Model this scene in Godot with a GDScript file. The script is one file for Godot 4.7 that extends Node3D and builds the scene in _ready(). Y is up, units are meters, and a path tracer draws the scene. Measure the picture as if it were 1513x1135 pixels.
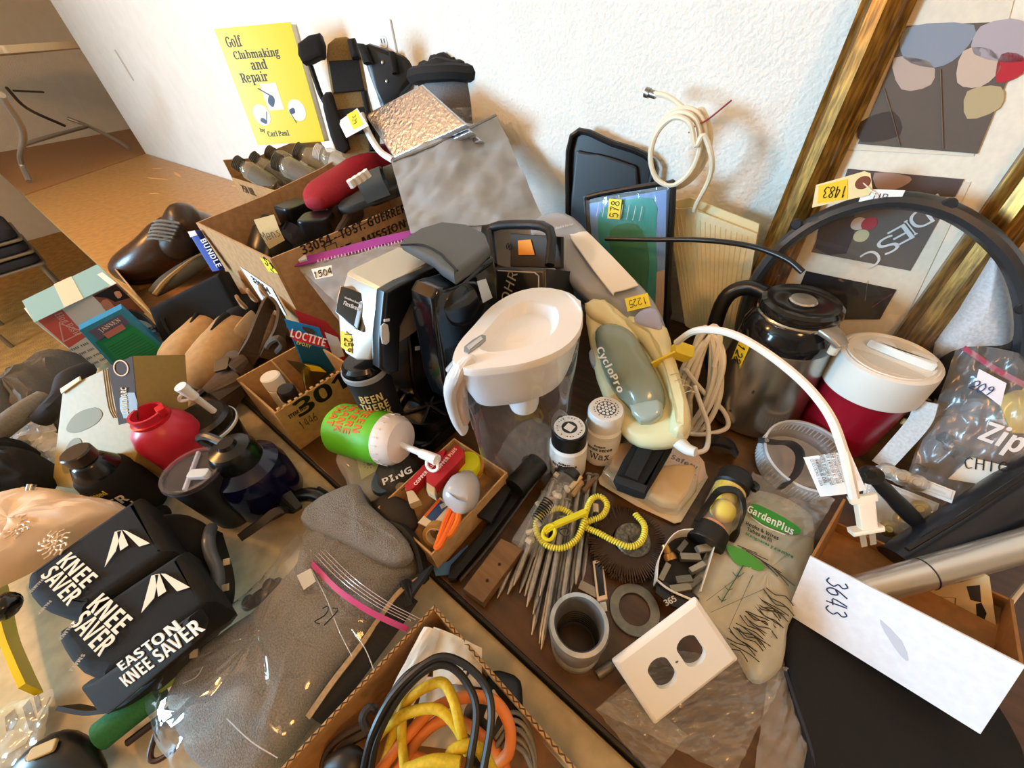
extends Node3D
# A jumble of lots for sale on two folding tables pushed against a plastered wall. Metres, y up; the wall is z = 0, table tops are y = 0.74.

func _ready() -> void:
	var cam := Camera3D.new()
	cam.name = "camera"
	cam.fov = 89.25
	cam.near = 0.02
	cam.transform = Transform3D(Basis(v(.7804, -.0636, -.6221), v(-.3904, .7276, -.5641), v(.4885, .6831, .543)), v(0, 1.3, .855))
	add_child(cam)
	cam.current = true
	var env := Environment.new()
	env.background_mode = Environment.BG_SKY
	var sky := Sky.new()
	var sm := ProceduralSkyMaterial.new()
	sm.sky_top_color = Color("86b4e8"); sm.sky_horizon_color = Color("dfeaf5")
	sm.ground_bottom_color = Color("7a7568"); sm.ground_horizon_color = Color("c9ccc8")
	sky.sky_material = sm
	env.sky = sky
	env.background_energy_multiplier = 0.7
	env.tonemap_mode = Environment.TONE_MAPPER_LINEAR
	env.tonemap_exposure = 0.76
	env.sdfgi_enabled = true
	env.ssao_enabled = true
	env.ssil_enabled = true
	var we := WorldEnvironment.new()
	we.name = "world"
	we.environment = env
	add_child(we)
	# daylight from the window behind the camera, to the left
	var day := AreaLight3D.new()
	day.name = "window_daylight"
	day.area_size = Vector2(1.1, 1.1)
	day.light_color = Color(0.68, 0.87, 1.0)
	day.light_energy = 34.0
	day.shadow_enabled = true
	day.transform = Transform3D(Basis(), v(-2.6, 1.65, 4.0)).looking_at(v(1.5, 0.9, 1.0))
	add_child(day)
	# warm ceiling lamps, one over the right of the tables and one far left
	for q in [[v(0.75, 2.3, 1.15), 0.72], [v(-2.0, 2.3, 1.7), 1.9]]:
		ceiling_lamp(q[0], q[1])
	NZ.seed = 11
	NZ.frequency = 1.0
	setting()
	tables()
	back_wall_things()
	shoe_boxes()
	left_things()
	middle_things()
	tool_things()
	right_things()
	front_things()

func ceiling_lamp(p: Vector3, e: float) -> void:
	var o := thing("ceiling_lamp", "round warm ceiling lamp above the right of the tables" if p.x > 0 else "round warm ceiling lamp at the far left of the room", "lamp", Transform3D(Basis(), p))
	var m := StandardMaterial3D.new()
	m.albedo_color = Color("fff0d8")
	m.emission_enabled = true
	m.emission = Color("ffdcae")
	m.emission_energy_multiplier = 3.0
	part(o, "bulb", lathe([0.005, -0.05, 0.07, -0.045, 0.12, -0.02, 0.14, 0.02], 32, true, true), m)
	part(o, "base", lathe([0.15, 0.02, 0.15, 0.05, 0.02, 0.15], 32, true, true), M("d8d2c6", 0.5))
	var l := OmniLight3D.new()
	l.name = "lamp_light"
	l.light_color = Color(1.0, 0.71, 0.40)
	l.light_energy = e
	l.light_size = 0.12
	l.omni_range = 12.0
	l.omni_attenuation = 2.0
	l.shadow_enabled = true
	l.position = p + v(0, -0.2, 0)
	add_child(l)

# ---------- mesh builder ----------
class MB:
	var P := PackedVector3Array()
	var I := PackedInt32Array()
	func tri(a: int, b: int, c: int) -> void:
		I.append(a); I.append(b); I.append(c)
	func grid(rows: Array, cu := false, cv := false) -> MB:
		var n: int = rows[0].size()
		var m := rows.size()
		var s := P.size()
		for r in rows: P.append_array(r)
		for j in (m if cv else m - 1):
			for i in (n if cu else n - 1):
				var a := s + j * n + i
				var b := s + j * n + (i + 1) % n
				var c := s + ((j + 1) % m) * n + (i + 1) % n
				var d := s + ((j + 1) % m) * n + i
				tri(a, b, c); tri(a, c, d)
		return self
	func fan(ring: PackedVector3Array, back := false) -> MB:
		var c := Vector3.ZERO
		for p in ring: c += p
		c /= ring.size()
		var s := P.size()
		P.append_array(ring); P.append(c)
		var n := ring.size()
		for i in n:
			if back: tri(s + n, s + (i + 1) % n, s + i)
			else: tri(s + n, s + i, s + (i + 1) % n)
		return self
	func cap(ring: PackedVector3Array, idx: PackedInt32Array, back := false) -> MB:
		var s := P.size()
		P.append_array(ring)
		for k in range(0, idx.size(), 3):
			if back: tri(s + idx[k], s + idx[k + 2], s + idx[k + 1])
			else: tri(s + idx[k], s + idx[k + 1], s + idx[k + 2])
		return self
	func loft(rings: Array, c0 := true, c1 := true) -> MB:
		grid(rings, true)
		if c0: fan(rings[0], true)
		if c1: fan(rings[-1])
		return self
	func at(t: Transform3D) -> MB:
		for i in P.size(): P[i] = t * P[i]
		return self
	func mv(x: float, y: float, z: float) -> MB:
		return at(Transform3D(Basis(), Vector3(x, y, z)))
	func add(o: MB, t := Transform3D()) -> MB:
		var s := P.size()
		for p in o.P: P.append(t * p)
		for i in o.I: I.append(s + i)
		return self
	func low() -> Vector3:
		var b := AABB(P[0], Vector3.ZERO)
		for p in P: b = b.expand(p)
		return Vector3(b.get_center().x, b.position.y, b.get_center().z)
	func mesh(crease := 38.0) -> ArrayMesh:
		var ids := {}
		var w := PackedInt32Array()
		w.resize(P.size())
		for i in P.size():
			var k := Vector3i((P[i] * 20000.0).round())
			if not ids.has(k): ids[k] = ids.size()
			w[i] = ids[k]
		var vol := 0.0
		for k in range(0, I.size(), 3):
			vol += P[I[k]].dot(P[I[k + 1]].cross(P[I[k + 2]]))
		var nt := I.size() / 3
		var fn := PackedVector3Array()
		var un := PackedVector3Array()
		fn.resize(nt); un.resize(nt)
		var adj := []
		adj.resize(ids.size())
		for i in adj.size(): adj[i] = PackedInt32Array()
		var flip := vol < 0.0
		for t in nt:
			var n := (P[I[t * 3 + 1]] - P[I[t * 3]]).cross(P[I[t * 3 + 2]] - P[I[t * 3]])
			if flip: n = -n
			fn[t] = n
			un[t] = n.normalized()
			for c in 3: adj[w[I[t * 3 + c]]].append(t)
		var cs := cos(deg_to_rad(crease))
		var op := PackedVector3Array()
		var on := PackedVector3Array()
		var ord: Array = [0, 1, 2] if flip else [0, 2, 1]
		for t in nt:
			if w[I[t * 3]] == w[I[t * 3 + 1]] or w[I[t * 3]] == w[I[t * 3 + 2]] or w[I[t * 3 + 1]] == w[I[t * 3 + 2]]: continue
			for c in ord:
				var i: int = I[t * 3 + c]
				var s := Vector3.ZERO
				for q in adj[w[i]]:
					if un[q].dot(un[t]) > cs: s += fn[q]
				op.append(P[i])
				on.append(s.normalized() if s.length_squared() > 1e-24 else un[t])
		var ar := []
		ar.resize(Mesh.ARRAY_MAX)
		ar[Mesh.ARRAY_VERTEX] = op
		ar[Mesh.ARRAY_NORMAL] = on
		var am := ArrayMesh.new()
		am.add_surface_from_arrays(Mesh.PRIMITIVE_TRIANGLES, ar)
		return am

func v(x: float, y: float, z: float) -> Vector3:
	return Vector3(x, y, z)

func f2(a: Array) -> PackedVector2Array:
	var o := PackedVector2Array()
	for i in range(0, a.size(), 2): o.append(Vector2(a[i], a[i + 1]))
	return o

func f3(a: Array) -> PackedVector3Array:
	var o := PackedVector3Array()
	for i in range(0, a.size(), 3): o.append(Vector3(a[i], a[i + 1], a[i + 2]))
	return o

func tf(p := Vector3.ZERO, rx := 0.0, ry := 0.0, rz := 0.0) -> Transform3D:
	return Transform3D(Basis.from_euler(Vector3(deg_to_rad(rx), deg_to_rad(ry), deg_to_rad(rz))), p)

func basis_of(a: float, b: float, c: float, d: float, e: float, f: float, x: float, y: float, z: float) -> Transform3D:   # x axis, y axis, origin
	var u := Vector3(a, b, c).normalized()
	var w := u.cross(Vector3(d, e, f)).normalized()
	return Transform3D(Basis(u, w.cross(u), w), Vector3(x, y, z))

func sm3(p: PackedVector3Array, sub := 5, closed := false) -> PackedVector3Array:
	var o := PackedVector3Array()
	var n := p.size()
	for i in (n if closed else n - 1):
		var a := p[(i - 1 + n) % n] if closed or i > 0 else p[0] * 2.0 - p[1]
		var d := p[(i + 2) % n] if closed or i < n - 2 else p[n - 1] * 2.0 - p[n - 2]
		for k in sub: o.append(p[i].cubic_interpolate(p[(i + 1) % n], a, d, float(k) / sub))
	if not closed: o.append(p[n - 1])
	return o

func sm2(p: PackedVector2Array, sub := 4) -> PackedVector2Array:
	var o := PackedVector2Array()
	var n := p.size()
	for i in n:
		for k in sub: o.append(p[i].cubic_interpolate(p[(i + 1) % n], p[(i - 1 + n) % n], p[(i + 2) % n], float(k) / sub))
	return o

func ccw(p: PackedVector2Array) -> PackedVector2Array:
	if Geometry2D.is_polygon_clockwise(p): p.reverse()
	return p

func grown(p: PackedVector2Array, d: float) -> PackedVector2Array:   # each corner moved along its own bisector
	var o := PackedVector2Array()
	var n := p.size()
	for i in n:
		var a := (p[i] - p[(i - 1 + n) % n]).normalized()
		var b := (p[(i + 1) % n] - p[i]).normalized()
		var na := Vector2(a.y, -a.x)
		var nb := Vector2(b.y, -b.x)
		var m := (na + nb).normalized()
		o.append(p[i] + m * d / maxf(0.5, m.dot(na)))
	return o

func up2(p: PackedVector2Array, z: float) -> PackedVector3Array:
	var o := PackedVector3Array()
	for q in p: o.append(Vector3(q.x, q.y, z))
	return o

func rr(w: float, h: float, r := 0.0, seg := 4) -> PackedVector2Array:    # rounded rectangle from the corner at 0,0
	var o := PackedVector2Array()
	if r <= 0.0: return PackedVector2Array([Vector2(0, 0), Vector2(w, 0), Vector2(w, h), Vector2(0, h)])
	for c in 4:
		var m := Vector2(w - r if c == 0 or c == 3 else r, h - r if c < 2 else r)
		for k in seg + 1:
			var a := (c + float(k) / seg) * PI / 2
			o.append(m + Vector2(cos(a), sin(a)) * r)
	return o

func slab(p: PackedVector2Array, t: float, bev := 0.0006, k := 2) -> MB:   # outline in xy, grows along +z with rounded edges
	p = ccw(p.duplicate())
	var rows := []
	for i in k + 1:
		var a := PI / 2 * i / k
		rows.append(up2(grown(p, -bev * (1.0 - sin(a))), bev * (1.0 - cos(a))))
	for i in k + 1:
		var a := PI / 2 * (1.0 - float(i) / k)
		rows.append(up2(grown(p, -bev * (1.0 - sin(a))), t - bev * (1.0 - cos(a))))
	var m := MB.new()
	m.grid(rows, true)
	var id := Geometry2D.triangulate_polygon(p)
	if id.is_empty():
		m.fan(rows[0], true); m.fan(rows[-1])
	else:
		var c := (p[id[1]] - p[id[0]]).cross(p[id[2]] - p[id[0]]) < 0.0
		m.cap(rows[0], id, not c); m.cap(rows[-1], id, c)
	return m

func pl(w: float, h: float, t: float, r := 0.0, bev := 0.0006) -> MB:
	return slab(rr(w, h, r), t, minf(bev, t * 0.45))

func plc(w: float, h: float, t: float, r := 0.0, bev := 0.0006) -> MB:     # the same, centred
	return pl(w, h, t, r, bev).mv(-w / 2, -h / 2, 0)

func bx(sx: float, sy: float, sz: float, r := 0.0, bev := 0.0012) -> MB:   # stands on y = 0, centred
	return plc(sx, sz, sy, r, bev).at(tf(Vector3.ZERO, -90))

func dome(p: PackedVector2Array, hgt: float, k := 5, e := 2.0, bottom := true, lip := 0.0) -> MB:   # cushion over an outline
	p = ccw(p.duplicate())
	var c := Vector2.ZERO
	for q in p: c += q
	c /= p.size()
	var rows := []
	if lip > 0.0: rows.append(up2(p, 0.0))
	for i in k + 1:
		var a := PI / 2 * i / k
		var s := pow(cos(a), 2.0 / e) if i < k else 0.02
		var q := PackedVector2Array()
		for x in p: q.append(c + (x - c) * s)
		rows.append(up2(q, lip + hgt * pow(sin(a), 2.0 / e)))
	var m := MB.new()
	m.grid(rows, true)
	m.fan(rows[-1])
	if bottom: m.fan(rows[0], true)
	return m

func lathe(pr: Array, seg := 32, c0 := true, c1 := true) -> MB:    # flat list r, y, r, y ...
	var rows := []
	for j in pr.size() / 2:
		var r := PackedVector3Array()
		for i in seg:
			var a := TAU * i / seg
			r.append(Vector3(cos(a) * pr[j * 2], pr[j * 2 + 1], -sin(a) * pr[j * 2]))
		rows.append(r)
	return MB.new().loft(rows, c0, c1)

func tube(pts: PackedVector3Array, r, seg := 8, sub := 5, closed := false, flat := 1.0) -> MB:
	var p := sm3(pts, sub, closed) if sub > 1 else pts
	var n := p.size()
	var rows := []
	var t0 := (p[1] - p[0]).normalized()
	var u := t0.cross(Vector3.UP if absf(t0.y) < 0.9 else Vector3.RIGHT).normalized()
	for i in n:
		var t := ((p[(i + 1) % n] - p[(i - 1 + n) % n]) if closed or (i > 0 and i < n - 1) else (p[i + 1] - p[i] if i == 0 else p[i] - p[i - 1])).normalized()
		u = (u - t * u.dot(t)).normalized()
		var w := t.cross(u)
		var rad: float = r if r is float else lerpf(r[0], r[1], float(i) / (n - 1)) if r.size() == 2 else r[mini(int(float(i) / (n - 1) * r.size()), r.size() - 1)]
		var ring := PackedVector3Array()
		for k in seg:
			var a := TAU * k / seg
			ring.append(p[i] + (u * cos(a) + w * sin(a) * flat) * rad)
		rows.append(ring)
	var m := MB.new()
	m.grid(rows, true, closed)
	if not closed:
		m.fan(rows[0], true); m.fan(rows[-1])
	return m

func strap(pts: PackedVector3Array, wide: Vector3, w: float, t: float, sub := 5) -> MB:   # a flat band whose width lies along "wide"
	var p := sm3(pts, sub)
	var rows := []
	for i in p.size():
		var d := (p[mini(i + 1, p.size() - 1)] - p[maxi(i - 1, 0)]).normalized()
		var s := (wide - d * wide.dot(d)).normalized() * w / 2
		var q := d.cross(s).normalized() * t / 2
		rows.append(PackedVector3Array([p[i] - s - q, p[i] + s - q, p[i] + s + q, p[i] - s + q]))
	return MB.new().loft(rows)

func body(st: Array, up := Vector3.UP, e := 2.3, n := 18, sub := 3) -> MB:   # stations [centre, half width, half height] along a bent axis
	var rows := []
	var q := []
	for i in st.size() - 1:
		for k in sub:
			var f := float(k) / sub
			var a = st[maxi(i - 1, 0)]; var b = st[i]; var c = st[i + 1]; var d = st[mini(i + 2, st.size() - 1)]
			q.append([b[0].cubic_interpolate(c[0], a[0], d[0], f), maxf(0.0003, cubic_interpolate(b[1], c[1], a[1], d[1], f)), maxf(0.0003, cubic_interpolate(b[2], c[2], a[2], d[2], f))])
	q.append(st[-1])
	for i in q.size():
		var t: Vector3 = (q[mini(i + 1, q.size() - 1)][0] - q[maxi(i - 1, 0)][0]).normalized()
		var s := t.cross(up).normalized()
		var w := s.cross(t)
		var ring := PackedVector3Array()
		for k in n:
			var a := TAU * k / n
			ring.append(q[i][0] + s * q[i][1] * signf(cos(a)) * pow(absf(cos(a)), 2.0 / e) + w * q[i][2] * signf(sin(a)) * pow(absf(sin(a)), 2.0 / e))
		rows.append(ring)
	for s in 2:
		var a: PackedVector3Array = rows[0] if s == 0 else rows[-1]
		var k: Array = st[0] if s == 0 else st[-1]
		var r: float = minf(k[1], k[2])
		if r < 0.007: continue
		var d: Vector3 = (q[0][0] - q[1][0] if s == 0 else q[-1][0] - q[-2][0]).normalized() * r
		for g in [[0.4, 0.88], [0.66, 0.6], [0.75, 0.2]]:
			var ring := PackedVector3Array()
			for p in a: ring.append(k[0] + (p - k[0]) * g[1] + d * g[0])
			if s == 0: rows.push_front(ring)
			else: rows.append(ring)
	return MB.new().loft(rows)

func cloth(f: Callable, nu: int, nv: int, t: float) -> MB:          # f(u, v) in 0..1 gives the upper face
	var top := []
	var bot := []
	for j in nv + 1:
		var r := PackedVector3Array()
		for i in nu + 1: r.append(f.call(float(i) / nu, float(j) / nv))
		top.append(r)
	for j in nv + 1:
		var r := PackedVector3Array()
		for i in nu + 1:
			var n: Vector3 = (top[j][mini(i + 1, nu)] - top[j][maxi(i - 1, 0)]).cross(top[mini(j + 1, nv)][i] - top[maxi(j - 1, 0)][i]).normalized()
			r.append(top[j][i] - n * t)
		bot.append(r)
	var m := MB.new()
	m.grid(top)
	if t <= 0.0: return m
	var s := m.P.size()
	var w := nu + 1
	for j in nv + 1: m.P.append_array(bot[j])
	for j in nv:
		for i in nu:
			var a := s + j * w + i
			m.tri(a, a + w + 1, a + 1); m.tri(a, a + w, a + w + 1)
	var edge := []
	for i in nu: edge.append([i, i + 1]); edge.append([nv * w + i + 1, nv * w + i])
	for j in nv: edge.append([(j + 1) * w, j * w]); edge.append([j * w + nu, (j + 1) * w + nu])
	for q in edge:
		m.tri(q[0], s + q[0], q[1]); m.tri(q[1], s + q[0], s + q[1])
	return m

func nz(x: float, y: float, z := 0.0) -> float:
	return NZ.get_noise_3d(x, y, z)

func bil(a: Vector3, b: Vector3, c: Vector3, d: Vector3, x: float, y: float) -> Vector3:   # a near left, b near right, c far right, d far left
	return a.lerp(b, x).lerp(d.lerp(c, x), y)

# ---------- materials ----------
var mats := {}
var texs := {}
var NZ := FastNoiseLite.new()

func noise_tex(key: String, freq: float, lo: float, hi: float, normal := 0.0, stretch := 0, oct := 4, cell := false) -> NoiseTexture2D:
	if texs.has(key): return texs[key]
	var n := FastNoiseLite.new()
	n.seed = 7 + key.length()
	n.noise_type = FastNoiseLite.TYPE_CELLULAR if cell else FastNoiseLite.TYPE_SIMPLEX_SMOOTH
	n.frequency = freq
	n.fractal_octaves = oct
	if stretch: n.domain_warp_enabled = true
	var t := NoiseTexture2D.new()
	t.width = 512; t.height = 512
	t.seamless = true
	t.noise = n
	if normal > 0.0:
		t.as_normal_map = true
		t.bump_strength = normal
	else:
		var g := Gradient.new()
		g.set_color(0, Color(lo, lo, lo)); g.set_color(1, Color(hi, hi, hi))
		t.color_ramp = g
	texs[key] = t
	return t

# kinds of relief and mottle: [albedo noise frequency, low, high, its repeats per metre, normal noise frequency, strength, repeats per metre]
const KIND := {
	"card": [0.02, 0.86, 1.0, 5.0, 0.03, 0.35, 14.0], "cloth": [0.03, 0.80, 1.0, 12.0, 0.16, 2.5, 26.0], "towel": [0.10, 0.55, 1.0, 9.0, 0.10, 14.0, 10.0],
	"wall": [0.006, 0.97, 1.0, 2.5, 0.07, 3.2, 2.5], "carpet": [0.02, 0.78, 1.0, 1.2, 0.2, 5.0, 4.0], "table": [0.02, 0.66, 1.0, 1.0, 0.05, 0.15, 3.0],
	"leather": [0.02, 0.78, 1.0, 9.0, 0.05, 1.2, 22.0], "metal": [0.015, 0.8, 1.0, 8.0, 0.03, 0.3, 12.0], "foil": [0.03, 0.85, 1.0, 7.0, 0.02, 5.0, 7.0],
	"film": [0.03, 0.9, 1.0, 6.0, 0.012, 5.0, 9.0], "gilt": [0.03, 0.35, 1.0, 6.0, 0.03, 0.5, 6.0], "rust": [0.03, 0.45, 1.0, 10.0, 0.06, 1.2, 25.0], "paper": [0.02, 0.95, 1.0, 8.0, 0.02, 0.3, 10.0], "stain": [0.006, 0.80, 1.0, 2.6, 0.03, 0.3, 10.0], "dusty": [0.012, 0.82, 1.0, 4.0, 0.04, 0.2, 14.0],
}

func M(hex: String, rough := 0.6, kind := "", metal := 0.0) -> StandardMaterial3D:
	var key := "%s %s %s %s" % [hex, rough, kind, metal]
	if mats.has(key): return mats[key]
	var m := StandardMaterial3D.new()
	m.albedo_color = Color(hex)
	m.roughness = rough
	m.metallic = metal
	if kind:
		var k = KIND[kind]
		m.uv1_triplanar = true
		m.uv1_scale = Vector3(0.6, 5.0, 5.0) if kind == "table" else Vector3(14.0, 1.5, 14.0) if kind == "gilt" else Vector3.ONE * k[3]
		m.albedo_texture = noise_tex("a" + kind, k[0], k[1], k[2])
		if k[5] > 0.0:
			m.normal_enabled = true
			m.normal_texture = noise_tex("n" + kind, k[4], 0, 1, k[5])
			m.normal_scale = 0.6
	mats[key] = m
	return m

func clear(hex: String, a: float, rough := 0.08, bump := false) -> StandardMaterial3D:   # a thin pane: film, clear plastic
	var key := "clear %s %s %s %s" % [hex, a, rough, bump]
	if mats.has(key): return mats[key]
	var m := StandardMaterial3D.new()
	m.albedo_color = Color(Color(hex), a)
	m.transparency = BaseMaterial3D.TRANSPARENCY_ALPHA
	m.cull_mode = BaseMaterial3D.CULL_DISABLED
	m.roughness = rough
	if bump:
		m.uv1_triplanar = true
		m.uv1_scale = Vector3.ONE * 9.0
		m.normal_enabled = true
		m.normal_texture = noise_tex("nfilm", 0.012, 0, 1, 6.0)
	mats[key] = m
	return m

# ---------- things ----------
func named(s: String) -> String:
	var n := s
	var i := 0
	while has_node(NodePath(n)):
		i += 1
		n = "%s_%03d" % [s, i]
	return n

func tag(o: Node, label: String, cat: String, group := "") -> void:
	o.set_meta("label", label)
	o.set_meta("category", cat)
	if group: o.set_meta("group", group)

func thing(called: String, label: String, cat: String, t := Transform3D(), group := "") -> Node3D:
	var o := Node3D.new()
	o.name = named(called)
	add_child(o)
	o.transform = t
	tag(o, label, cat, group)
	return o

func part(par: Node3D, called: String, m, mt: Material, t := Transform3D(), label := "", crease := 38.0) -> MeshInstance3D:
	var o := MeshInstance3D.new()
	o.name = called
	o.mesh = m.mesh(crease) if m is MB else m
	o.material_override = mt
	o.transform = t
	if label: o.set_meta("label", label)
	par.add_child(o, true)
	return o

func inw(par: Node3D, called: String, m: MB, mt: Material, label := "", crease := 38.0) -> MeshInstance3D:   # a part whose shape is given in world coordinates
	return part(par, called, m.at(par.transform.affine_inverse()), mt, Transform3D(), label, crease)

func solo(called: String, label: String, cat: String, m: MB, mt: Material, group := "", crease := 38.0) -> MeshInstance3D:   # world coordinates; the node goes to its base
	var c := m.low()
	m.mv(-c.x, -c.y, -c.z)
	var o := MeshInstance3D.new()
	o.name = named(called)
	o.mesh = m.mesh(crease)
	o.material_override = mt
	o.position = c
	add_child(o)
	tag(o, label, cat, group)
	return o

func struct(called: String, m: MB, mt: Material) -> MeshInstance3D:
	var c := m.low()
	m.mv(-c.x, -c.y, -c.z)
	var o := MeshInstance3D.new()
	o.name = called
	o.mesh = m.mesh()
	o.material_override = mt
	o.position = c
	o.set_meta("kind", "structure")
	add_child(o, true)
	return o

func box6(a: Vector3, b: Vector3) -> MB:
	return bx(b.x - a.x, b.y - a.y, b.z - a.z, 0, 0.0008).mv((a.x + b.x) / 2, a.y, (a.z + b.z) / 2)

# ---------- lettering ----------
var fonts := {}
func font(face: String, w: int, it: bool) -> SystemFont:
	var k := "%s%d%s" % [face, w, it]
	if not fonts.has(k):
		var f := SystemFont.new()
		f.font_names = PackedStringArray([face])
		f.font_weight = w
		f.font_italic = it
		fonts[k] = f
	return fonts[k]

func letters(s: String, w: float, h: float, face := "Droid Sans", wt := 700, it := false, thick := 0.0005) -> MB:   # centred, w by h (h <= 0 keeps the shape)
	var tm := TextMesh.new()
	tm.text = s
	tm.font = font(face, wt, it)
	tm.font_size = 24
	tm.pixel_size = 0.01
	tm.depth = 0.05
	tm.curve_step = 3.0
	var a := tm.get_mesh_arrays()
	var m := MB.new()
	m.P = a[Mesh.ARRAY_VERTEX]
	m.I = a[Mesh.ARRAY_INDEX]
	if m.P.is_empty(): return m
	var b := AABB(m.P[0], Vector3.ZERO)
	for p in m.P: b = b.expand(p)
	var sx := w / maxf(b.size.x, 1e-6)
	var sy := h / maxf(b.size.y, 1e-6) if h > 0.0 else sx
	var c := b.get_center()
	for i in m.P.size():
		var q := m.P[i] - c
		m.P[i] = Vector3(q.x * sx, q.y * sy, (q.z / b.size.z + 0.5) * thick)
	return m

func txt(par: Node3D, s: String, w: float, h: float, mt: Material, t := Transform3D(), face := "Droid Sans", wt := 700, it := false) -> MeshInstance3D:
	return part(par, "lettering", letters(s, w, h, face, wt, it), mt, t, "", 20.0)

func bend(m: MB, r: float) -> MB:       # wraps a flat lettering round an upright cylinder of radius r, facing +z
	for i in m.P.size():
		var p := m.P[i]
		var a := p.x / r
		m.P[i] = Vector3(sin(a) * (r + p.z), p.y, cos(a) * (r + p.z))
	return m

# handwriting: strokes on a 9 by 9 grid, two digits a point
const HAND := {
	"0": "490530709549", "1": "274940", "2": "175997841090", "3": "18598755935001", "4": "591393 7970", "5": "89191566835001", "6": "79150240826514", "7": "199930", "8": "551759975502509255", "9": "975917559770",
	"M": "0009448980", "e": "03736626032071", "n": "0600 04366570", "s": "6615536100", "C": "8849053081", "H": "0900 8980 0585", "I": "4940", "S": "88491745835001",
}

func hand(s: String, w: float, h: float, r := 0.0007) -> MB:
	var m := MB.new()
	var adv := w / s.length()
	for i in s.length():
		if not HAND.has(s[i]): continue
		for st in HAND[s[i]].split(" "):
			var q := PackedVector3Array()
			for k in range(0, st.length() - 1, 2):
				q.append(Vector3(-w / 2 + (i + 0.1 + st[k].to_int() / 9.0 * 0.75) * adv, (st[k + 1].to_int() / 9.0 - 0.5) * h, 0.0))
			if q.size() > 1: m.add(tube(q, r, 5, 3, false, 0.5))
	return m

func sticker(par: Node3D, s: String, w: float, h: float, t: Transform3D, hex := "f7e43a", frac := 0.55) -> void:
	var o := part(par, "price_sticker", plc(w, h, 0.0006, 0, 0.0001), M(hex, 0.55), t, "yellow sticker with handwritten lot number" if hex.begins_with("f") else "white label with handwritten lot number")
	if s: part(o, "handwriting", hand(s, w * 0.78, h * frac, minf(w, h) * 0.035), M("15130f", 0.6), tf(v(0, 0, 0.0008)))

# open carton: w along x, d along z, h high, made of panels
func carton(called: String, label: String, t: Transform3D, w: float, d: float, h: float, mt: Material, th := 0.004, inner: Material = null) -> Node3D:
	var o := thing(called, label, "box", t)
	part(o, "bottom_panel", bx(w, th, d), mt)
	for s in [-1, 1]:
		part(o, "end_panel", bx(th, h, d), mt, tf(v(s * (w / 2 - th / 2), 0, 0)))
		part(o, "side_panel", bx(w - 2 * th, h, th), mt, tf(v(0, 0, s * (d / 2 - th / 2))))
	return o

func setting() -> void:
	var wm := M("f3f0e6", 0.85, "wall")
	struct("floor", box6(v(-6.2, -0.1, -0.8), v(2.8, 0.0, 4.2)), M("d3a052", 0.95, "carpet"))
	struct("ceiling", box6(v(-6.2, 2.45, -0.8), v(2.8, 2.55, 4.2)), M("dccfb6", 0.9))
	struct("wall_back", box6(v(-4.26, 0, -0.12), v(2.8, 2.45, 0)), wm)
	struct("wall_alcove", box6(v(-6.2, 0, -0.82), v(-4.1, 2.45, -0.7)), wm)
	struct("wall_left", box6(v(-6.3, 0, -0.8), v(-6.2, 2.45, 4.2)), wm)
	struct("wall_right", box6(v(2.7, 0, 0), v(2.8, 2.45, 4.2)), M("b99c74", 0.85, "wall"))
	# the wall behind the camera, with the window
	var f := MB.new()
	f.add(box6(v(-6.2, 0, 4.1), v(-3.5, 2.45, 4.2))).add(box6(v(-1.6, 0, 4.1), v(2.8, 2.45, 4.2)))
	f.add(box6(v(-3.5, 0, 4.1), v(-1.6, 1.0, 4.2))).add(box6(v(-3.5, 2.35, 4.1), v(-1.6, 2.45, 4.2)))
	struct("wall_front", f, M("b99c74", 0.85, "wall"))
	var w := MB.new()
	for x in [-3.5, -2.58, -1.66]: w.add(box6(v(x, 1.0, 4.12), v(x + 0.06, 2.35, 4.18)))
	for y in [1.0, 2.29]: w.add(box6(v(-3.5, y, 4.13), v(-1.6, y + 0.06, 4.17)))
	struct("window_1", w, M("f4f4f2", 0.4))
	struct("baseboard_back", box6(v(-4.26, 0, 0), v(2.7, 0.09, 0.012)), M("e9e4d8", 0.5))
	var s := thing("outlet", "white wall outlet with two slots above the leg braces", "outlet", basis_of(1, 0, 0, 0, 1, 0, -1.1494, 1.3165, 0))
	part(s, "cover_plate", plc(.0824, 0.115, 0.006, 0.004, 0.002), M("f2f2ef", 0.35), tf(v(0.041, -0.055, 0)))
	for q in [-0.035, -0.075]: 
		part(s, "socket_face", plc(0.03, 0.026, 0.002, 0.01), M("e4e4e0", 0.35), tf(v(0.041, q - 0.004, 0.006)))
		for k in [-0.006, 0.006]: part(s, "slot", plc(0.0025, 0.009, 0.001), M("2b2b2b"), tf(v(0.041 + k, q - 0.002, 0.0082)))
	# pale scrape on the plaster at the left
	solo("wall_scrape", "pale grey vertical scrape mark on the left of the plaster wall", "mark", plc(0.025, 0.14, 0.002, 0.008).at(tf(v(-3.5144, 1.2459, .001), 0, 0, 8)), M("d5cbbd", 0.9, "paper"))

func table_legs(o: Node3D, x0: float, x1: float, z0: float, z1: float) -> void:
	for x in [x0, x1]:
		for z in [z0, z1]:
			part(o, "leg", tube(PackedVector3Array([v(x, 0.001, z), v(x, 0.7, z)]), 0.014, 10, 1), M("8d8a80", 0.4, "", 0.7))

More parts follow.
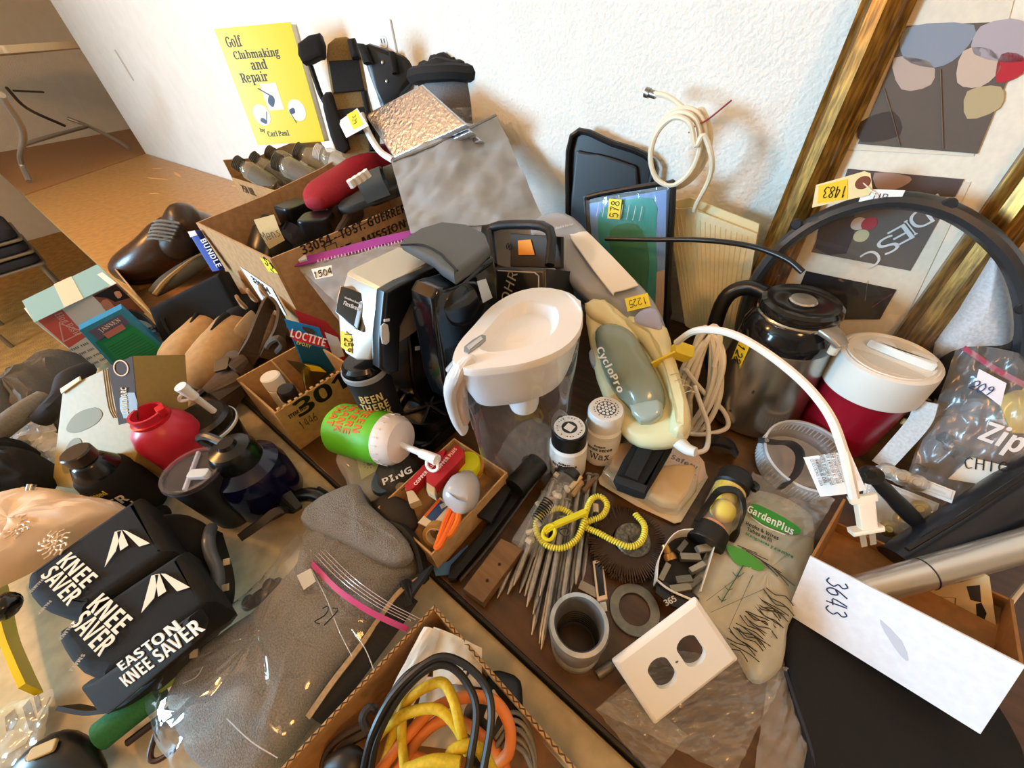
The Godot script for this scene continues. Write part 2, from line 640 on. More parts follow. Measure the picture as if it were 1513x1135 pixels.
func tables() -> void:
	# back table: scuffed brown board in two lengths, lamplight and shade put into their colours, long side against the wall
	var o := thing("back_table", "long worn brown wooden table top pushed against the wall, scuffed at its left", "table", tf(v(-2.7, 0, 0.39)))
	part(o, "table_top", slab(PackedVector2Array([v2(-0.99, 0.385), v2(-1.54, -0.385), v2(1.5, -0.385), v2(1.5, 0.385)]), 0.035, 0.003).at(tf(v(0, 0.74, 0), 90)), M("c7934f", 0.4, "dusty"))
	for q in [[v(-3.2398, .74, .118), 0.10, 0.018, -8], [v(-3.2675, .74, .2202), 0.10, 0.014, 14], [v(-3.5725, .74, .1288), 0.05, 0.02, 20], [v(-2.6002, .74, .0456), 0.035, 0.02, 0], [v(-2.9141, .74, .339), 0.03, 0.015, 30]]:
		var t := tf(v(0, 0, 0))
		t.origin = q[0] - o.position + v(0, 0.0003, 0)
		t.basis = Basis.from_euler(v(-PI / 2, 0, deg_to_rad(q[3])))
		part(o, "scuff", slab(sm2(PackedVector2Array([v2(-q[1], 0), v2(-q[1] * 0.3, -q[2] * 0.5), v2(q[1] * 0.6, -q[2] * 0.3), v2(q[1], q[2] * 0.1), v2(q[1] * 0.3, q[2] * 0.5), v2(-q[1] * 0.6, q[2] * 0.4)]), 3), 0.0008, 0.0003), M("e2b070", 0.7), t)
	table_legs(o, -1.2, 1.4, -0.3, 0.3)
	var p := thing("back_table", "brown wood grain table top, shade painted into its colour, under the hand tools and coffee maker", "table", tf(v(0.2, 0, 0.39)))
	part(p, "table_top", bx(2.8, 0.035, 0.77, 0, 0.002), M("644218", 0.3, "table"), tf(v(0, 0.705, 0)))  # same brown board as the left length, darkened to stand for less light
	part(p, "edge_shadow", bx(2.8, 0.037, 0.004, 0, 0.0008), M("1f150c", 0.5), tf(v(0, 0.7035, 0.387)))  # dark strip painting the shadow line between the two tables
	table_legs(p, -1.3, 1.3, -0.3, 0.3)
	var f := thing("front_table", "beige plastic folding table nearest the camera", "table", tf(v(-0.2, 0, 1.2)))
	part(f, "table_top", bx(2.3, 0.04, 0.82, 0.01, 0.004), M("c9b68c", 0.4, "dusty"), tf(v(0, 0.69, -0.009)))
	table_legs(f, -1.0, 1.0, -0.3, 0.3)
	# far end: another wooden top with a small folding table standing on it
	var a := thing("far_table", "wooden table in the alcove at the far left with a folding table on it", "table", tf(v(-5.0, 0, 0.1)))
	part(a, "table_top", slab(PackedVector2Array([v2(-0.9, 0.67), v2(-0.9, -0.65), v2(0.70, -0.65), v2(0.70, -0.095), v2(0.735, -0.095), v2(1.27, 0.67)]), 0.035, 0.003).at(tf(v(0, 0.74, 0), 90)), M("b07c46", 0.5, "card"))
	table_legs(a, -0.8, 0.55, -0.5, 0.55)
	var t := thing("folding_table", "small folding table with bent metal legs standing on the far wooden table", "table", tf(v(-4.5207, .74, .5785)))
	var lm := M("a9a294", 0.35, "", 0.6)
	inw(t, "table_top", bx(1.0, 0.04, 0.55, 0.02, 0.006).at(tf(v(-4.8607, 1.34, .267), 0, 20, 0)), M("e2cda4", 0.5, "paper"))
	inw(t, "leg", tube(f3([-4.0545,.75,.6967,-4.1101,.86,.654,-3.3959,1.04,.6051,-3.0708,1.2,.6062]), 0.014, 10), lm)
	inw(t, "leg", tube(f3([-4.5309,.75,.0248,-4.7034,.8,.0408,-5.1203,.88,.0878,-5.2057,.94,.1664]), 0.013, 10), lm)
	inw(t, "cross_bar", tube(f3([-3.9371,.94,.6189,-4.5088,.91,.3879,-5.0863,.88,.1039]), 0.012, 8), lm)
	inw(t, "brace", tube(f3([-5.1654,.9,.2184,-5.1213,1.04,.3612,-5.3651,1.16,.3643]), 0.011, 8), M("3a3128", 0.5))
	inw(t, "brace", tube(f3([-5.6906,1.1,.1374,-5.3704,1.14,.3386]), 0.007, 8), M("4a4034", 0.5))
	# dark stacking chairs beside the table end
	var c := thing("stacked_chair", "dark navy upholstered chair stack on the floor at the left edge", "chair", tf(v(-3.95, 0, 1.15)))
	for k in 3:
		part(c, "seat", bx(0.5, 0.05, 0.45, 0.05, 0.015), M("23252e", 0.8, "cloth"), tf(v(0, 0.40 + k * 0.075, 0)))
		part(c, "frame", bx(0.52, 0.015, 0.47, 0.03, 0.005), M("8b8170", 0.4, "", 0.6), tf(v(0, 0.383 + k * 0.075, 0)))
	for x in [-0.22, 0.22]:
		for z in [-0.2, 0.2]: part(c, "leg", tube(PackedVector3Array([v(x, 0, z), v(x, 0.39, z)]), 0.012, 8, 1), M("8b8170", 0.4, "", 0.6))

func v2(x: float, y: float) -> Vector2:
	return Vector2(x, y)

func tx(par: Node3D, s: String, c: Vector3, w: float, h: float, rot: float, mt: Material, face := "Droid Sans", wt := 700, it := false) -> void:
	txt(par, s, w, h, mt, tf(c, 0, 0, rot), face, wt, it)

func back_wall_things() -> void:
	var ink := M("15130f", 0.5)
	# paperback leaning in the jar box
	var b := thing("book", "yellow golf clubmaking book standing upright in the box of jars", "book", basis_of(.8498, -.0011, -.527, -.0605, .9932, -.0995, -1.4841, 1.0668, .2735))
	part(b, "front_cover", pl(.22, .2657, 0.002, 0, 0.0004), M("f0dc10", 0.3))
	part(b, "page_block", pl(.22 - 0.004, .2657 - 0.006, 0.026), M("efe9d8", 0.8, "paper"), tf(v(0, 0.003, -0.0262)))
	part(b, "back_cover", pl(.22, .2657, 0.002, 0, 0.0004), M("f0eee0", 0.3), tf(v(0, 0, -0.0284)))
	part(b, "spine", pl(0.0305, .2657, 0.002, 0, 0.0004), M("f0dc10", 0.3), tf(v(0, 0, -0.0285), 0, -90))
	var se := "Droid Serif"
	for q in [["Golf", v(.0412, .2382, .002), 0.046, 0.023], ["Clubmaking", v(.0948, .2072, .002), 0.136, 0.024], ["and", v(.0913, .1873, .002), 0.048, 0.022], ["Repair", v(.0645, .1577, .002), 0.083, 0.03], ["by", v(.032, .0357, .002), 0.016, 0.013], ["Carl Paul", v(.0795, .0269, .002), 0.07, 0.014]]:
		tx(b, q[0], q[1], q[2], q[3], 0, ink, se, 700)
	for q in [v(.0478, .0736, .002), v(.1632, .0799, .002)]:
		part(b, "printed_disc", slab(sm2(rr(0.052, 0.052, 0.025, 4), 1), 0.0006, 0.0002).mv(-0.026, -0.026, 0), M("f6f5ea", 0.3), tf(q))
	part(b, "printed_panel", plc(0.05, 0.062, 0.0005), M("f3f2dc", 0.3), tf(v(.0993, .1146, .002)))
	for q in [[v(.0921, .1071, .0028), 60.0, 1.0], [v(.0487, .0604, .0028), -25.0, 0.7], [v(.1477, .0774, .0028), 200.0, 0.7]]:
		var cl := slab(sm2(PackedVector2Array([v2(-0.014, -0.008), v2(0.008, -0.01), v2(0.013, 0.002), v2(0.003, 0.007), v2(-0.01, 0.006)]), 3), 0.0005, 0.0002)
		cl.add(plc(0.003, 0.036, 0.0005).mv(0.011, 0.02, 0))
		part(b, "printed_club_head", cl.at(Transform3D(Basis().scaled(Vector3.ONE * q[2]))), M("2e3350", 0.4), tf(q[0], 0, 0, q[1]))

	# box of jars behind the shoe box
	var cb := M("bd9360", 0.85, "card")
	var jb := carton("jar_box", "torn cardboard box of glass jars under the yellow book", tf(v(-1.40, 0.741, 0.20)), 0.30, 0.34, 0.25, cb)
	part(jb, "torn_flap", slab(PackedVector2Array([v2(-0.17, 0), v2(0.17, 0), v2(0.16, 0.035), v2(0.05, 0.05), v2(-0.08, 0.035), v2(-0.17, 0.05)]), 0.004, 0.001), cb, tf(v(-0.149, 0.25, 0), 0, 90))
	tx(jb, "750 ML", v(-0.06, 0.225, 0.171), 0.09, 0.022, 0, M("5a4128", 0.8))
	var gl := clear("d9d4c0", 0.25, 0.06)
	for q in [[v(-1.382, 1.0155, .3567), 0.024, "2c2a28", 70], [v(-1.4001, 1.0116, .3042), 0.020, "2a2826", 60], [v(-1.3945, 1.0217, .2496), 0.024, "3b2018", 75], [v(-1.2969, 1.0168, .2785), 0.028, "421d17", 80], [v(-1.3056, 1.0239, .2037), 0.028, "8a8374", 75], [v(-1.215, 1.0295, .1888), 0.026, "dcd8cc", 80]]:
		var j := thing("glass_jar", {"2c2a28": "glass jar with a dark lid at the left of the jar box", "2a2826": "second glass jar with a dark lid beside the leftmost one", "3b2018": "jar of dark brown contents lying under the yellow book", "421d17": "jar of deep red contents in the middle of the jar box", "8a8374": "grey glass jar lying under the yellow book's right corner", "dcd8cc": "jar with a ribbed white lid at the right of the jar box"}[q[2]], "jar", tf(q[0], 0, 35, q[3] - 20.0))
		part(j, "glass", lathe([0.01, -0.06, q[1], -0.058, q[1] + 0.002, -0.05, q[1] + 0.002, 0.02, q[1] - 0.008, 0.034, q[1] - 0.008, 0.042], 20), gl)
		part(j, "contents", lathe([0.01, -0.055, q[1] - 0.003, -0.05, q[1] - 0.003, 0.012, 0.005, 0.014], 16), M(q[2], 0.6))
		var rg := []
		for k in 5: rg += [q[1] - 0.004, 0.04 + k * 0.004, q[1] - 0.006, 0.042 + k * 0.004]
		part(j, "lid", lathe([0.004, 0.038] + rg + [0.004, 0.061], 24), M("5f5a50" if q[2] != "dcd8cc" else "e6e3da", 0.4, "", 0.3))

	# leg braces
	var tan_c := M("a58c5c", 0.9, "cloth")
	var blk := M("141312", 0.8, "cloth")
	var gry := M("262527", 0.85, "cloth")
	var k1 := thing("leg_brace", "tan and black hinged leg brace standing upright behind the shoe box", "brace", basis_of(.6428, 0, -.766, -.1593, .9781, -.1336, -1.0926, 1.0781, .2385))
	part(k1, "pad", slab(sm2(f2([.0458,.207,.1101,.2074,.11,.1085,.1044,-.0155,.0087,-.0163,.0247,.1157]), 3), 0.02, 0.006), tan_c)
	part(k1, "grey_panel", slab(f2([.0401,.1762,.1079,.1736,.105,.1144,.0311,.1152]), 0.010, 0.004), gry, tf(v(0, 0, 0.018)))
	part(k1, "grey_panel", slab(f2([.0237,.0827,.1078,.0836,.0992,.0293,.0195,.0282]), 0.010, 0.004), gry, tf(v(0, 0, 0.018)))
	part(k1, "strap", slab(sm2(f2([-.0117,.2062,.0412,.2208,.036,.1829,.0236,.1787,-.0135,.1714]), 2), 0.045, 0.008), blk, tf(v(0, 0, 0.012)))
	part(k1, "strap", slab(f2([.0947,.2085,.1124,.2097,.1145,.1744,.0949,.1733]), 0.035, 0.008), blk, tf(v(0, 0, 0.012)))
	part(k1, "strap", slab(sm2(f2([.003,.1095,.0256,.1184,.0287,.0879,.0346,-.0005,0,0,-.0031,.0625]), 2), 0.03, 0.008), blk, tf(v(0, 0, 0.006)))
	part(k1, "strap", slab(f2([.0961,.1124,.1099,.114,.1057,.0523,.1021,-.0106,.0806,-.0114,.0948,.0677]), 0.032, 0.008), blk, tf(v(0, 0, 0.01)))
	part(k1, "strut", tube(f3([-.0057,.1731,.01,-.0044,.1461,.01,-.0019,.1169,.01,.0057,.0918,.01]), 0.006, 8), blk)
	var k2 := thing("leg_brace", "glossy black leg brace behind the foil insulation roll", "brace", basis_of(.866, 0, -.5, -.121, .9703, -.2095, -1.0851, 1.1533, .0267))
	var gb := M("121113", 0.35)
	part(k2, "shell", slab(sm2(f2([-.0619,.1196,.0187,.1025,.0663,.0817,.0719,.0443,.0321,.0137,-.0243,-.0332,-.0446,.0172]), 3), 0.03, 0.012), gb)
	part(k2, "strap", slab(f2([-.0657,.1198,-.047,.1174,-.034,.0786,-.0558,.0769]), 0.05, 0.006), blk)
	part(k2, "strap", slab(f2([.0147,.1014,.0276,.0992,.0313,.0551,.0174,.0529]), 0.045, 0.006), blk)
	for q in [v(-.0077, .0805, .03), v(-.0041, .0409, .03)]: part(k2, "rivet", lathe([0.004, 0, 0.004, 0.002, 0.001, 0.003], 12), M("8a8a88", 0.3, "", 0.9), tf(q, 90))

	# insulated roll bag and foil insulation
	var foil := M("d6d6d8", 0.25, "foil", 0.85)
	var r := thing("insulated_bag", "round silver insulated bag with a rolled black rim beside the wall", "bag", basis_of(.866, 0, -.5, -.0436, .9962, -.0755, -.8649, 1.1097, .0676))
	var rows := []
	for j in 9:
		var ring := PackedVector3Array()
		for i in 28:
			var a := TAU * i / 28.0
			var w := 1.0 + 0.05 * nz(cos(a) * 2.0, sin(a) * 2.0, j * 0.5)
			ring.append(v(cos(a) * 0.088 * w + j * 0.002, -0.07 + j * 0.022, -0.08 - sin(a) * 0.06 * w))
		rows.append(ring)
	part(r, "silver_wall", MB.new().grid(rows.slice(0, 6), true), foil)
	part(r, "grey_band", MB.new().grid(rows.slice(5, 9), true), M("777476", 0.6, "cloth"))
	for q in [[0.0, 0.098, 0.066, 0.018], [0.012, 0.07, 0.05, 0.015], [0.022, 0.042, 0.03, 0.013]]:
		var pth := PackedVector3Array()
		for i in 14:
			var a := TAU * i / 14.0
			pth.append(v(cos(a) * q[1] + 0.016, 0.108 + q[0] + 0.012 * nz(cos(a), sin(a), q[1] * 50), -0.08 - sin(a) * q[2]))
		part(r, "rolled_rim", tube(pth, q[3], 8, 3, true), M("100f11", 0.75, "cloth"))
	part(r, "inner_lining", bx(0.13, 0.01, 0.08, 0.03).mv(0.016, 0.10, -0.08), foil)

	var f := thing("foil_insulation", "folded crinkled foil bubble insulation with a paper lot tag", "insulation", basis_of(.9795, .114, -.1658, -.1881, .8112, -.5537, -.8864, 1.073, .2252))
	var fo := f2([0,0,.212,.0544,.0681,.1551,-.1181,.1108])
	for k in 5:
		var g := grown(ccw(fo), -0.002 * (k % 3))
		part(f, "foil_layer", slab(g, 0.017, 0.007, 3), foil if k != 2 else M("e2ded8", 0.4, "paper"), tf(v(0.004 * sin(k * 2.0), 0.003 * cos(k * 3.0), -0.019 * (k + 1))))
	part(f, "rolled_edge", tube(f3([-.1245,.1139,-.005,-.0992,.077,.002,-.0493,.0245,0,-.0031,.0007,-.005]), 0.008, 8), M("f2f0ea", 0.5))
	var tg := part(f, "paper_tag", slab(f2([-.1678,.086,-.1008,.1092,-.0553,.0659,-.1326,.0456]), 0.0008, 0.0002), M("f4f1e6", 0.8), tf(v(0, 0, 0.03)))
	part(tg, "sticker", slab(f2([-.1362,.0981,-.1029,.1065,-.0722,.0705,-.1072,.0618]), 0.0006, 0.0002), M("f5dc3c", 0.6), tf(v(0, 0, 0.001)))
	part(tg, "handwriting", hand("329", 0.022, 0.012, 0.0008), ink, tf(v(-.105, .0842, .03) + v(0, 0, -0.0282), 0, 0, -70))

	# grey vinyl apron propped over the box end
	var ap := thing("vinyl_sheet", "stained grey vinyl sheet propped against the wall behind the coffee maker", "sheet", basis_of(.6973, -.05, -.715, -.5828, .5411, -.6063, -.6947, .9916, .3578))
	var c := f3([-.0005,-.0115,0,.288,-.0003,0,.214,.2953,0,-.0344,.1752,0])
	part(ap, "sheet", cloth(func(x, y): return bil(c[0], c[1], c[2], c[3], x, y) + v(0, 0, 0.014 * nz(x * 3, y * 3) + 0.01 * sin(x * 4)), 30, 30, 0.003), M("b6babd", 0.5, "stain"), Transform3D(), "", 60)
	part(ap, "hem", tube(f3([-.0307,.1711,.004,.0916,.2149,.012,.2093,.2823,.008]), 0.003, 6), M("8d8e8d", 0.5))

	trays()
	big_frame()

func trays() -> void:
	var dk := M("111215", 0.35)
	var a := thing("plastic_tray", "empty black plastic tray leaning on the wall behind the other tray", "tray", basis_of(.9903, 0, -.1392, -.0194, .9903, -.1378, -.5103, 1.1144, .03))
	part(a, "base", slab(sm2(f2([.0021,-.0048,.0916,-.0151,.1752,-.0387,.1835,-.1021,.225,-.3178,.0254,-.3642,.0055,-.1641]), 3), 0.005, 0.002), dk)
	part(a, "raised_panel", slab(sm2(f2([.0167,-.0515,.039,-.03,.1323,-.0439,.1583,-.069,.1831,-.229,.0364,-.2547]), 3), 0.009, 0.004), M("191a1d", 0.4), tf(v(0, 0, 0.004)))
	part(a, "rim", tube(f3([.0303,-.3585,.012,.0123,-.161,.012,.0056,-.0028,.012,.0952,-.0118,.012,.1794,-.0373,.012,.1889,-.0997,.012,.2272,-.3128,.012]), 0.006, 8, 4), dk)
	var b := thing("shrink_wrapped_tray", "teal tray in shrink wrap with a yellow lot sticker", "tray", basis_of(1, 0, 0, 0, .9848, -.1736, -.427, 1.0192, .1))
	part(b, "base", slab(sm2(f2([.0089,.0038,.1626,.0468,.1738,.0383,.1995,-.0777,.2348,-.2273,.0837,-.2822,.0327,-.1161,.0018,-.0101]), 3), 0.010, 0.003), dk)
	part(b, "rim", tube(f3([.0889,-.2757,.012,.0403,-.1118,.012,.0103,-.0101,.012,.0183,.0064,.012,.0956,.0303,.012,.1666,.0483,.012,.1777,.04,.012,.2041,-.074,.012,.2377,-.2216,.012]), 0.005, 8, 3), dk)
	part(b, "picture", slab(f2([.0143,-.0082,.1651,.0383,.1956,-.0786,.2313,-.2253,.0898,-.2764,.0468,-.1278]), 0.001, 0.0003), M("6f9ede", 0.2), tf(v(0, 0, 0.010)))
	part(b, "picture_green", slab(sm2(f2([.0492,-.0106,.1442,.0207,.1675,-.0458,.1907,-.1206,.2122,-.2322,.1179,-.2663,.0814,-.1343,.0473,-.0628]), 3), 0.001, 0.0003), M("009a94", 0.2), tf(v(0, 0, 0.0112)))
	part(b, "picture_leaf", slab(sm2(f2([.0717,-.0513,.1255,-.0284,.161,-.0731,.1755,-.139,.1807,-.2303,.1356,-.2461,.0997,-.1297]), 3), 0.001, 0.0003), M("007a4c", 0.25), tf(v(0, 0, 0.0124)))
	part(b, "picture_sand", slab(f2([.1872,-.1076,.2013,-.0986,.2313,-.2253,.215,-.2312]), 0.001, 0.0003), M("cdb9a2", 0.3), tf(v(0, 0, 0.0126)))
	var wr := f3([.004,-.0046,0,.1678,.0464,0,.2348,-.2273,0,.0837,-.2822,0])
	part(b, "shrink_wrap", cloth(func(x, y): return bil(wr[3], wr[2], wr[1], wr[0], x, y) + v(0, 0, 0.0165 + 0.0016 * nz(x * 26, y * 5)), 40, 14, 0.0), clear("ffffff", 0.07, 0.05), Transform3D(), "", 60)
	sticker(b, "578", .0295 * 0.9, 0.036, tf(v(.0762, -.0078, .019), 0, 0, 5), "f5dc22", 0.0)
	part(b, "handwriting", hand("578", 0.031, 0.017, 0.0011), M("15130f"), tf(v(.0768, -.0075, .0203), 0, 0, 95))
	for k in 8:
		part(b, "wrap_crease", tube(PackedVector3Array([v(0, 0, 0), v(0.001, -0.012 - 0.004 * (k % 3), 0.001), v(0.0, -0.026, 0)]), 0.0007, 5), clear("ffffff", 0.6, 0.1), tf(v(.029, -.0015, .0175) + v(0.010 + k * 0.013, 0.002 * k * 0.5, 0)))
	var f := thing("file_folder", "cream ribbed plastic file board standing against the wall under the cable coil", "folder", basis_of(.9903, 0, .1392, .0242, .9848, -.172, -.0999, 1.0148, .08))
	var fp := f2([-.1835,.0149,-.1547,.0057,-.1304,.0151,.0013,-.003,.0281,-.1062,.0517,-.2363,-.0169,-.2212,-.0615,-.2135])
	part(f, "back_sheet", slab(fp, 0.006, 0.001), M("ded3a0", 0.5), tf(v(-0.004, 0.006, -0.010)))
	part(f, "front_sheet", slab(f2([-.1757,.009,-.1497,-.0006,-.1247,.0067,-.0858,.0005,.0033,-.0104,.0284,-.1127,.0517,-.2363,-.0169,-.2212,-.0589,-.2124]), 0.006, 0.001), M("e3d9ab", 0.45, "paper"))
	for k in 16:
		var u := k / 16.0
		part(f, "rib", tube(PackedVector3Array([v(-.1587, -.0067, .006).lerp(v(.0007, -.0181, .006), u), v(-.0564, -.1938, .006).lerp(v(.0448, -.2232, .006), u)]), 0.0009, 5, 1), M("d8cd9b", 0.5))
	# white aerial cable, coiled and tied
	var x := thing("coaxial_cable", "coil of white aerial cable tied with a red twist tie on the wall", "cable", basis_of(1, 0, 0, 0, 1, 0, -.2625, 1.1188, .075))
	var q := PackedVector3Array()
	for p in f3([-.0653,.0751,.004,-.0355,.0729,.01,-.0052,.0599,.014,.0167,.0448,.016]): q.append(p)
	for k in 26:
		var a2 := PI / 2 - 0.5 - TAU * k / 8.0
		var s := 1.0 - 0.08 * (k / 8.0) + 0.015 * sin(k * 1.7)
		q.append(v(.0012, .0001, 0) + v(cos(a2) * 0.050 * s, sin(a2) * 0.064 * s, 0.008 + 0.0012 * k))
	for p in f3([.0447,.0275,.034,.0649,-.0049,.03,.0662,-.0375,.02,.054,-.0801,.012,.0512,-.0966,.006]): q.append(p)
	part(x, "cable", tube(q, 0.0042, 8, 5), M("e9dfc4", 0.45))
	part(x, "connector", lathe([0.003, -0.012, 0.006, -0.012, 0.006, 0.0, 0.0075, 0.0, 0.0075, 0.008, 0.004, 0.008], 10), M("9a948a", 0.3, "", 0.9), tf(v(-.0677, .075, .004), 0, 0, 80))
	part(x, "twist_tie", tube(f3([.0687,.0717,.02,.0473,.0511,.024,.0376,.0439,.026,.0281,.0397,.026,.0195,.0308,.02,.0129,.0248,.01]), 0.0014, 6), M("8d1c2c", 0.5))

func big_frame() -> void:
	var gold := M("c08a36", 0.28, "gilt", 0.6)
	var o := thing("picture_frame", "tall gilt framed photo collage leaning on the wall at the right", "picture frame", basis_of(1, 0, 0, 0, .9903, -.1392, -.0262, 1.0014, .08))
	var l0: Vector3 = v(-.0561, -.0118, 0)
	var r0: Vector3 = v(.1684, .0578, 0)
	var r1: Vector3 = v(.2112, .0322, 0)
	var y0 := v(-.0406, -.1142, 0).y
	var xs := [l0.x - 0.002, l0.x + 0.054, r0.x, r0.x + 0.054]
	for k in 2:
		var w: float = xs[k * 2 + 1] - xs[k * 2]
		var pr := PackedVector2Array([v2(0, -0.02), v2(w, -0.02), v2(w, 0.004), v2(w * 0.85, 0.008), v2(w * 0.78, 0.016), v2(w * 0.5, 0.022), v2(w * 0.22, 0.016), v2(w * 0.14, 0.008), v2(0, 0.004)])
		part(o, "side_rail", slab(pr, 0.92, 0.001).at(tf(v(xs[k * 2], -0.25, 0), -90)).at(Transform3D(Basis.from_scale(v(1, 1, -1)), Vector3.ZERO)), gold)
	for y in [-0.26, 0.62]: part(o, "end_rail", pl(xs[3] - xs[0], 0.05, 0.035, 0.006, 0.006), gold, tf(v(xs[0], y, -0.018)))
	part(o, "backing_board", pl(xs[3] - xs[0] - 0.01, 0.9, 0.004), M("77603e", 0.9), tf(v(xs[0] + 0.005, -0.25, -0.022)))
	part(o, "mat_board", pl(r0.x - l0.x - 0.05, 0.88, 0.003), M("efe6d2", 0.7, "paper"), tf(v(l0.x + 0.05, -0.24, -0.012)))
	var win := M("e6dcc6", 0.7, "paper")
	for q in [f2([-.0639,.291,-.0366,.3237,.0756,.3078,.1303,.1354,-.0021,.1317]), f2([-.0021,.0942,.1428,.1076,.1689,-.0777,-.0024,-.0959])]:
		part(o, "mat_window", slab(q, 0.0015, 0.0005), win, tf(v(0, 0, -0.009)))
	var ph := M("6b6560", 0.25)
	var p1 := part(o, "photo", slab(f2([-.001,.2647,.1006,.264,.1105,.2469,.1317,.1385,.0062,.1398]), 0.0012, 0.0003), M("655c55", 0.25), tf(v(0, 0, -0.0072)))
	for q in [[f2([-.0001,.2628,.0614,.2625,.0638,.2361,.0455,.2237,.0109,.2338]), "8a93a0"], [f2([.0007,.234,.0403,.2289,.0515,.2072,.0246,.202]), "b9a597"], [f2([.0679,.261,.1006,.264,.1205,.2292,.0758,.2359]), "b0a6ac"], [f2([.0646,.2392,.0877,.2405,.1057,.2234,.0981,.2058,.075,.2094]), "c9b3a0"], [f2([.0989,.2355,.1178,.234,.1267,.2184,.1099,.2097]), "b8303c"], [f2([.0886,.2011,.1154,.206,.1256,.1856,.1033,.1738]), "b8a680"], [f2([-.0018,.1657,.0277,.1784,.0472,.1531,.0089,.1425]), "453d3a"]]:
		part(p1, "photo_shape", slab(sm2(q[0], 3), 0.0004, 0.0001), M(q[1], 0.3), tf(v(0, 0, 0.0012)))
	for q in [f3([.0058,.2031,0,.0281,.1747,0,.0531,.1411,0]), f3([.0526,.2223,0,.074,.1837,0,.0973,.1415,0])]:
		part(p1, "photo_shape", tube(q, 0.0022, 5, 2, false, 0.2), M("a98a74", 0.4), tf(v(0, 0, 0.0014)))
	var p2 := part(o, "photo", slab(f2([.0082,.1087,.1345,.1098,.1369,.0891,.0125,.0768]), 0.0012, 0.0003), M("574d4b", 0.3), tf(v(0, 0, -0.0072)))
	part(p2, "photo_shape", slab(sm2(f2([.041,.1071,.081,.1067,.0796,.0947,.0578,.0848]), 3), 0.0004, 0.0001), M("a98f85", 0.4), tf(v(0, 0, 0.0012)))
	var p3 := part(o, "photo", slab(f2([.0097,.0554,.13,.0814,.135,.0719,.1402,-.0119,.013,-.0126]), 0.0012, 0.0003), M("5e5853", 0.3), tf(v(0, 0, -0.0072)))
	part(p3, "photo_shape", slab(sm2(f2([.0096,.0475,.0427,.0511,.0575,-.0046,.0157,-.0054]), 2), 0.0004, 0.0001), M("2f2a33", 0.3), tf(v(0, 0, 0.0012)))
	for q in [[v(.0531, .0396, .0014), "d2bfae"], [v(.0637, .0239, .0014), "c6b58a"], [v(.0653, .0419, .0016), "b0283a"]]: part(p3, "photo_shape", slab(sm2(rr(0.018, 0.018, 0.008), 1), 0.0004, 0.0001).mv(-0.009, -0.009, 0), M(q[1], 0.4), tf(q[0]))
	for q in [["D", v(.1219, .0753, .002)], ["D", v(.1165, .0577, .002)], ["I", v(.1125, .045, .002)], ["E", v(.1067, .0336, .002)], ["S", v(.0996, .0175, .002)], ["C", v(.0898, -.0051, .002)]]:
		part(p3, "lettering", letters(q[0], 0.02 if q[0] != "I" else 0.004, 0.025, "Droid Sans", 400), M("d8d6d2", 0.5), tf(q[1], 0, 0, -128))
	var p4 := part(o, "photo", slab(f2([.018,-.0433,.139,-.042,.1419,-.0918,.0231,-.133]), 0.0012, 0.0003), M("141217", 0.25), tf(v(0, 0, -0.0072)))
	part(p4, "photo_shape", tube(f3([.1368,-.0493,0,.124,-.0762,0]), 0.0016, 5, 1, false, 0.2), M("a33a40", 0.4), tf(v(0, 0, 0.0014)))
	part(p4, "photo_shape", tube(f3([.1006,-.0374,0,.1115,-.0684,0]), 0.001, 5, 1, false, 0.2), M("b9b4b4", 0.4), tf(v(0, 0, 0.0014)))
	# collapsible hoop
	var h := thing("hoop_frame", "black rimmed round hoop with clear film leaning in front of the collage", "hoop", basis_of(1, 0, 0, 0, .9903, -.1392, .0406, 1.0911, .118))
	var bk := M("2b2e31", 0.4)
	var ring := f3([-.0633,-.3288,0,-.0956,-.2511,0,-.1092,-.1745,0,-.1037,-.1153,0,-.0842,-.0656,0,-.05,-.0263,0,.0004,-.0008,0,.0543,-.0008,0,.1038,-.0197,0,.1506,-.0528,0,.1911,-.102,0,.221,-.1605,0,.2261,-.2085,0,.1969,-.2577,0,.1334,-.2955,0,.0388,-.3224,0,-.0257,-.3397,0])
	part(h, "rim", tube(ring, 0.0185, 10, 4, true, 0.6), bk)
	part(h, "film", MB.new().fan(up2(ccw(sm2(f2([-.0606,-.2961,-.0878,-.2339,-.0956,-.1704,-.0928,-.1171,-.0751,-.0699,-.0439,-.0327,.0042,-.0087,.0564,-.0086,.1036,-.0263,.1484,-.0585,.185,-.104,.2198,-.1718]), 2)), -0.004)), clear("ffffff", 0.01, 0.03))
	part(h, "white_fabric", dome(sm2(f2([.1729,-.0891,.1492,-.06,.1344,-.0465,.1373,-.0811,.1427,-.128,.1525,-.2016,.2194,-.1943,.2035,-.1365]), 3), 0.03, 5), M("e8eaee", 0.6, "cloth"), tf(v(0, 0, -0.035)))
	for q in [v(-.0864, -.0447, .012), v(.0596, .005, .012), v(.1822, -.0958, .012)]: part(h, "rivet", lathe([0.008, 0, 0.008, 0.002, 0.006, 0.004], 16), M("23262a", 0.35), tf(q, 90))
	part(h, "label", plc(0.042, 0.016, 0.0006), M("f2f1ea", 0.6), tf(v(-.008, .0051, .0145), 0, 0, 5))
	tx(h, "UP", v(-.0083, .0043, .0152), 0.014, 0.008, 5, M("5b5b5b"), "Droid Sans", 400)
	# manila lot tag hanging at the hoop
	var t := thing("lot_tag", "manila lot tag with a brown eyelet hanging at the top of the hoop", "tag", tf(Vector3.ZERO))
	t.transform = basis_of(1, 0, 0, 0, .9903, -.1392, .0406, 1.0911, .118)
	part(t, "card", slab(f2([-.0765,-.0195,-.0836,.0092,-.0383,.0313,-.0309,.0297,-.0201,.0114,-.0214,.0045]), 0.001, 0.0002), M("efd9a0", 0.7), tf(v(0, 0, 0.016)))
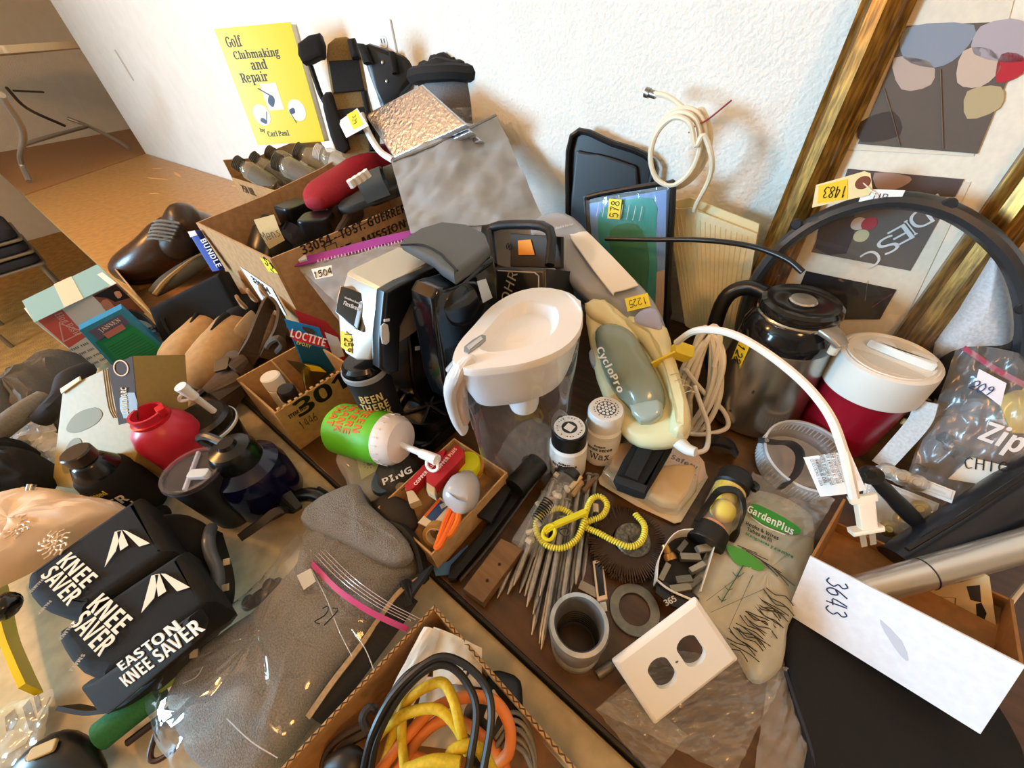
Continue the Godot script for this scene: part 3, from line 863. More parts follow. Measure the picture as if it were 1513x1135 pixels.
	part(t, "sticker", slab(f2([-.0723,-.0133,-.0801,.0088,-.0517,.0208,-.0412,-.0025]), 0.0005, 0.0002), M("f7c81e", 0.6), tf(v(0, 0, 0.0172)))
	part(t, "handwriting", hand("1483", .0253, 0.014, 0.0012), M("15130f"), tf(v(-.0591, .0035, .018), 0, 0, 190))
	part(t, "eyelet", lathe([0.0025, 0, 0.008, 0, 0.007, 0.0015, 0.003, 0.0015], 20), M("7c3f26", 0.7), tf(v(-.0338, .0183, .017), 90))
	part(t, "string", tube(f3([-.0338,.0184,.018,-.0206,.0106,.02,-.0115,.0037,.02]), 0.0007, 5), M("e8e0cc", 0.8))

func shoe_boxes() -> void:
	var cb := M("c69c6c", 0.85, "card")
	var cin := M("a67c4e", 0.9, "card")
	var ink := M("2a1c12", 0.7)
	# big carton of shoes
	var o := thing("shoe_box", "large open cardboard carton of men's shoes with printed side", "box", tf(v(-1.017, 0.741, 0.325)))
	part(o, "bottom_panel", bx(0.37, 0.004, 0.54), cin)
	part(o, "front_panel", bx(0.376, 0.25, 0.005), cb, tf(v(0, 0, 0.273)))
	part(o, "back_panel", bx(0.376, 0.30, 0.005), cb, tf(v(0, 0, -0.273)))
	part(o, "right_panel", bx(0.005, 0.25, 0.54), cb, tf(v(0.1855, 0, 0)))
	part(o, "left_panel", slab(PackedVector2Array([v2(-0.273, 0), v2(0.273, 0), v2(0.273, 0.325), v2(0.08, 0.285), v2(-0.1, 0.262), v2(-0.273, 0.25)]), 0.005, 0.001), cb, tf(v(-0.188, 0, 0), 0, 90))
	for z in [-0.12, 0.06]: part(o, "fold_crease", tube(PackedVector3Array([v(-0.181, 0.04, z), v(-0.181, 0.16, z + 0.004), v(-0.182, 0.262, z)]), 0.003, 6, 2), cb)
	part(o, "printed_label", slab(f2([.1603,-.0704,.301,-.0843,.3001,-.156,.175,-.1539]), 0.0006, 0.0002).at(o.transform.affine_inverse() * basis_of(1, 0, 0, 0, 1, 0, -1.205, .99, .602)), M("f0f0ec", 0.6))
	var pr := Node3D.new()
	pr.free()
	part(o, "lettering", letters("33054", 0.075, 0.018).at(o.transform.affine_inverse() * basis_of(1, 0, 0, 0, 1, 0, -1.205, .99, .602) * tf(v(.2385, -.0941, .001), 0, 0, -8)), ink)
	for k in 3: part(o, "lettering", letters("IIII III", 0.06 - k * 0.01, 0.007).at(o.transform.affine_inverse() * basis_of(1, 0, 0, 0, 1, 0, -1.205, .99, .602) * tf(v(.2403, -.1268, .001) + v(0.004 * k, -0.011 * k, 0), 0, 0, -8)), ink)
	part(o, "price_sticker", slab(f2([.3291,-.0061,.3654,-.0042,.3848,-.0262,.3365,-.0349]), 0.0006, 0.0002).at(o.transform.affine_inverse() * basis_of(1, 0, 0, 0, 1, 0, -1.205, .99, .602)), M("f0e22a", 0.6), Transform3D(), "yellow lot sticker")
	part(o, "handwriting", hand("52", 0.03, 0.02, 0.001).at(o.transform.affine_inverse() * basis_of(1, 0, 0, 0, 1, 0, -1.205, .99, .602) * tf(v(.3613, -.0132, .0012), 0, 0, -30)), ink)
	for q in [["33054 - TOST. GUERRERO YELLOW", v(.2618, -.0063, .0006), 0.40, 0.019], ["52 CT - MISSION YELLOW", v(.2758, -.0394, .0006), 0.36, 0.019]]:
		part(o, "lettering", letters(q[0], q[2], q[3]).at(o.transform.affine_inverse() * basis_of(0, 0, -1, 0, 1, 0, -.829, .99, .6) * tf(q[1])), ink)
	for q in [f3([.1139,-.0116,.0005,.3421,.0028,.0005]), f3([.1059,-.0446,.0005,.3516,-.0356,.0005]), f3([.1112,-.0105,.0005,.1099,-.0432,.0005]), f3([.1078,-.0181,.0005,.1378,-.0176,.0005]), f3([.1031,-.0435,.0005,.1335,-.0435,.0005]), f3([.1378,-.0176,.0005,.135,-.044,.0005])]:
		part(o, "printed_line", tube(q, 0.0009, 4, 1).at(o.transform.affine_inverse() * basis_of(0, 0, -1, 0, 1, 0, -.829, .99, .6)), ink)
	# shoes in it
	var red := M("b3162c", 0.75, "cloth")
	var s := thing("sneaker", "red canvas sneaker with white stripes on its side in the shoe carton", "shoe", tf(v(-1.0736, 1.01, .2374)))
	inw(s, "upper", body([[v(-.994, 1.01, .3919), 0.03, 0.02], [v(-1.0197, 1.015, .3517), 0.05, 0.03], [v(-1.0435, 1.025, .2624), 0.046, 0.032], [v(-1.0483, 1.04, .1772), 0.044, 0.036], [v(-1.0119, 1.05, .1328), 0.03, 0.03]]), red)
	inw(s, "sole", tube(f3([-1.0465,1,.3745,-1.0671,1.01,.352,-1.109,1.02,.2737,-1.1155,1.03,.1779,-1.0793,1.04,.1309]), 0.009, 8), M("ece4d6", 0.7))
	for k in 4: inw(s, "stripe", tube(PackedVector3Array([v(-.8713, 1.05, .3561).lerp(v(-.8638, 1.06, .3156), k / 3.0), v(-.8714, 1.065, .3605).lerp(v(-.8658, 1.075, .3212), k / 3.0)]), 0.008, 6, 1), M("f1ece2", 0.7))
	var slide := M("3b3c3a", 0.7)
	for q in [[v(-.9147, .995, .289), "dark grey slide sandal nearer the red sneaker", 0.0], [v(-.8894, 1, .2264), "dark grey slide sandal half hidden by the vinyl sheet", 0.01]]:
		var d := thing("slide_sandal", q[1], "sandal", Transform3D(Basis.from_euler(v(0.2, 0.9, 0.25)).scaled(v(0.72, 0.72, 0.72)), q[0]), "pair of dark slide sandals in the carton")
		part(d, "sole", slab(sm2(PackedVector2Array([v2(-0.12, 0), v2(-0.09, 0.035), v2(0, 0.036), v2(0.1, 0.045), v2(0.13, 0), v2(0.1, -0.045), v2(0, -0.036), v2(-0.09, -0.035)]), 3), 0.03, 0.008).at(tf(Vector3.ZERO, -90)), slide)
		part(d, "strap", strap(PackedVector3Array([v(0.03, 0.02, 0.048), v(0.03, 0.07, 0.035), v(0.03, 0.085, 0), v(0.03, 0.07, -0.035), v(0.03, 0.02, -0.048)]), v(1, 0, 0.1), 0.085, 0.006), M("454744", 0.65))
	# black boots, soles up
	var bl := M("0c0c0d", 0.35, "leather")
	for q in [[v(-1.1187, .99, .4006), v(-1.1084, .94, .4768), "left"], [v(-.9745, .99, .4181), v(-1.0207, .94, .4599), "right"]]:
		var d := thing("black_boot", "upturned black boot heel %s the note in the shoe carton" % ("nearest" if q[2] == "left" else "second from"), "boot", tf(q[1]))
		var dr: Vector3 = (q[0] - q[1]).normalized()
		inw(d, "heel", plc(0.07, 0.075, 0.13, 0.018, 0.006).at(Transform3D(Basis(dr.cross(Vector3.UP).normalized(), Vector3.UP.cross(dr.cross(Vector3.UP)).normalized(), -dr).orthonormalized(), q[0])), bl)
		inw(d, "shaft", body([[q[0] - dr * 0.10, 0.034, 0.036], [q[1], 0.045, 0.045], [q[1] - dr * 0.1 - v(0, 0.03, 0), 0.05, 0.045]]), M("161718", 0.3, "leather"))
	var br := M("4a3628", 0.6, "leather")
	var d := thing("brown_shoe", "dark brown leather shoe with a rounded collar beside the black boots", "shoe", tf(v(-1.159, .89, .2801)))
	inw(d, "upper", body([[v(-1.0016, .91, .429), 0.02, 0.02], [v(-1.0106, .92, .3995), 0.035, 0.03], [v(-1.0514, .93, .3285), 0.045, 0.04], [v(-1.0864, .93, .2566), 0.03, 0.03]]), br)
	inw(d, "collar", tube(f3([-.9881,.955,.3883,-1.0754,.965,.3231,-1.1036,.97,.2774,-1.0195,.975,.3096,-.9497,.97,.3524,-.9126,.965,.3946,-.8848,.96,.4277]), 0.010, 8), br)
	inw(d, "tongue", body([[v(-1.0627, .975, .3549), 0.015, 0.008], [v(-1.0754, .98, .3329), 0.018, 0.008], [v(-1.0992, .98, .3099), 0.01, 0.006]]), M("c49a5a", 0.6), "tan tongue label")
	var e := thing("black_shoe", "black leather shoe under the note in the shoe carton", "shoe", tf(v(-1.1993, .86, .4409)))
	inw(e, "upper", body([[v(-1.175, .89, .4933), 0.02, 0.02], [v(-1.0911, .91, .4953), 0.04, 0.035], [v(-1.0713, .91, .4366), 0.045, 0.04], [v(-1.0627, .91, .3922), 0.03, 0.03]]), M("0e0b0a", 0.4, "leather"))
	inw(e, "collar", tube(f3([-1.2362,.91,.4917,-1.2581,.92,.4687,-1.204,.92,.4752,-1.1543,.91,.5041]), 0.007, 6), M("3a2c22", 0.6))
	var n := thing("paper_note", "cream paper note reading Mens standing in the shoe carton", "note", basis_of(.5, 0, -.866, -.2241, .9659, -.1294, -.955, .9638, .5533))
	part(n, "paper", cloth(func(x, y): return bil(v(0, 0, 0), v(.037, .0112, 0), v(.0357, .0646, 0), v(-.0062, .0615, 0), x, y) + v(0, 0, 0.006 * sin(y * 4)), 8, 10, 0.0006), M("f3e6b8", 0.8, "paper"))
	part(n, "handwriting", hand("Mens", 0.040, 0.018, 0.0011), M("3a2f28"), tf(v(.017, .0289, .011), 0, 0, 8))

	# low box with boots at the far left
	var lb := thing("low_box", "low cardboard box holding brown lace-up boots at the left table edge", "box", tf(v(-1.42, .741, .63), 0, -3))
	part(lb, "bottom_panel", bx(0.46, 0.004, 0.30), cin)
	part(lb, "side_panel", bx(0.46, 0.09, 0.004), cb, tf(v(0, 0, 0.148)))
	part(lb, "side_panel", bx(0.46, 0.09, 0.004), cb, tf(v(0, 0, -0.148)))
	part(lb, "end_panel", bx(0.004, 0.09, 0.292), cb, tf(v(0.228, 0, 0)))
	part(lb, "end_panel", bx(0.004, 0.09, 0.292), cb, tf(v(-0.228, 0, 0)))
	var lea := M("4b2f1b", 0.28, "leather")
	var b := thing("lace_up_boot", "polished dark brown lace-up boot lying in the low box", "boot", tf(v(-1.6465, .77, .6516)))
	inw(b, "upper", body([[v(-1.7117, .8, .7494), 0.03, 0.02], [v(-1.6594, .815, .7311), 0.05, 0.045], [v(-1.595, .84, .6672), 0.055, 0.06], [v(-1.5767, .86, .5964), 0.055, 0.075], [v(-1.5683, .85, .5293), 0.06, 0.085], [v(-1.4886, .84, .5037), 0.05, 0.07]], Vector3.UP, 2.2, 24), lea, "", 60)
	inw(b, "shaft", body([[v(-1.5518, .86, .6047), 0.05, 0.05], [v(-1.5055, .91, .5791), 0.045, 0.05], [v(-1.4584, .94, .5664), 0.042, 0.048]], v(1, 0, 0), 2.2, 20), M("3f2918", 0.35, "leather"))
	inw(b, "sole", tube(f3([-1.7296,.79,.7588,-1.6554,.78,.7581,-1.6306,.77,.7056,-1.5977,.77,.6433]), 0.012, 8), M("1d1511", 0.6))
	for k in 6:
		var c := v(-1.4746, .91, .6391).lerp(v(-1.434, .955, .604), k / 5.0)
		inw(b, "lace", tube(PackedVector3Array([c + v(-0.035, 0.0, 0.03), c + v(0, 0.006, 0.018), c + v(0.035, -0.004, -0.01)]), 0.0035, 6, 3), M("6f6a60", 0.8))
	inw(b, "lace", tube(f3([-1.4527,.95,.6215,-1.4851,.94,.6431,-1.5021,.92,.6556,-1.4904,.91,.6481,-1.4911,.91,.627]), 0.003, 6), M("6f6a60", 0.8))
	var b2 := thing("lace_up_boot", "second boot with a grey sole lying on its side in the low box", "boot", tf(v(-1.5834, .76, .6175)))
	inw(b2, "sole", body([[v(-1.4318, .8, .7401), 0.02, 0.012], [v(-1.4392, .81, .6934), 0.035, 0.018], [v(-1.4653, .82, .6044), 0.035, 0.018], [v(-1.4931, .82, .5235), 0.03, 0.016]]), M("4e4d44", 0.7, "dusty"))
	inw(b2, "welt", tube(f3([-1.3848,.81,.7479,-1.4122,.825,.6998,-1.4612,.835,.6068,-1.4834,.835,.5334]), 0.006, 6), M("a98c5c", 0.7))
	# blue carton edge
	var bb := thing("blue_box", "narrow blue and white carton wedged behind the shoe carton corner", "box", basis_of(.766, 0, -.6428, -.2198, .9397, -.262, -1.1641, .8851, .6194))
	part(bb, "carton", slab(f2([-.0288,.0943,-.0113,.0961,.0148,.0023,-.0051,.0003]), 0.02, 0.001), M("1f3fae", 0.4))
	part(bb, "white_end", slab(f2([-.0288,.0943,-.0113,.0961,-.0088,.0852,-.027,.0818]), 0.001, 0.0002), M("e9e9ef", 0.5), tf(v(0, 0, 0.0202)))
	part(bb, "lettering", letters("BUNDLE", .0672, 0.014), M("dfe6fa"), tf(v(.0087, .0433, .0206), 0, 0, -75.7893))

	# zip bag in front of the carton
	var z := thing("zip_bag", "clear zip bag with purple slider lying against the printed carton side", "bag", basis_of(.5969, .0655, -.7996, -.7707, .3239, -.5488, -.8406, .9601, .5655))
	var film := clear("eef0f2", 0.22, 0.12)
	part(z, "film", cloth(func(x, y): return bil(v(.0992, -.1493, -.03), v(.3585, -.1044, -.03), v(.402, -.0153, 0), v(.0056, .006, 0), x, y) + v(0, 0, 0.012 * nz(x * 5, y * 5) + 0.02 * sin(x * PI) * sin(y * PI)), 40, 24, 0.0), film, Transform3D(), "", 60)
	part(z, "film", cloth(func(x, y): return bil(v(.073, -.1465, -.045), v(.3556, -.1084, -.045), v(.4028, -.0106, -.004), v(.0037, .0109, -.004), x, y) + v(0, 0, 0.01 * nz(x * 5 + 9, y * 5)), 40, 24, 0.0), film, Transform3D(), "", 60)
	var pur := M("a2359a", 0.35)
	part(z, "zipper", slab(f2([.0004,.0157,.0559,.0133,.1847,.0197,.3021,.0188,.4098,.0154,.4065,-.0036,.2982,-.0016,.1817,-.0044,.0575,-.0093,.0025,-.0087]), 0.003, 0.001), pur)
	for k in 40: part(z, "zipper_tooth", plc(0.002, 0.008, 0.0012), M("e9b6e4", 0.4), tf(v(.0561, -.01, .003).lerp(v(.3268, -.0085, .003), k / 39.0)))
	part(z, "slider", slab(f2([.0144,.0211,.0311,.0216,.0357,-.002,.0192,-.0024]), 0.006, 0.001), M("e6e9f0", 0.35), tf(v(0, 0, 0.002)))
	part(z, "paper_label", slab(f2([.0533,-.0599,.0922,-.0618,.0927,-.0911,.0595,-.089]), 0.0006, 0.0002), M("f6f5f0", 0.7), tf(v(0, 0, 0.03)))
	part(z, "handwriting", hand("1504", .0354, 0.016, 0.0012), M("15130f"), tf(v(.075, -.0777, .0315), 0, 0, 4))


func left_things() -> void:
	var ink := M("15130f", 0.5)
	# big boxed book set
	var o := thing("book_box", "tall teal topped book box with red panel and a woman's photo", "book", basis_of(-.0349, 0, -.9994, 0, 1, 0, -1.2769, .74, .9503))
	var fr := f2([-.0153,.1459,.1484,.1621,.1508,.0147,-.0028,-.0001])
	part(o, "box", slab(fr, 0.11, 0.001).mv(0, 0, -0.11), M("e5e7df", 0.5))
	part(o, "teal_top", slab(f2([-.1541,-.0001,-.2361,.1613,-.0561,.1601,.0037,-.0005]), 0.001, 0.0003).at(o.transform.affine_inverse() * basis_of(1, 0, 0, 0, 0, -1, -1.2332, .8999, .9618)), M("8fbcc2", 0.5))
	part(o, "red_panel", slab(f2([-.0094,.146,.0363,.1502,.0329,.0776,-.0065,.0694]), 0.0006, 0.0002), M("da6456", 0.5))
	part(o, "photo_panel", slab(f2([.0959,.156,.1475,.1608,.1542,.0757,.1065,.0667,.0927,.1023,.0974,.1262]), 0.0006, 0.0002), M("8a5238", 0.45))
	part(o, "photo_hair", slab(f2([.0951,.1528,.1445,.1604,.1501,.1209,.1212,.1247,.1143,.1394]), 0.0004, 0.0001), M("1b1210", 0.4), tf(v(0, 0, 0.0006)))
	part(o, "photo_face", slab(sm2(f2([.097,.1337,.1125,.1366,.1137,.1174,.1087,.1011,.0963,.1079]), 2), 0.0004, 0.0001), M("c98a6c", 0.45), tf(v(0, 0, 0.0006)))
	part(o, "photo_ear", slab(sm2(f2([.1318,.1451,.142,.1436,.1399,.1318,.1299,.1294]), 2), 0.0004, 0.0001), M("d9a78a", 0.45), tf(v(0, 0, 0.0011)))
	for q in [f3([.0142,.1253,.0008,-.0051,.0864,.0008]), f3([-.0051,.0864,.0008,.0356,.0899,.0008]), f3([.0142,.1253,.0008,.0356,.0899,.0008])]: part(o, "printed_line", tube(q, 0.0012, 4, 1), M("e7b7ac"))
	part(o, "lettering", letters("Hog Basic", .059, 0.018, "Droid Serif", 400), M("eec9bf"), tf(v(.0229, .1165, .0008), 0, 0, -90.3159))
	for k in 4: part(o, "lettering", letters("iiiii iiii iii", 0.05 - 0.008 * (k % 2), 0.005), M("6f767a"), tf(v(.0152, .0632, .0004).lerp(v(.0203, .0139, .0004), k / 3.0), 0, 0, 0))
	part(o, "top_label", slab(f2([-.1917,.064,-.208,.1016,-.028,.0907,-.0169,.0543]), 0.0006, 0.0002).at(o.transform.affine_inverse() * basis_of(1, 0, 0, 0, 0, -1, -1.2332, .8999, .9618) * tf(v(0, 0, 0.001))), M("e9d5bb", 0.6))
	# smaller teal book in front
	var g := thing("book", "smaller blue and green hardback book leaning on the book box", "book", basis_of(.1736, 0, -.9848, 0, 1, 0, -1.1693, .74, .913))
	part(g, "cover", slab(f2([-.0008,.1357,.0839,.1499,.1014,.0181,-.0056,.0065]), 0.03, 0.001).mv(0, 0, -0.03), M("2d8fbf", 0.4))
	part(g, "purple_panel", slab(f2([.0088,.1271,.0752,.14,.0768,.1141,.0126,.0996]), 0.0005, 0.0001), M("5d5c86", 0.45))
	part(g, "green_border", slab(f2([.0036,.1008,.0748,.1151,.0949,.0218,.0001,.0114]), 0.0005, 0.0001), M("0f7f67", 0.45))
	part(g, "green_panel", slab(f2([.0127,.0921,.0793,.1055,.0918,.0361,.0095,.0266]), 0.0005, 0.0001), M("149060", 0.45), tf(v(0, 0, 0.0006)))
	part(g, "pink_panel", slab(f2([.025,.1114,.0651,.1199,.0649,.1072,.0271,.0992]), 0.0005, 0.0001), M("b3797c", 0.45), tf(v(0, 0, 0.0006)))
	part(g, "lettering", letters("JANSEN", .0436, 0.011, "Droid Serif", 400), M("f1ece8"), tf(v(.0466, .1242, .0008), 0, 0, 11.9021))
	for k in 9: part(g, "printed_line", tube(PackedVector3Array([v(.0149, .0801, .0012).lerp(v(.0183, .0323, .0012), k / 8.0), v(.0717, .0912, .0012).lerp(v(.0856, .0402, .0012), k / 8.0)]), 0.0005, 4, 1), M("0a4a36"))
	part(g, "pages", slab(f2([-.0094,.0047,.0995,.0149,.0965,-.0005,-.0115,-.0114]), 0.022, 0.001).mv(0, 0, -0.026), M("d9dde2", 0.6))
	# black felt case
	var f := thing("felt_case", "flat black felt case lying in front of the low boot box", "case", basis_of(.7071, 0, -.7071, -.2988, .9063, -.2988, -1.1355, .76, .8052))
	part(f, "case", slab(f2([-.0288,.1086,.1575,.1716,.1752,.0916,.155,.0583,.0031,-.0004,-.0278,.0287]), 0.05, 0.012, 3).mv(0, 0, -0.05), M("0b0c0e", 0.95, "cloth"))
	part(f, "flap_edge", tube(f3([-.0004,.0831,.001,.0012,.0536,.001,.0178,.0116,.001]), 0.004, 6), M("202226", 0.9))
	var f2 := thing("black_strap", "short black buckle strap between the blue book and the felt case", "strap", tf(v(-1.2728, .79, .8026)))
	inw(f2, "webbing", strap(f3([-1.2652,.83,.8185,-1.2384,.82,.8043,-1.2028,.8,.8019,-1.2147,.79,.8135]), v(0.3, 1, 0), 0.03, 0.004), M("1a1512", 0.7))
	inw(f2, "buckle", bx(0.03, 0.012, 0.02, 0.004).at(tf(v(-1.2077, .795, .8035), 0, 30, 20)), M("141414", 0.4))
	# tan clogs
	var suede := M("c8a06c", 0.85, "card")
	var inner := M("131215", 0.9)
	for q in [[v(-1.0519, .77, .838), v(-1.0655, .785, .8017), v(-1.0833, .795, .7479), v(-1.1309, .8, .6985), "left tan suede clog with a deep notch at its instep"], [v(-.943, .77, .8305), v(-.9483, .79, .7949), v(-.9936, .8, .734), v(-1.0318, .805, .6842), "right tan suede clog nearer the brown sandal"]]:
		var c := thing("clog", q[4], "shoe", tf(q[0]), "pair of tan suede clogs")
		var ax: Vector3 = (q[3] - q[0]).normalized()
		var sd := ax.cross(Vector3.UP).normalized()
		inw(c, "toe_upper", body([[q[0] - ax * 0.012, 0.018, 0.012], [q[0], 0.034, 0.024], [q[1], 0.046, 0.036], [q[2] - v(0, 0.004, 0), 0.044, 0.042], [q[3] - v(0, 0.004, 0), 0.036, 0.036]], Vector3.UP, 2.1, 22), suede, "", 60)
		inw(c, "side_wing", body([[q[2] + sd * 0.030 - ax * 0.03, 0.012, 0.022], [q[3] + sd * 0.034 - v(0, 0.006, 0), 0.009, 0.028], [q[3] + ax * 0.045 + sd * 0.026 - v(0, 0.01, 0), 0.005, 0.02]]), M("d2b287", 0.8, "card"))
		inw(c, "side_wing", body([[q[2] - sd * 0.030 - ax * 0.03, 0.012, 0.022], [q[3] - sd * 0.034 - v(0, 0.006, 0), 0.009, 0.028], [q[3] + ax * 0.045 - sd * 0.026 - v(0, 0.01, 0), 0.005, 0.02]]), M("d2b287", 0.8, "card"))
		inw(c, "notch", tube(PackedVector3Array([q[2] + v(0, 0.036, 0), q[2].lerp(q[3], 0.6) + v(0, 0.036, 0), q[3] + v(0, 0.03, 0)]), [0.003, 0.010], 8), inner)
		inw(c, "lining", body([[q[3] + v(0, 0.006, 0) - ax * 0.02, 0.022, 0.024], [q[3] + ax * 0.03, 0.028, 0.03], [q[3] + ax * 0.075 + v(0, 0.01, 0), 0.026, 0.02]]), inner)
		inw(c, "sole", body([[q[0] - v(0, 0.022, 0) - ax * 0.012, 0.03, 0.008], [q[1] - v(0, 0.03, 0), 0.048, 0.01], [q[3] - v(0, 0.035, 0), 0.04, 0.01]]), M("2a2320", 0.8))
	# brown strap sandal
	var dk := M("5a4734", 0.75, "leather")
	var sn := thing("strap_sandal", "worn brown leather sandal with buckled straps and looped heel", "sandal", tf(v(-.9338, .74, .7857)))
	inw(sn, "footbed", body([[v(-.8721, .76, .8563), 0.02, 0.01], [v(-.8801, .76, .8242), 0.042, 0.012], [v(-.9302, .77, .7407), 0.04, 0.012], [v(-.9801, .79, .6515), 0.035, 0.012], [v(-.998, .8, .6119), 0.02, 0.01]]), M("7a5a38", 0.8, "leather"))
	inw(sn, "strap", strap(f3([-.9276,.76,.8199,-.8534,.81,.7955,-.7924,.815,.7952,-.7968,.77,.801]), v(-.0435, 0, -.0599), 0.06, 0.006), dk)
	inw(sn, "strap", strap(f3([-.9874,.77,.7653,-.8769,.825,.7506,-.8263,.825,.7475,-.8367,.78,.7443]), v(-.0435, 0, -.0599), 0.035, 0.006), dk)
	inw(sn, "heel_strap", strap(f3([-.858,.8,.7471,-.8453,.84,.7087,-.874,.87,.6562,-.8985,.88,.6209,-.86,.87,.6223,-.8177,.85,.6587,-.8251,.81,.6989]), Vector3.UP, 0.032, 0.006), dk)
	inw(sn, "ankle_strap", tube(f3([-.8365,.82,.6942,-.8088,.85,.6808,-.7878,.86,.6691,-.7925,.84,.6678,-.8136,.82,.6787]), 0.007, 8), dk)
	inw(sn, "buckle", plc(0.03, 0.03, 0.006, 0.005).at(tf(v(-.8491, .83, .7702), -70, 30, 20)), M("2c241d", 0.4))
	for q in [v(-.988, .87, .6521), v(-.9972, .87, .6229), v(-.9674, .88, .6028)]: inw(sn, "loop", tube(PackedVector3Array([q + v(-0.012, -0.012, 0), q + v(-0.008, 0.012, 0), q + v(0.01, 0.01, 0.004), q + v(0.012, -0.012, 0)]), 0.004, 6, 4, true), M("9a7146", 0.7))
	# glass tumblers carton
	var t := thing("glassware_box", "beige carton with printed drinking glasses and dark brown band", "box", basis_of(.8192, 0, -.5736, -.3531, .788, -.5043, -.8392, .7892, 1.0739))
	part(t, "carton", slab(f2([.0425,.161,.1717,.2115,.1674,.0676,.1294,-.0166,.0013,0]), 0.09, 0.002).mv(0, 0, -0.09), M("b59c5c", 0.5, "paper"))
	part(t, "brown_band", slab(f2([.1277,.1939,.1717,.2115,.1711,.1112,.1358,.1024]), 0.0006, 0.0002), M("3d2a1c", 0.75))
	part(t, "printed_seal", lathe([0.011, 0, 0.013, 0, 0.013, 0.0006, 0.011, 0.0006], 24, false, false), M("e2b98c"), tf(v(.1507, .1927, .0008), 90))
	part(t, "photo_glass", slab(sm2(f2([.1432,.1457,.17,.1543,.1708,.1199,.1466,.1133]), 2), 0.0006, 0.0002), M("6a5038", 0.35), tf(v(0, 0, 0.0007)))
	part(t, "lettering", letters("LUMINARC", .0417, 0.010), M("d9c9a0"), tf(v(.1517, .1416, .0016), 0, 0, 88))
	for q in [f2([.0411,.0952,.0613,.1195,.0963,.1305,.1093,.1197,.0928,.1021,.0573,.0887]), f2([.0269,.0436,.0458,.0752,.0635,.0798,.0661,.0621,.0501,.0327,.0289,.0211])]:
		part(t, "photo_glass", slab(sm2(q, 3), 0.0006, 0.0002), M("857a4c", 0.6))
	for k in 3: part(t, "printed_line", tube(PackedVector3Array([v(.1185, .1919, .0004) + v(k * 0.004, 0, 0), v(.1209, .1328, .0004) + v(k * 0.004, 0, 0), v(.1281, .1133, .0004) + v(k * 0.004, 0, 0)]), 0.0006, 4, 3), M("a08a55"))
	part(t, "open_flap", slab(f2([.0013,0,.093,.0041,.1459,-.0196,.1271,-.0359,.089,-.0289]), 0.002, 0.0005), M("c3b377", 0.55, "paper"), tf(v(0, -0.004, -0.02)))
	part(t, "torn_edge", slab(f2([.0425,.161,.0786,.1803,.0802,.1739,.0437,.1523]), 0.003, 0.001), M("efe6c6", 0.7), tf(v(0, 0, 0.0006)))
	soft_things()
	bottles()
	knee_pads()

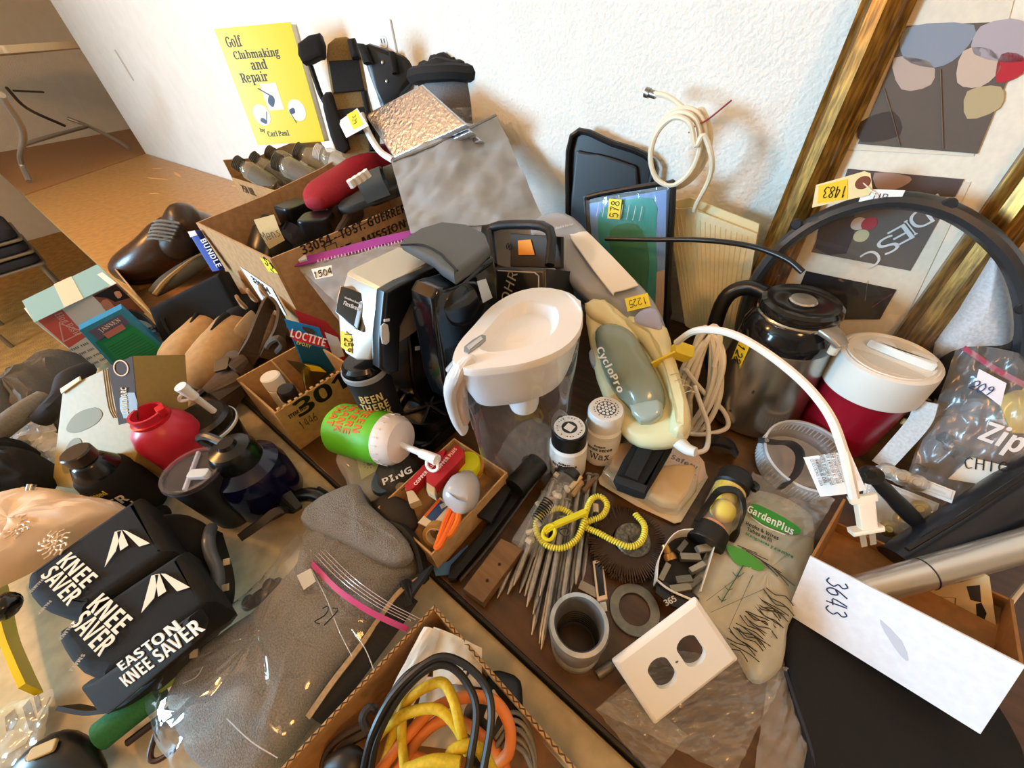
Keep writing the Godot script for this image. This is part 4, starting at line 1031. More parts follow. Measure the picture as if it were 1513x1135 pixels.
func soft_things() -> void:
	var ink := M("15130f", 0.5)
	var gr := M("6f6a62", 0.95, "cloth")
	var a := thing("grey_clothing", "crumpled grey clothing heaped at the left table end behind the white pouch", "clothing", basis_of(1, 0, 0, 0, 0, -1, -1.1284, .77, 1.0576))
	part(a, "fabric", lump(f2([.0325,-.1223,-.0595,-.0872,-.0832,-.0105,-.1284,.048,-.1208,.1053,-.0699,.1051,.0101,.0548,.1245,.0227,.0769,-.0113,.105,-.0547]), 0.08, 3.0, 0.018), gr, Transform3D(), "", 70)
	part(a, "fold", tube(f3([.1721,.0234,.07,.178,.0645,.09,.0917,.0829,.08,.0184,.1077,.05]), 0.016, 10), M("33343c", 0.95, "cloth"))
	part(a, "fold", tube(f3([.154,-.0452,.07,.1533,.0091,.085,.1293,.0424,.08]), 0.018, 10), M("8a857c", 0.95, "cloth"))
	var b := thing("white_pouch", "crumpled white plastic pouch with a yellow lot sticker", "pouch", basis_of(.766, 0, -.6428, -.5265, .5736, -.6275, -.983, .8046, 1.055))
	part(b, "film", cloth(func(x, y): return bil(v(-.0761, -.1148, 0), v(.0537, -.0421, 0), v(-.0027, .0527, 0), v(-.1112, -.0179, 0), x, y) + v(0, 0, 0.02 * sin(x * PI) * sin(y * PI) + 0.014 * nz(x * 4, y * 4) + 0.01 * nz(x * 11, y * 11)), 30, 26, 0.004), M("e9e8ea", 0.25), Transform3D(), "", 50)
	var st := part(b, "price_sticker", slab(f2([-.0418,.0224,-.0251,.0288,-.01,.0117,-.0267,.0053]), 0.0006, 0.0002), M("f3d43a", 0.6), tf(v(0, 0, 0.026)))
	part(st, "handwriting", hand("228", 0.022, 0.014, 0.0012), ink, tf(v(-.0251, .0163, .001), 0, 0, -50))
	var c := thing("black_jacket", "black fabric garment with a metal zip pull beside the carton", "clothing", basis_of(1, 0, 0, 0, 0, -1, -.8729, .79, 1.0945))
	part(c, "fabric", lump(f2([-.0378,-.0665,-.0611,-.04,-.0867,-.0218,-.1119,-.0081,-.1052,.0096,-.0769,.0245,-.0461,.0181,-.0111,.0366,.0489,.0249,.0332,-.017,.0201,-.0556]), 0.06, 4.0, 0.012), M("080809", 0.95, "cloth"), Transform3D(), "", 70)
	part(c, "zip_pull", body([[v(.091, .0031, .045), 0.003, 0.003], [v(.1023, .0174, .05), 0.004, 0.004], [v(.0975, .0269, .055), 0.005, 0.005]]), M("b9b9bb", 0.25, "", 0.9))
	var d := thing("peach_cloth", "peach satin cloth with raised lace embroidery behind the knee pads", "cloth", basis_of(1, 0, 0, 0, 0, -1, -.7109, .8, 1.0751))
	part(d, "fabric", lump(f2([-.1001,-.1004,-.1235,-.054,-.0854,.0061,.0025,.0492,.048,.0732,.0688,.0644,.0544,.0059,.0508,-.0448,.0257,-.0956,-.0443,-.117]), 0.05, 4.0, 0.012), M("e6ccb0", 0.5), Transform3D(), "", 70)
	for e in [[v(.0964, .0136, .058), 0.016, 22], [v(.0202, -.0151, .056), 0.015, 18]]:
		for k in e[2]:
			var an: float = k * 2.4
			var rr2: float = e[1] * sqrt(k / float(e[2]))
			part(d, "embroidery", tube(PackedVector3Array([v(-0.004, 0, 0), v(0, 0.003, 0.0006), v(0.005, 0, 0)]), 0.0011, 5, 3), M("ecd2ae", 0.5), tf(e[0] + v(cos(an) * rr2 * 1.4, sin(an) * rr2 * 0.8, -0.004), 0, 0, an * 57.0))

func lump(p: PackedVector2Array, h: float, fr: float, amp: float) -> MB:
	var m := dome(sm2(p, 4), h, 9, 2.6, true, 0.004)
	for i in m.P.size():
		var q := m.P[i]
		if q.z > 0.006: m.P[i] = q + v(0, 0, amp * nz(q.x * fr * 8, q.y * fr * 8) + amp * 0.6 * nz(q.x * fr * 22, q.y * fr * 22 + 5))
	return m

func upright(called: String, label: String, cat: String, base: Vector3, yaw := 0.0) -> Node3D:
	return thing(called, label, cat, tf(base + v(0, 0.001, 0), 0, yaw))

func bottles() -> void:
	var ink := M("15130f", 0.5)
	# red shaker bottle, no lid
	var hr := .1489
	var r := upright("shaker_bottle", "frosted red shaker bottle without its lid behind the black tumbler", "bottle", v(-.7254, .74, .9068))
	var rd := M("c8283e", 0.35)
	part(r, "bottle", lathe([0.02, 0.0, 0.036, 0.001, 0.038, 0.01, 0.041, hr * 0.45, 0.044, hr * 0.6, 0.0435, hr * 0.68, 0.038, hr * 0.8, 0.027, hr * 0.88, 0.024, hr * 0.89, 0.024, hr, 0.02, hr, 0.02, hr * 0.8, 0.016, hr * 0.5], 36, true, true), rd)
	part(r, "collar", lathe([0.024, hr * 0.885, 0.027, hr * 0.89, 0.027, hr * 0.92, 0.024, hr * 0.925], 36, false, false), M("d11f2e", 0.3))
	part(r, "spout_tab", bx(0.016, 0.012, 0.012, 0.004).mv(0.016, hr - 0.007, -0.018), M("d11f2e", 0.3))
	# black bottle in a printed sleeve
	var hb := .1447
	var b := upright("sleeve_bottle", "black bottle in a black neoprene sleeve with yellow and white print", "bottle", v(-.7285, .74, .9983), 35)
	part(b, "sleeve", lathe([0.02, 0, 0.036, 0.002, 0.039, 0.02, 0.037, hb * 0.5, 0.034, hb * 0.66, 0.029, hb * 0.7], 28), M("0a0a0a", 0.9, "cloth"))
	part(b, "shoulder", lathe([0.030, hb * 0.66, 0.029, hb * 0.72, 0.021, hb * 0.84, 0.0165, hb * 0.86, 0.016, hb * 0.88], 28), M("121213", 0.2))
	part(b, "cap", lathe([0.016, hb * 0.875, 0.0185, hb * 0.88, 0.0188, hb * 0.985, 0.017, hb, 0.004, hb], 28), M("2d2520", 0.3))
	part(b, "lettering", bend(letters("OVER", 0.046, 0.016, "Droid Sans", 700), 0.0385), M("ece0cf"), tf(v(0, hb * 0.42, 0), 0, 22))
	part(b, "lettering", bend(letters("Obsessed", 0.034, 0.009, "Droid Serif", 700, true), 0.037), M("d9c52c"), tf(v(0, hb * 0.58, 0), 0, 14))
	part(b, "print_patch", bend(plc(0.044, 0.014, 0.0004), 0.0388), M("e6cfb4"), tf(v(0, hb * 0.29, 0), 0, 24))
	part(b, "loose_sleeve", body([[v(-0.04, 0.05, 0.02), 0.016, 0.02], [v(-0.02, 0.03, 0.035), 0.024, 0.02], [v(0.01, 0.016, 0.045), 0.026, 0.016], [v(0.04, 0.012, 0.04), 0.022, 0.012], [v(0.06, 0.012, 0.02), 0.014, 0.010]]), M("090909", 0.95, "cloth"))
	# tumbler with clear lid
	var ht := .1259
	var t := upright("travel_tumbler", "dark grey tumbler with a clear flat lid in front of the red bottle", "tumbler", v(-.5739, .74, .9066))
	part(t, "body", lathe([0.01, 0, 0.026, 0.001, 0.029, 0.008, 0.034, ht * 0.6, 0.037, ht * 0.93, 0.0385, ht * 0.95, 0.037, ht * 0.94, 0.034, ht * 0.85, 0.02, ht * 0.3], 40), M("2e3034", 0.3, "", 0.4))
	part(t, "lid", lathe([0.037, ht * 0.93, 0.040, ht * 0.94, 0.041, ht * 0.97, 0.0395, ht * 1.0, 0.035, ht * 1.0, 0.034, ht * 0.96, 0.002, ht * 0.955], 40, false, true), clear("b8a8b0", 0.10, 0.04))
	part(t, "lid_ridge", bx(0.004, 0.006, 0.068, 0.001).mv(0.0, ht * 0.955, 0), clear("e8e2e6", 0.5, 0.05), tf(Vector3.ZERO, 0, 55))
	part(t, "slider", bx(0.014, 0.008, 0.028, 0.004).mv(0, ht * 0.96, 0), M("cfd4d6", 0.25), tf(v(0.018, 0, -0.004), 0, -50))
	# navy bottle with a carry loop
	var hn := .145
	var n := upright("water_bottle", "navy blue water bottle with a black screw lid and carry loop", "bottle", v(-.5571, .74, .8561))
	part(n, "bottle", lathe([0.02, 0, 0.048, 0.002, 0.052, 0.012, 0.052, hn * 0.5, 0.048, hn * 0.64, 0.034, hn * 0.72, 0.028, hn * 0.74], 40), M("0b0a2c", 0.12))
	part(n, "lid", lathe([0.029, hn * 0.70, 0.032, hn * 0.71, 0.032, hn * 0.86, 0.027, hn * 0.93, 0.013, hn * 0.96, 0.011, hn, 0.003, hn], 32), M("0e0f10", 0.25))
	part(n, "carry_loop", tube(PackedVector3Array([v(-0.01, hn * 0.93, 0.0), v(-0.045, hn * 0.95, 0.01), v(-0.06, hn * 0.9, 0.02), v(-0.042, hn * 0.8, 0.012)]), 0.006, 8), M("202122", 0.3))
	# black jar with a white straw
	var hj := .1023
	var j := upright("straw_cup", "black cup with a white capped straw behind the navy bottle", "cup", v(-.738, .74, .8593))
	part(j, "cup", lathe([0.02, 0, 0.042, 0.002, 0.048, hj * 0.6, 0.049, hj * 0.62, 0.046, hj * 0.65], 32), M("0e0c0b", 0.3))
	part(j, "white_ring", lathe([0.049, hj * 0.58, 0.051, hj * 0.59, 0.051, hj * 0.63, 0.049, hj * 0.64], 32, false, false), M("e9e9e6", 0.4))
	part(j, "lid", lathe([0.046, hj * 0.63, 0.046, hj * 0.8, 0.04, hj * 0.86, 0.004, hj * 0.88], 32), M("1c1a18", 0.25))
	inw(j, "straw", tube(f3([-.7258,.83,.8367,-.7245,.855,.8409,-.7209,.88,.845]), 0.0055, 10, 1), M("f4f4f2", 0.35))
	inw(j, "straw_cap", tube(f3([-.7182,.876,.844,-.719,.892,.8469,-.7184,.905,.8495]), [0.0075, 0.0095], 10, 1), M("fbfbfa", 0.35))
	inw(j, "straw_ring", tube(f3([-.7223,.888,.8481,-.7316,.882,.8588,-.7344,.874,.8626,-.7298,.872,.857,-.7189,.878,.8489]), 0.0028, 8, 4, true), M("fbfbfa", 0.35))
	# black coiled strap
	var s := thing("cinch_strap", "black strap with a bent grey plastic handle beside the tumbler", "strap", tf(v(-.4755, .74, .9632)))
	inw(s, "webbing", strap(f3([-.5041,.81,.933,-.4414,.795,.9516,-.4062,.79,.9731,-.3913,.785,1.0054,-.3943,.78,1.0439,-.4002,.775,1.0792,-.4197,.775,1.1064,-.4517,.78,1.1271]), v(0.2, 1, 0.1), 0.028, 0.004), M("0d0c0b", 0.6))
	inw(s, "handle", tube(f3([-.509,.815,.9336,-.483,.825,.9415,-.4633,.82,.9485,-.4435,.815,.9523,-.427,.81,.96,-.4105,.805,.9726]), 0.0075, 10), M("4a4d52", 0.3))
	for q in [v(-.3968, .804, .9786), v(-.4152, .808, .9561), v(-.4438, .812, .9404), v(-.3766, .8, 1.011)]: inw(s, "eyelet", plc(0.008, 0.008, 0.003).at(tf(q, -60, 50, 0)), M("b5a88c", 0.5))
	var h := thing("black_hose", "bent black rubber hose and flat arm lying behind the towel bag", "hose", tf(v(-.5036, .74, .8544)))
	inw(h, "hose", tube(f3([-.5088,.76,.8396,-.4912,.77,.8234,-.4692,.772,.8117,-.4454,.766,.8073,-.4285,.758,.8107]), 0.011, 12), M("0e0f10", 0.25))
	inw(h, "arm", strap(f3([-.5039,.77,.915,-.4956,.775,.8855,-.4939,.775,.8595,-.494,.77,.8359]), v(0.1, 0.2, 1), 0.032, 0.012), M("15120f", 0.5))
	inw(h, "arm", tube(f3([-.4925,.76,.8031,-.4594,.76,.7986,-.4431,.752,.8001]), 0.004, 8), M("151515", 0.4))

func knee_pads() -> void:
	var blk := M("0e0c0a", 0.9, "cloth")
	var wht := M("f0e9da", 0.6)
	for q in [["knee pad with torn lettering, the one nearer the carton", f2([-.1201,-.0655,-.127,-.0469,-.1368,.0486,-.124,.058,-.0239,.06,-.007,.0518,-.0144,-.0284,-.0175,-.0351,-.0528,-.0578,-.088,-.0672]), 0, "left"], ["knee pad with clean lettering, the one nearer the towel bag", f2([-.0145,-.0533,-.0091,-.0294,-.0011,.0603,.0119,.0681,.0805,.0686,.098,.0577,.0842,-.0259,.0758,-.0352,.0507,-.0478,.0139,-.0545]), 1, "right"]]:
		var o := thing("knee_pad", "black " + q[0], "knee pad", basis_of(1, 0, 0, 0, 0, -1, -.4707, .855, 1.0298), "pair of black knee pads")
		part(o, "pad", slab(sm2(q[1], 2), 0.06, 0.012, 3).mv(0, 0, -0.062), blk)
		if q[2] == 0:
			tx(o, "KNEE", v(-.0735, -.0206, .0003), .0673, 0.0155, 11.8981, wht, "Droid Sans", 800)
			tx(o, "SAVER", v(-.0669, -.0365, .0003), .0718, 0.0155, 10.8952, wht, "Droid Sans", 800)
			for g in [f2([-.0943,.0226,-.088,.0285,-.0619,.0156,-.0496,.0016]), f2([-.0932,.0246,-.0891,.0288,-.0578,.0281,-.058,.0196]), f2([-.0895,.0296,-.0821,.0329,-.038,.0462,-.0443,.0362])]: part(o, "logo", slab(g, 0.0006, 0.0001), wht)
			for k in [v(-.0898, -.0559, .0003), v(-.0504, -.0544, .0003)]: tx(o, "PALMED", k, 0.014, 0.004, -60, M("a9a295"))
		else:
			tx(o, "KNEE", v(.0176, -.0091, .0003), .0622, 0.017, 12.6735, wht, "Droid Sans", 800)
			tx(o, "SAVER", v(.0258, -.0255, .0003), .065, 0.017, 11.3199, wht, "Droid Sans", 800)
			for g in [f2([.0095,.0339,.0151,.04,.0406,.0275,.0466,.0133]), f2([.0111,.0369,.0149,.0407,.0438,.0388,.0428,.0309]), f2([.0162,.0418,.0209,.0453,.0614,.0576,.0541,.0466])]: part(o, "logo", slab(g, 0.0006, 0.0001), wht)
			for k in [[v(.0015, -.0443, .0003), "PALMED"], [v(.0471, -.0436, .0003), "SMALL"]]: tx(o, k[1], k[0], 0.015, 0.0045, -60, M("a9a295"))
			part(o, "side_band", slab(f2([-.0227,-.0022,.0122,.025,.1849,.1892,.1906,.1787,.1818,.1603,.0115,-.025,-.006,-.0311]), 0.012, 0.003).at(o.transform.affine_inverse() * basis_of(.9397, 0, -.342, -.1445, .9063, -.3971, -.4068, .82, 1.0738)), blk)
			part(o, "lettering", letters("EASTON", .1456, 0.008, "Droid Sans", 700, true).at(o.transform.affine_inverse() * basis_of(.9397, 0, -.342, -.1445, .9063, -.3971, -.4068, .82, 1.0738) * tf(v(.1235, .1305, .0125), 0, 0, 44.321)), wht)
			part(o, "lettering", letters("KNEE SAVER", .1899, 0.011, "Droid Sans", 700).at(o.transform.affine_inverse() * basis_of(.9397, 0, -.342, -.1445, .9063, -.3971, -.4068, .82, 1.0738) * tf(v(.1348, .1261, .0125), 0, 0, 45.4543)), wht)
	var w := thing("black_glove", "soft black fabric bundle between the knee pads and the tumbler", "bundle", tf(v(-.5805, .77, .9723)))
	inw(w, "fabric", body([[v(-.62, .77, .9913), 0.02, 0.02], [v(-.5718, .785, .9773), 0.03, 0.025], [v(-.5236, .785, .9705), 0.032, 0.028], [v(-.4754, .78, .9769), 0.022, 0.02]]), M("0b0a0a", 0.95, "cloth"))
	var y := thing("yellow_tray", "bright yellow curved plastic rim showing under the knee pads", "tray", tf(v(-.5933, .76, 1.1635)))
	inw(y, "rim", strap(f3([-.7534,.77,1.1648,-.6803,.77,1.1651,-.6183,.768,1.1666,-.5644,.764,1.1643,-.5255,.76,1.1622]), v(0.3, 1, -0.2), 0.034, 0.006), M("f4e000", 0.35))
	inw(y, "clip", body([[v(-.621, .81, 1.15), 0.012, 0.012], [v(-.605, .82, 1.1321), 0.016, 0.014], [v(-.6018, .82, 1.125), 0.008, 0.008]]), M("090909", 0.2))

func loft_prism(f: PackedVector3Array, b: Vector3, bev := 0.004) -> MB:   # outline in world coordinates swept along b, rounded ends
	var c := Vector3.ZERO
	for p in f: c += p
	c /= f.size()
	var rows := []
	for q in [[0.0, 1.0], [0.3, 0.3], [1.0, 0.0]]:
		var r := PackedVector3Array()
		for p in f: r.append(p + (c - p).normalized() * bev * q[1] + b.normalized() * bev * q[0])
		rows.append(r)
	for q in [[1.0, 0.0], [0.3, 0.3], [0.0, 1.0]]:
		var r := PackedVector3Array()
		for p in f: r.append(p + b + (c - p).normalized() * bev * q[1] - b.normalized() * bev * q[0])
		rows.append(r)
	return MB.new().loft(rows)

func middle_things() -> void:
	var ink := M("15130f", 0.5)
	var cb := M("c89d66", 0.85, "card")
	# carton 301
	var o := thing("carton", "small cardboard carton printed 301 holding glue cards and bottles", "box", tf(v(-0.685, 0.741, 0.70)))
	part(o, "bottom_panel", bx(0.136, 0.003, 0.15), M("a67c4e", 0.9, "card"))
	part(o, "right_panel", bx(0.004, 0.1, 0.152), cb, tf(v(0.07, 0, 0)))
	part(o, "left_panel", bx(0.004, 0.105, 0.152), cb, tf(v(-0.07, 0, 0)))
	part(o, "front_panel", bx(0.136, 0.098, 0.004), cb, tf(v(0, 0, 0.074)))
	part(o, "back_panel", bx(0.136, 0.1, 0.004), cb, tf(v(0, 0, -0.074)))
	var inv := o.transform.affine_inverse()
	part(o, "lettering", letters("301", .1004, 0.036, "Droid Sans", 800).at(inv * basis_of(0, 0, -1, 0, 1, 0, -.613, .74, .776) * tf(v(.079, .0825, .0005))), ink)
	part(o, "lettering", letters("ITEM NO:", .0337, 0.008).at(inv * basis_of(0, 0, -1, 0, 1, 0, -.613, .74, .776) * tf(v(.0316, .079, .0005))), ink)
	part(o, "handwriting", hand("1446", 0.034, 0.018, 0.0009).at(inv * basis_of(0, 0, -1, 0, 1, 0, -.613, .74, .776) * tf(v(.0381, .0479, .0008))), ink)
	for k in 14: part(o, "torn_edge", bx(0.006, 0.004, 0.006, 0.001).mv(0.07 - 0.003 * (k % 2), 0.0985, -0.07 + k * 0.0105), M("d1a568", 0.9, "card"))
	var w := upright("glue_bottle", "small bottle with a white cap standing in the 301 carton", "bottle", v(-0.705, 0.745, 0.735))
	part(w, "bottle", lathe([0.01, 0, 0.017, 0.001, 0.017, 0.075, 0.012, 0.08], 20), M("e8e4d8", 0.5))
	part(w, "cap", lathe([0.017, 0.079, 0.0175, 0.08, 0.0175, 0.102, 0.015, 0.104, 0.002, 0.104], 24), M("f3f0ea", 0.4))
	var w2 := upright("glue_bottle", "small bottle with a black slanted cap in the 301 carton", "bottle", v(-0.664, 0.745, 0.735))
	part(w2, "bottle", lathe([0.01, 0, 0.015, 0.001, 0.015, 0.08, 0.012, 0.084], 20), M("d8d2c4", 0.5))
	part(w2, "cap", lathe([0.015, 0.08, 0.0155, 0.082, 0.0155, 0.10, 0.013, 0.104, 0.002, 0.105], 24), M("1b1c1f", 0.35), tf(v(0.002, 0, 0), 0, 0, -8))
	var bd := thing("brass_disc", "round brass disc standing on edge in the 301 carton", "disc", tf(v(-0.675, 0.79, 0.69), -90, -32, 0))
	part(bd, "disc", lathe([0.002, -0.0015, 0.05, -0.0015, 0.052, 0.0, 0.05, 0.0015, 0.002, 0.0015], 40), M("8f7638", 0.35, "metal", 0.7))
	part(bd, "rim", lathe([0.047, 0.0015, 0.05, 0.003, 0.052, 0.0015], 40, false, false), M("c79c4a", 0.25, "", 0.9))
	var l := thing("glue_card", "blue and red blister card of epoxy glue in the 301 carton", "packet", basis_of(.5736, 0, -.8192, -.212, .9659, -.1485, -.7249, .7929, .6718))
	part(l, "card", slab(f2([.0019,.1227,.0557,.0925,.0532,.0018,.0131,-.0195,-.0005,.0235]), 0.002, 0.0005), M("1478b4", 0.3))
	part(l, "red_band", slab(f2([.0019,.1006,.0554,.0696,.0584,.0482,.0025,.0793]), 0.0006, 0.0002), M("d7262e", 0.35), tf(v(0, 0, 0.002)))
	part(l, "hang_hole", slab(sm2(f2([.0262,.1021,.043,.0926,.0444,.0823,.0319,.0867]), 2), 0.0006, 0.0002), M("3a2a20", 0.6), tf(v(0, 0, 0.002)))
	part(l, "dark_panel", slab(f2([.0038,.0761,.0574,.0454,.0557,.0011,.0142,-.0166,.0019,.0229]), 0.0008, 0.0002), M("0d4a63", 0.3), tf(v(0, 0, 0.002)))
	tx(l, "LOCTITE", v(.0305, .078, .003), .063, 0.017, -32.8736, M("f6f2ee", 0.4), "Droid Sans", 800)
	tx(l, "EPOXY", v(.0174, .0667, .003), 0.026, 0.007, -33.7222, M("d9c96a", 0.4))
	var l2 := thing("glue_card", "red and white card packet standing behind the blue and red glue card", "packet", tf(Vector3.ZERO))
	l2.transform = basis_of(.5736, 0, -.8192, -.212, .9659, -.1485, -.7249, .7929, .6718) * tf(v(0, 0, -0.016))
	part(l2, "card", slab(f2([.0207,.1334,.068,.0982,.082,.0633,.0783,.0032,.0353,.0049,.0203,.1062]), 0.002, 0.0005), M("a01f24", 0.35))
	part(l2, "white_band", slab(f2([.0582,.0777,.0787,.0612,.078,.0189,.0561,.0183]), 0.0006, 0.0002), M("dfe3ea", 0.35), tf(v(0, 0, 0.002)))
	var l3 := thing("yellow_card", "yellow and black card packet lying low in the 301 carton", "packet", tf(Vector3.ZERO))
	l3.transform = basis_of(.5736, 0, -.8192, -.212, .9659, -.1485, -.7249, .7929, .6718) * tf(v(0, 0, 0.012))
	part(l3, "card", slab(f2([-.0214,.047,.0281,.0223,.0427,.0029,.0147,-.0151,-.0072,.0129]), 0.002, 0.0005), M("4a3a1c", 0.4))
	part(l3, "yellow_band", slab(f2([.0074,.0307,.0319,.0183,.0402,.0036,.0143,.0135]), 0.0006, 0.0002), M("f0d829", 0.35), tf(v(0, 0, 0.002)))
	solo("wooden_stick", "thin wooden stick poking out of the 301 carton", "stick", tube(PackedVector3Array([v(-0.71, 0.745, 0.70), v(-0.722, 0.865, 0.715)]), 0.0016, 6, 1), M("d6b27a", 0.7))

	coffee_maker()
	# been there mug, black
	var hm := .1845
	var m := upright("travel_mug", "black travel mug with gold lettering under the coffee maker spout", "mug", v(-.4895, .74, .6529), 55)
	part(m, "mug", lathe([0.02, 0, 0.030, 0.002, 0.032, hm * 0.2, 0.0345, hm * 0.93, 0.034, hm * 0.95, 0.02, hm * 0.95], 36), M("0c0d0e", 0.6))
	part(m, "grey_rim", lathe([0.0345, hm * 0.9, 0.036, hm * 0.91, 0.036, hm * 0.95, 0.034, hm * 0.96], 36, false, false), M("8f9497", 0.4))
	part(m, "lid", lathe([0.032, hm * 0.94, 0.032, hm, 0.027, hm * 1.03, 0.004, hm * 1.03], 36), M("101113", 0.12))
	var gold := M("d9c184", 0.45)
	for k in 4: part(m, "lettering", bend(letters(["BEEN", "THERE", "DRANK", "THAT"][k], [0.036, 0.046, 0.048, 0.036][k], 0.015, "Droid Sans", 700), 0.0342 - k * 0.0004), gold, tf(v(0, hm * 0.74 - k * 0.019, 0), 0, -4))

	# green bottle on its side
	var ga: Vector3 = v(-.53, .805, .717)
	var gb: Vector3 = v(-.4341, .815, .6873)
	var ay := (gb - ga).normalized()
	var az := (v(0.35, 0.8, 0.5) - ay * v(0.35, 0.8, 0.5).dot(ay)).normalized()
	var g := thing("squeeze_bottle", "lime green bottle with orange lettering and white straw lid lying on its side", "bottle", Transform3D(Basis(ay.cross(az), ay, az), ga))
	var gl := (gb - ga).length()
	part(g, "bottle", lathe([0.01, -0.008, 0.036, -0.006, 0.043, 0.004, 0.0445, gl * 0.3, 0.0445, gl * 0.85, 0.041, gl, 0.02, gl], 40), M("66cc2a", 0.45))
	for k in 4: part(g, "lettering", bend(letters(["BEEN", "THERE", "DRANK", "THAT"][k], [0.048, 0.058, 0.058, 0.044][k], 0.014, "Droid Sans", 700), 0.0447), M("e0642a", 0.5), tf(v(0, gl * 0.74 - k * 0.0185, 0), 0, -32))
	part(g, "lid", lathe([0.040, gl * 0.98, 0.042, gl, 0.042, gl + 0.006, 0.040, gl + 0.02, 0.034, gl + 0.029, 0.012, gl + 0.034, 0.008, gl + 0.034], 40), M("f3ece8", 0.4))
	for k in 20: part(g, "lid_rib", bx(0.0016, 0.012, 0.001).mv(0, gl + 0.002, 0.0422), M("e2dad6", 0.4), tf(Vector3.ZERO, 0, k * 18.0))
	var sx := [v(0.004, gl + 0.03, 0.004), v(0.008, gl + 0.066, 0.008), v(0.012, gl + 0.098, 0.012)]
	part(g, "straw", tube(PackedVector3Array(sx), 0.0052, 10, 2), M("eef0f2", 0.35))
	part(g, "straw_cap", tube(PackedVector3Array([v(0.0095, gl + 0.075, 0.009), v(0.011, gl + 0.09, 0.011), v(0.0135, gl + 0.108, 0.0135)]), [0.007, 0.0085], 10, 3), M("fbfbfb", 0.35))
	part(g, "straw_ring", tube(PackedVector3Array([v(0.014, gl + 0.09, 0.010), v(0.026, gl + 0.09, 0.008), v(0.031, gl + 0.10, 0.008), v(0.026, gl + 0.11, 0.01), v(0.014, gl + 0.106, 0.012)]), 0.0025, 8, 4, true), M("fbfbfb", 0.35))
	golf_bits()
	small_box()
	pitcher()
	# black case lettered along its side, by the wall
	var t := thing("power_pack", "black plastic power pack with outlined lettering and orange lot sticker", "power pack", basis_of(.9848, 0, .1736, .0734, .9063, -.4162, -.4849, .94, .3296))
	var bk := M("1c1c1e", 0.35)
	part(t, "body", slab(sm2(f2([-.0179,.0025,.1166,.0407,.1495,-.0383,.0379,-.1287]), 1), 0.09, 0.008, 3).mv(0, 0, -0.09), bk)
	part(t, "handle_frame", tube(f3([-.0257,.0036,-.01,-.0573,.0392,-.02,-.0755,.0683,-.03,.002,.0921,-.03,.075,.1,-.03,.1151,.0469,-.01]), 0.009, 10, 3), bk)
	part(t, "recess", slab(f2([-.0093,.0079,.1183,.0448,.097,.0957,-.0325,.0694]), 0.01, 0.003).mv(0, 0, -0.05), M("141416", 0.5))
	part(t, "label_outline", tube(f3([.0029,.0009,.001,.0959,.0267,.001,.1073,.0243,.001,.1355,-.0441,.001,.0404,-.0977,.001]), 0.0014, 6, 1), M("b9b4a8", 0.5))
	tx(t, "OHR", v(.0423, -.0183, .0005), 0.062, 0.024, 88, M("b9b4a8", 0.5), "Droid Sans", 400)
	part(t, "price_sticker", slab(f2([-.0032,.0616,.0293,.0725,.05,.0487,.0084,.0368]), 0.0006, 0.0002), M("f09a28", 0.6), tf(v(0, 0, -0.038)))
	part(t, "handwriting", hand("00", 0.016, 0.011, 0.001), ink, tf(v(-.023, .045, -.037)))
	vac()
	# craft paint jars
	for q in [[v(-.1934, .74, .5195), .1051, "black", "Chalk"], [v(-.1646, .74, .4606), .113, "white", "Wax"]]:
		var j := upright("paint_jar", "white labelled paint jar with a %s lid reading %s" % [q[2], q[3]], "jar", q[0], 8)
		var h: float = q[1]
		part(j, "jar", lathe([0.02, 0, 0.0285, 0.001, 0.0295, 0.004, 0.0295, h * 0.66, 0.024, h * 0.72, 0.022, h * 0.74], 36), M("efebe4", 0.35))
		part(j, "lid", lathe([0.0265, h * 0.71, 0.0275, h * 0.72, 0.0275, h * 0.97, 0.0255, h, 0.002, h], 36), M("151313" if q[2] == "black" else "f3efe8", 0.35))
		part(j, "lid_print", lathe([0.012, h + 0.0002, 0.0235, h + 0.0002, 0.0235, h + 0.0005, 0.012, h + 0.0005] if q[2] == "black" else [0.0, h + 0.0002, 0.015, h + 0.0002, 0.015, h + 0.0006, 0.0, h + 0.0006], 32, false, false), M("e6e2da" if q[2] == "black" else "3a3a38", 0.4))
		if q[2] == "black": part(j, "lid_emblem", bx(0.013, 0.0006, 0.013).mv(0, h, 0), M("e6e2da", 0.4), tf(Vector3.ZERO, 0, -10))
		else:
			for k in 19:
				var a := v2(0, 0) if k == 0 else v2(cos(k * TAU / 6.0) * 0.006, sin(k * TAU / 6.0) * 0.006) if k < 7 else v2(cos(k * TAU / 12.0) * 0.0115, sin(k * TAU / 12.0) * 0.0115)
				part(j, "lid_cell", lathe([0.0, 0, 0.0026, 0, 0.0026, 0.0004, 0, 0.0004], 6, false, false).mv(a.x, h + 0.0006, a.y), M("f3efe8", 0.4))
		for k in 26: part(j, "lid_lettering", plc(0.0016, 0.0022, 0.0003).at(tf(Vector3.ZERO, -90)).mv(0, h + 0.0006, 0.0185), M("2a2826" if k % 4 else "e6e2da"), tf(Vector3.ZERO, 0, k * 13.8))
		part(j, "label", lathe([0.0297, h * 0.06, 0.0298, h * 0.062, 0.0298, h * 0.58, 0.0297, h * 0.582], 36, false, false), M("f4f1ec", 0.5))
		part(j, "lettering", bend(letters("HOME DECOR", 0.042, 0.0058), 0.0299), ink, tf(v(0, h * 0.40, 0), 0, 12))
		part(j, "lettering", bend(letters("folkart", 0.018, 0.0046, "Droid Serif", 700), 0.0299), ink, tf(v(0, h * 0.475, 0), 0, 12))
		part(j, "lettering", bend(letters(q[3], 0.034, 0.016, "Droid Serif", 400, true), 0.0299), ink, tf(v(0, h * 0.25, 0), 0, 14))

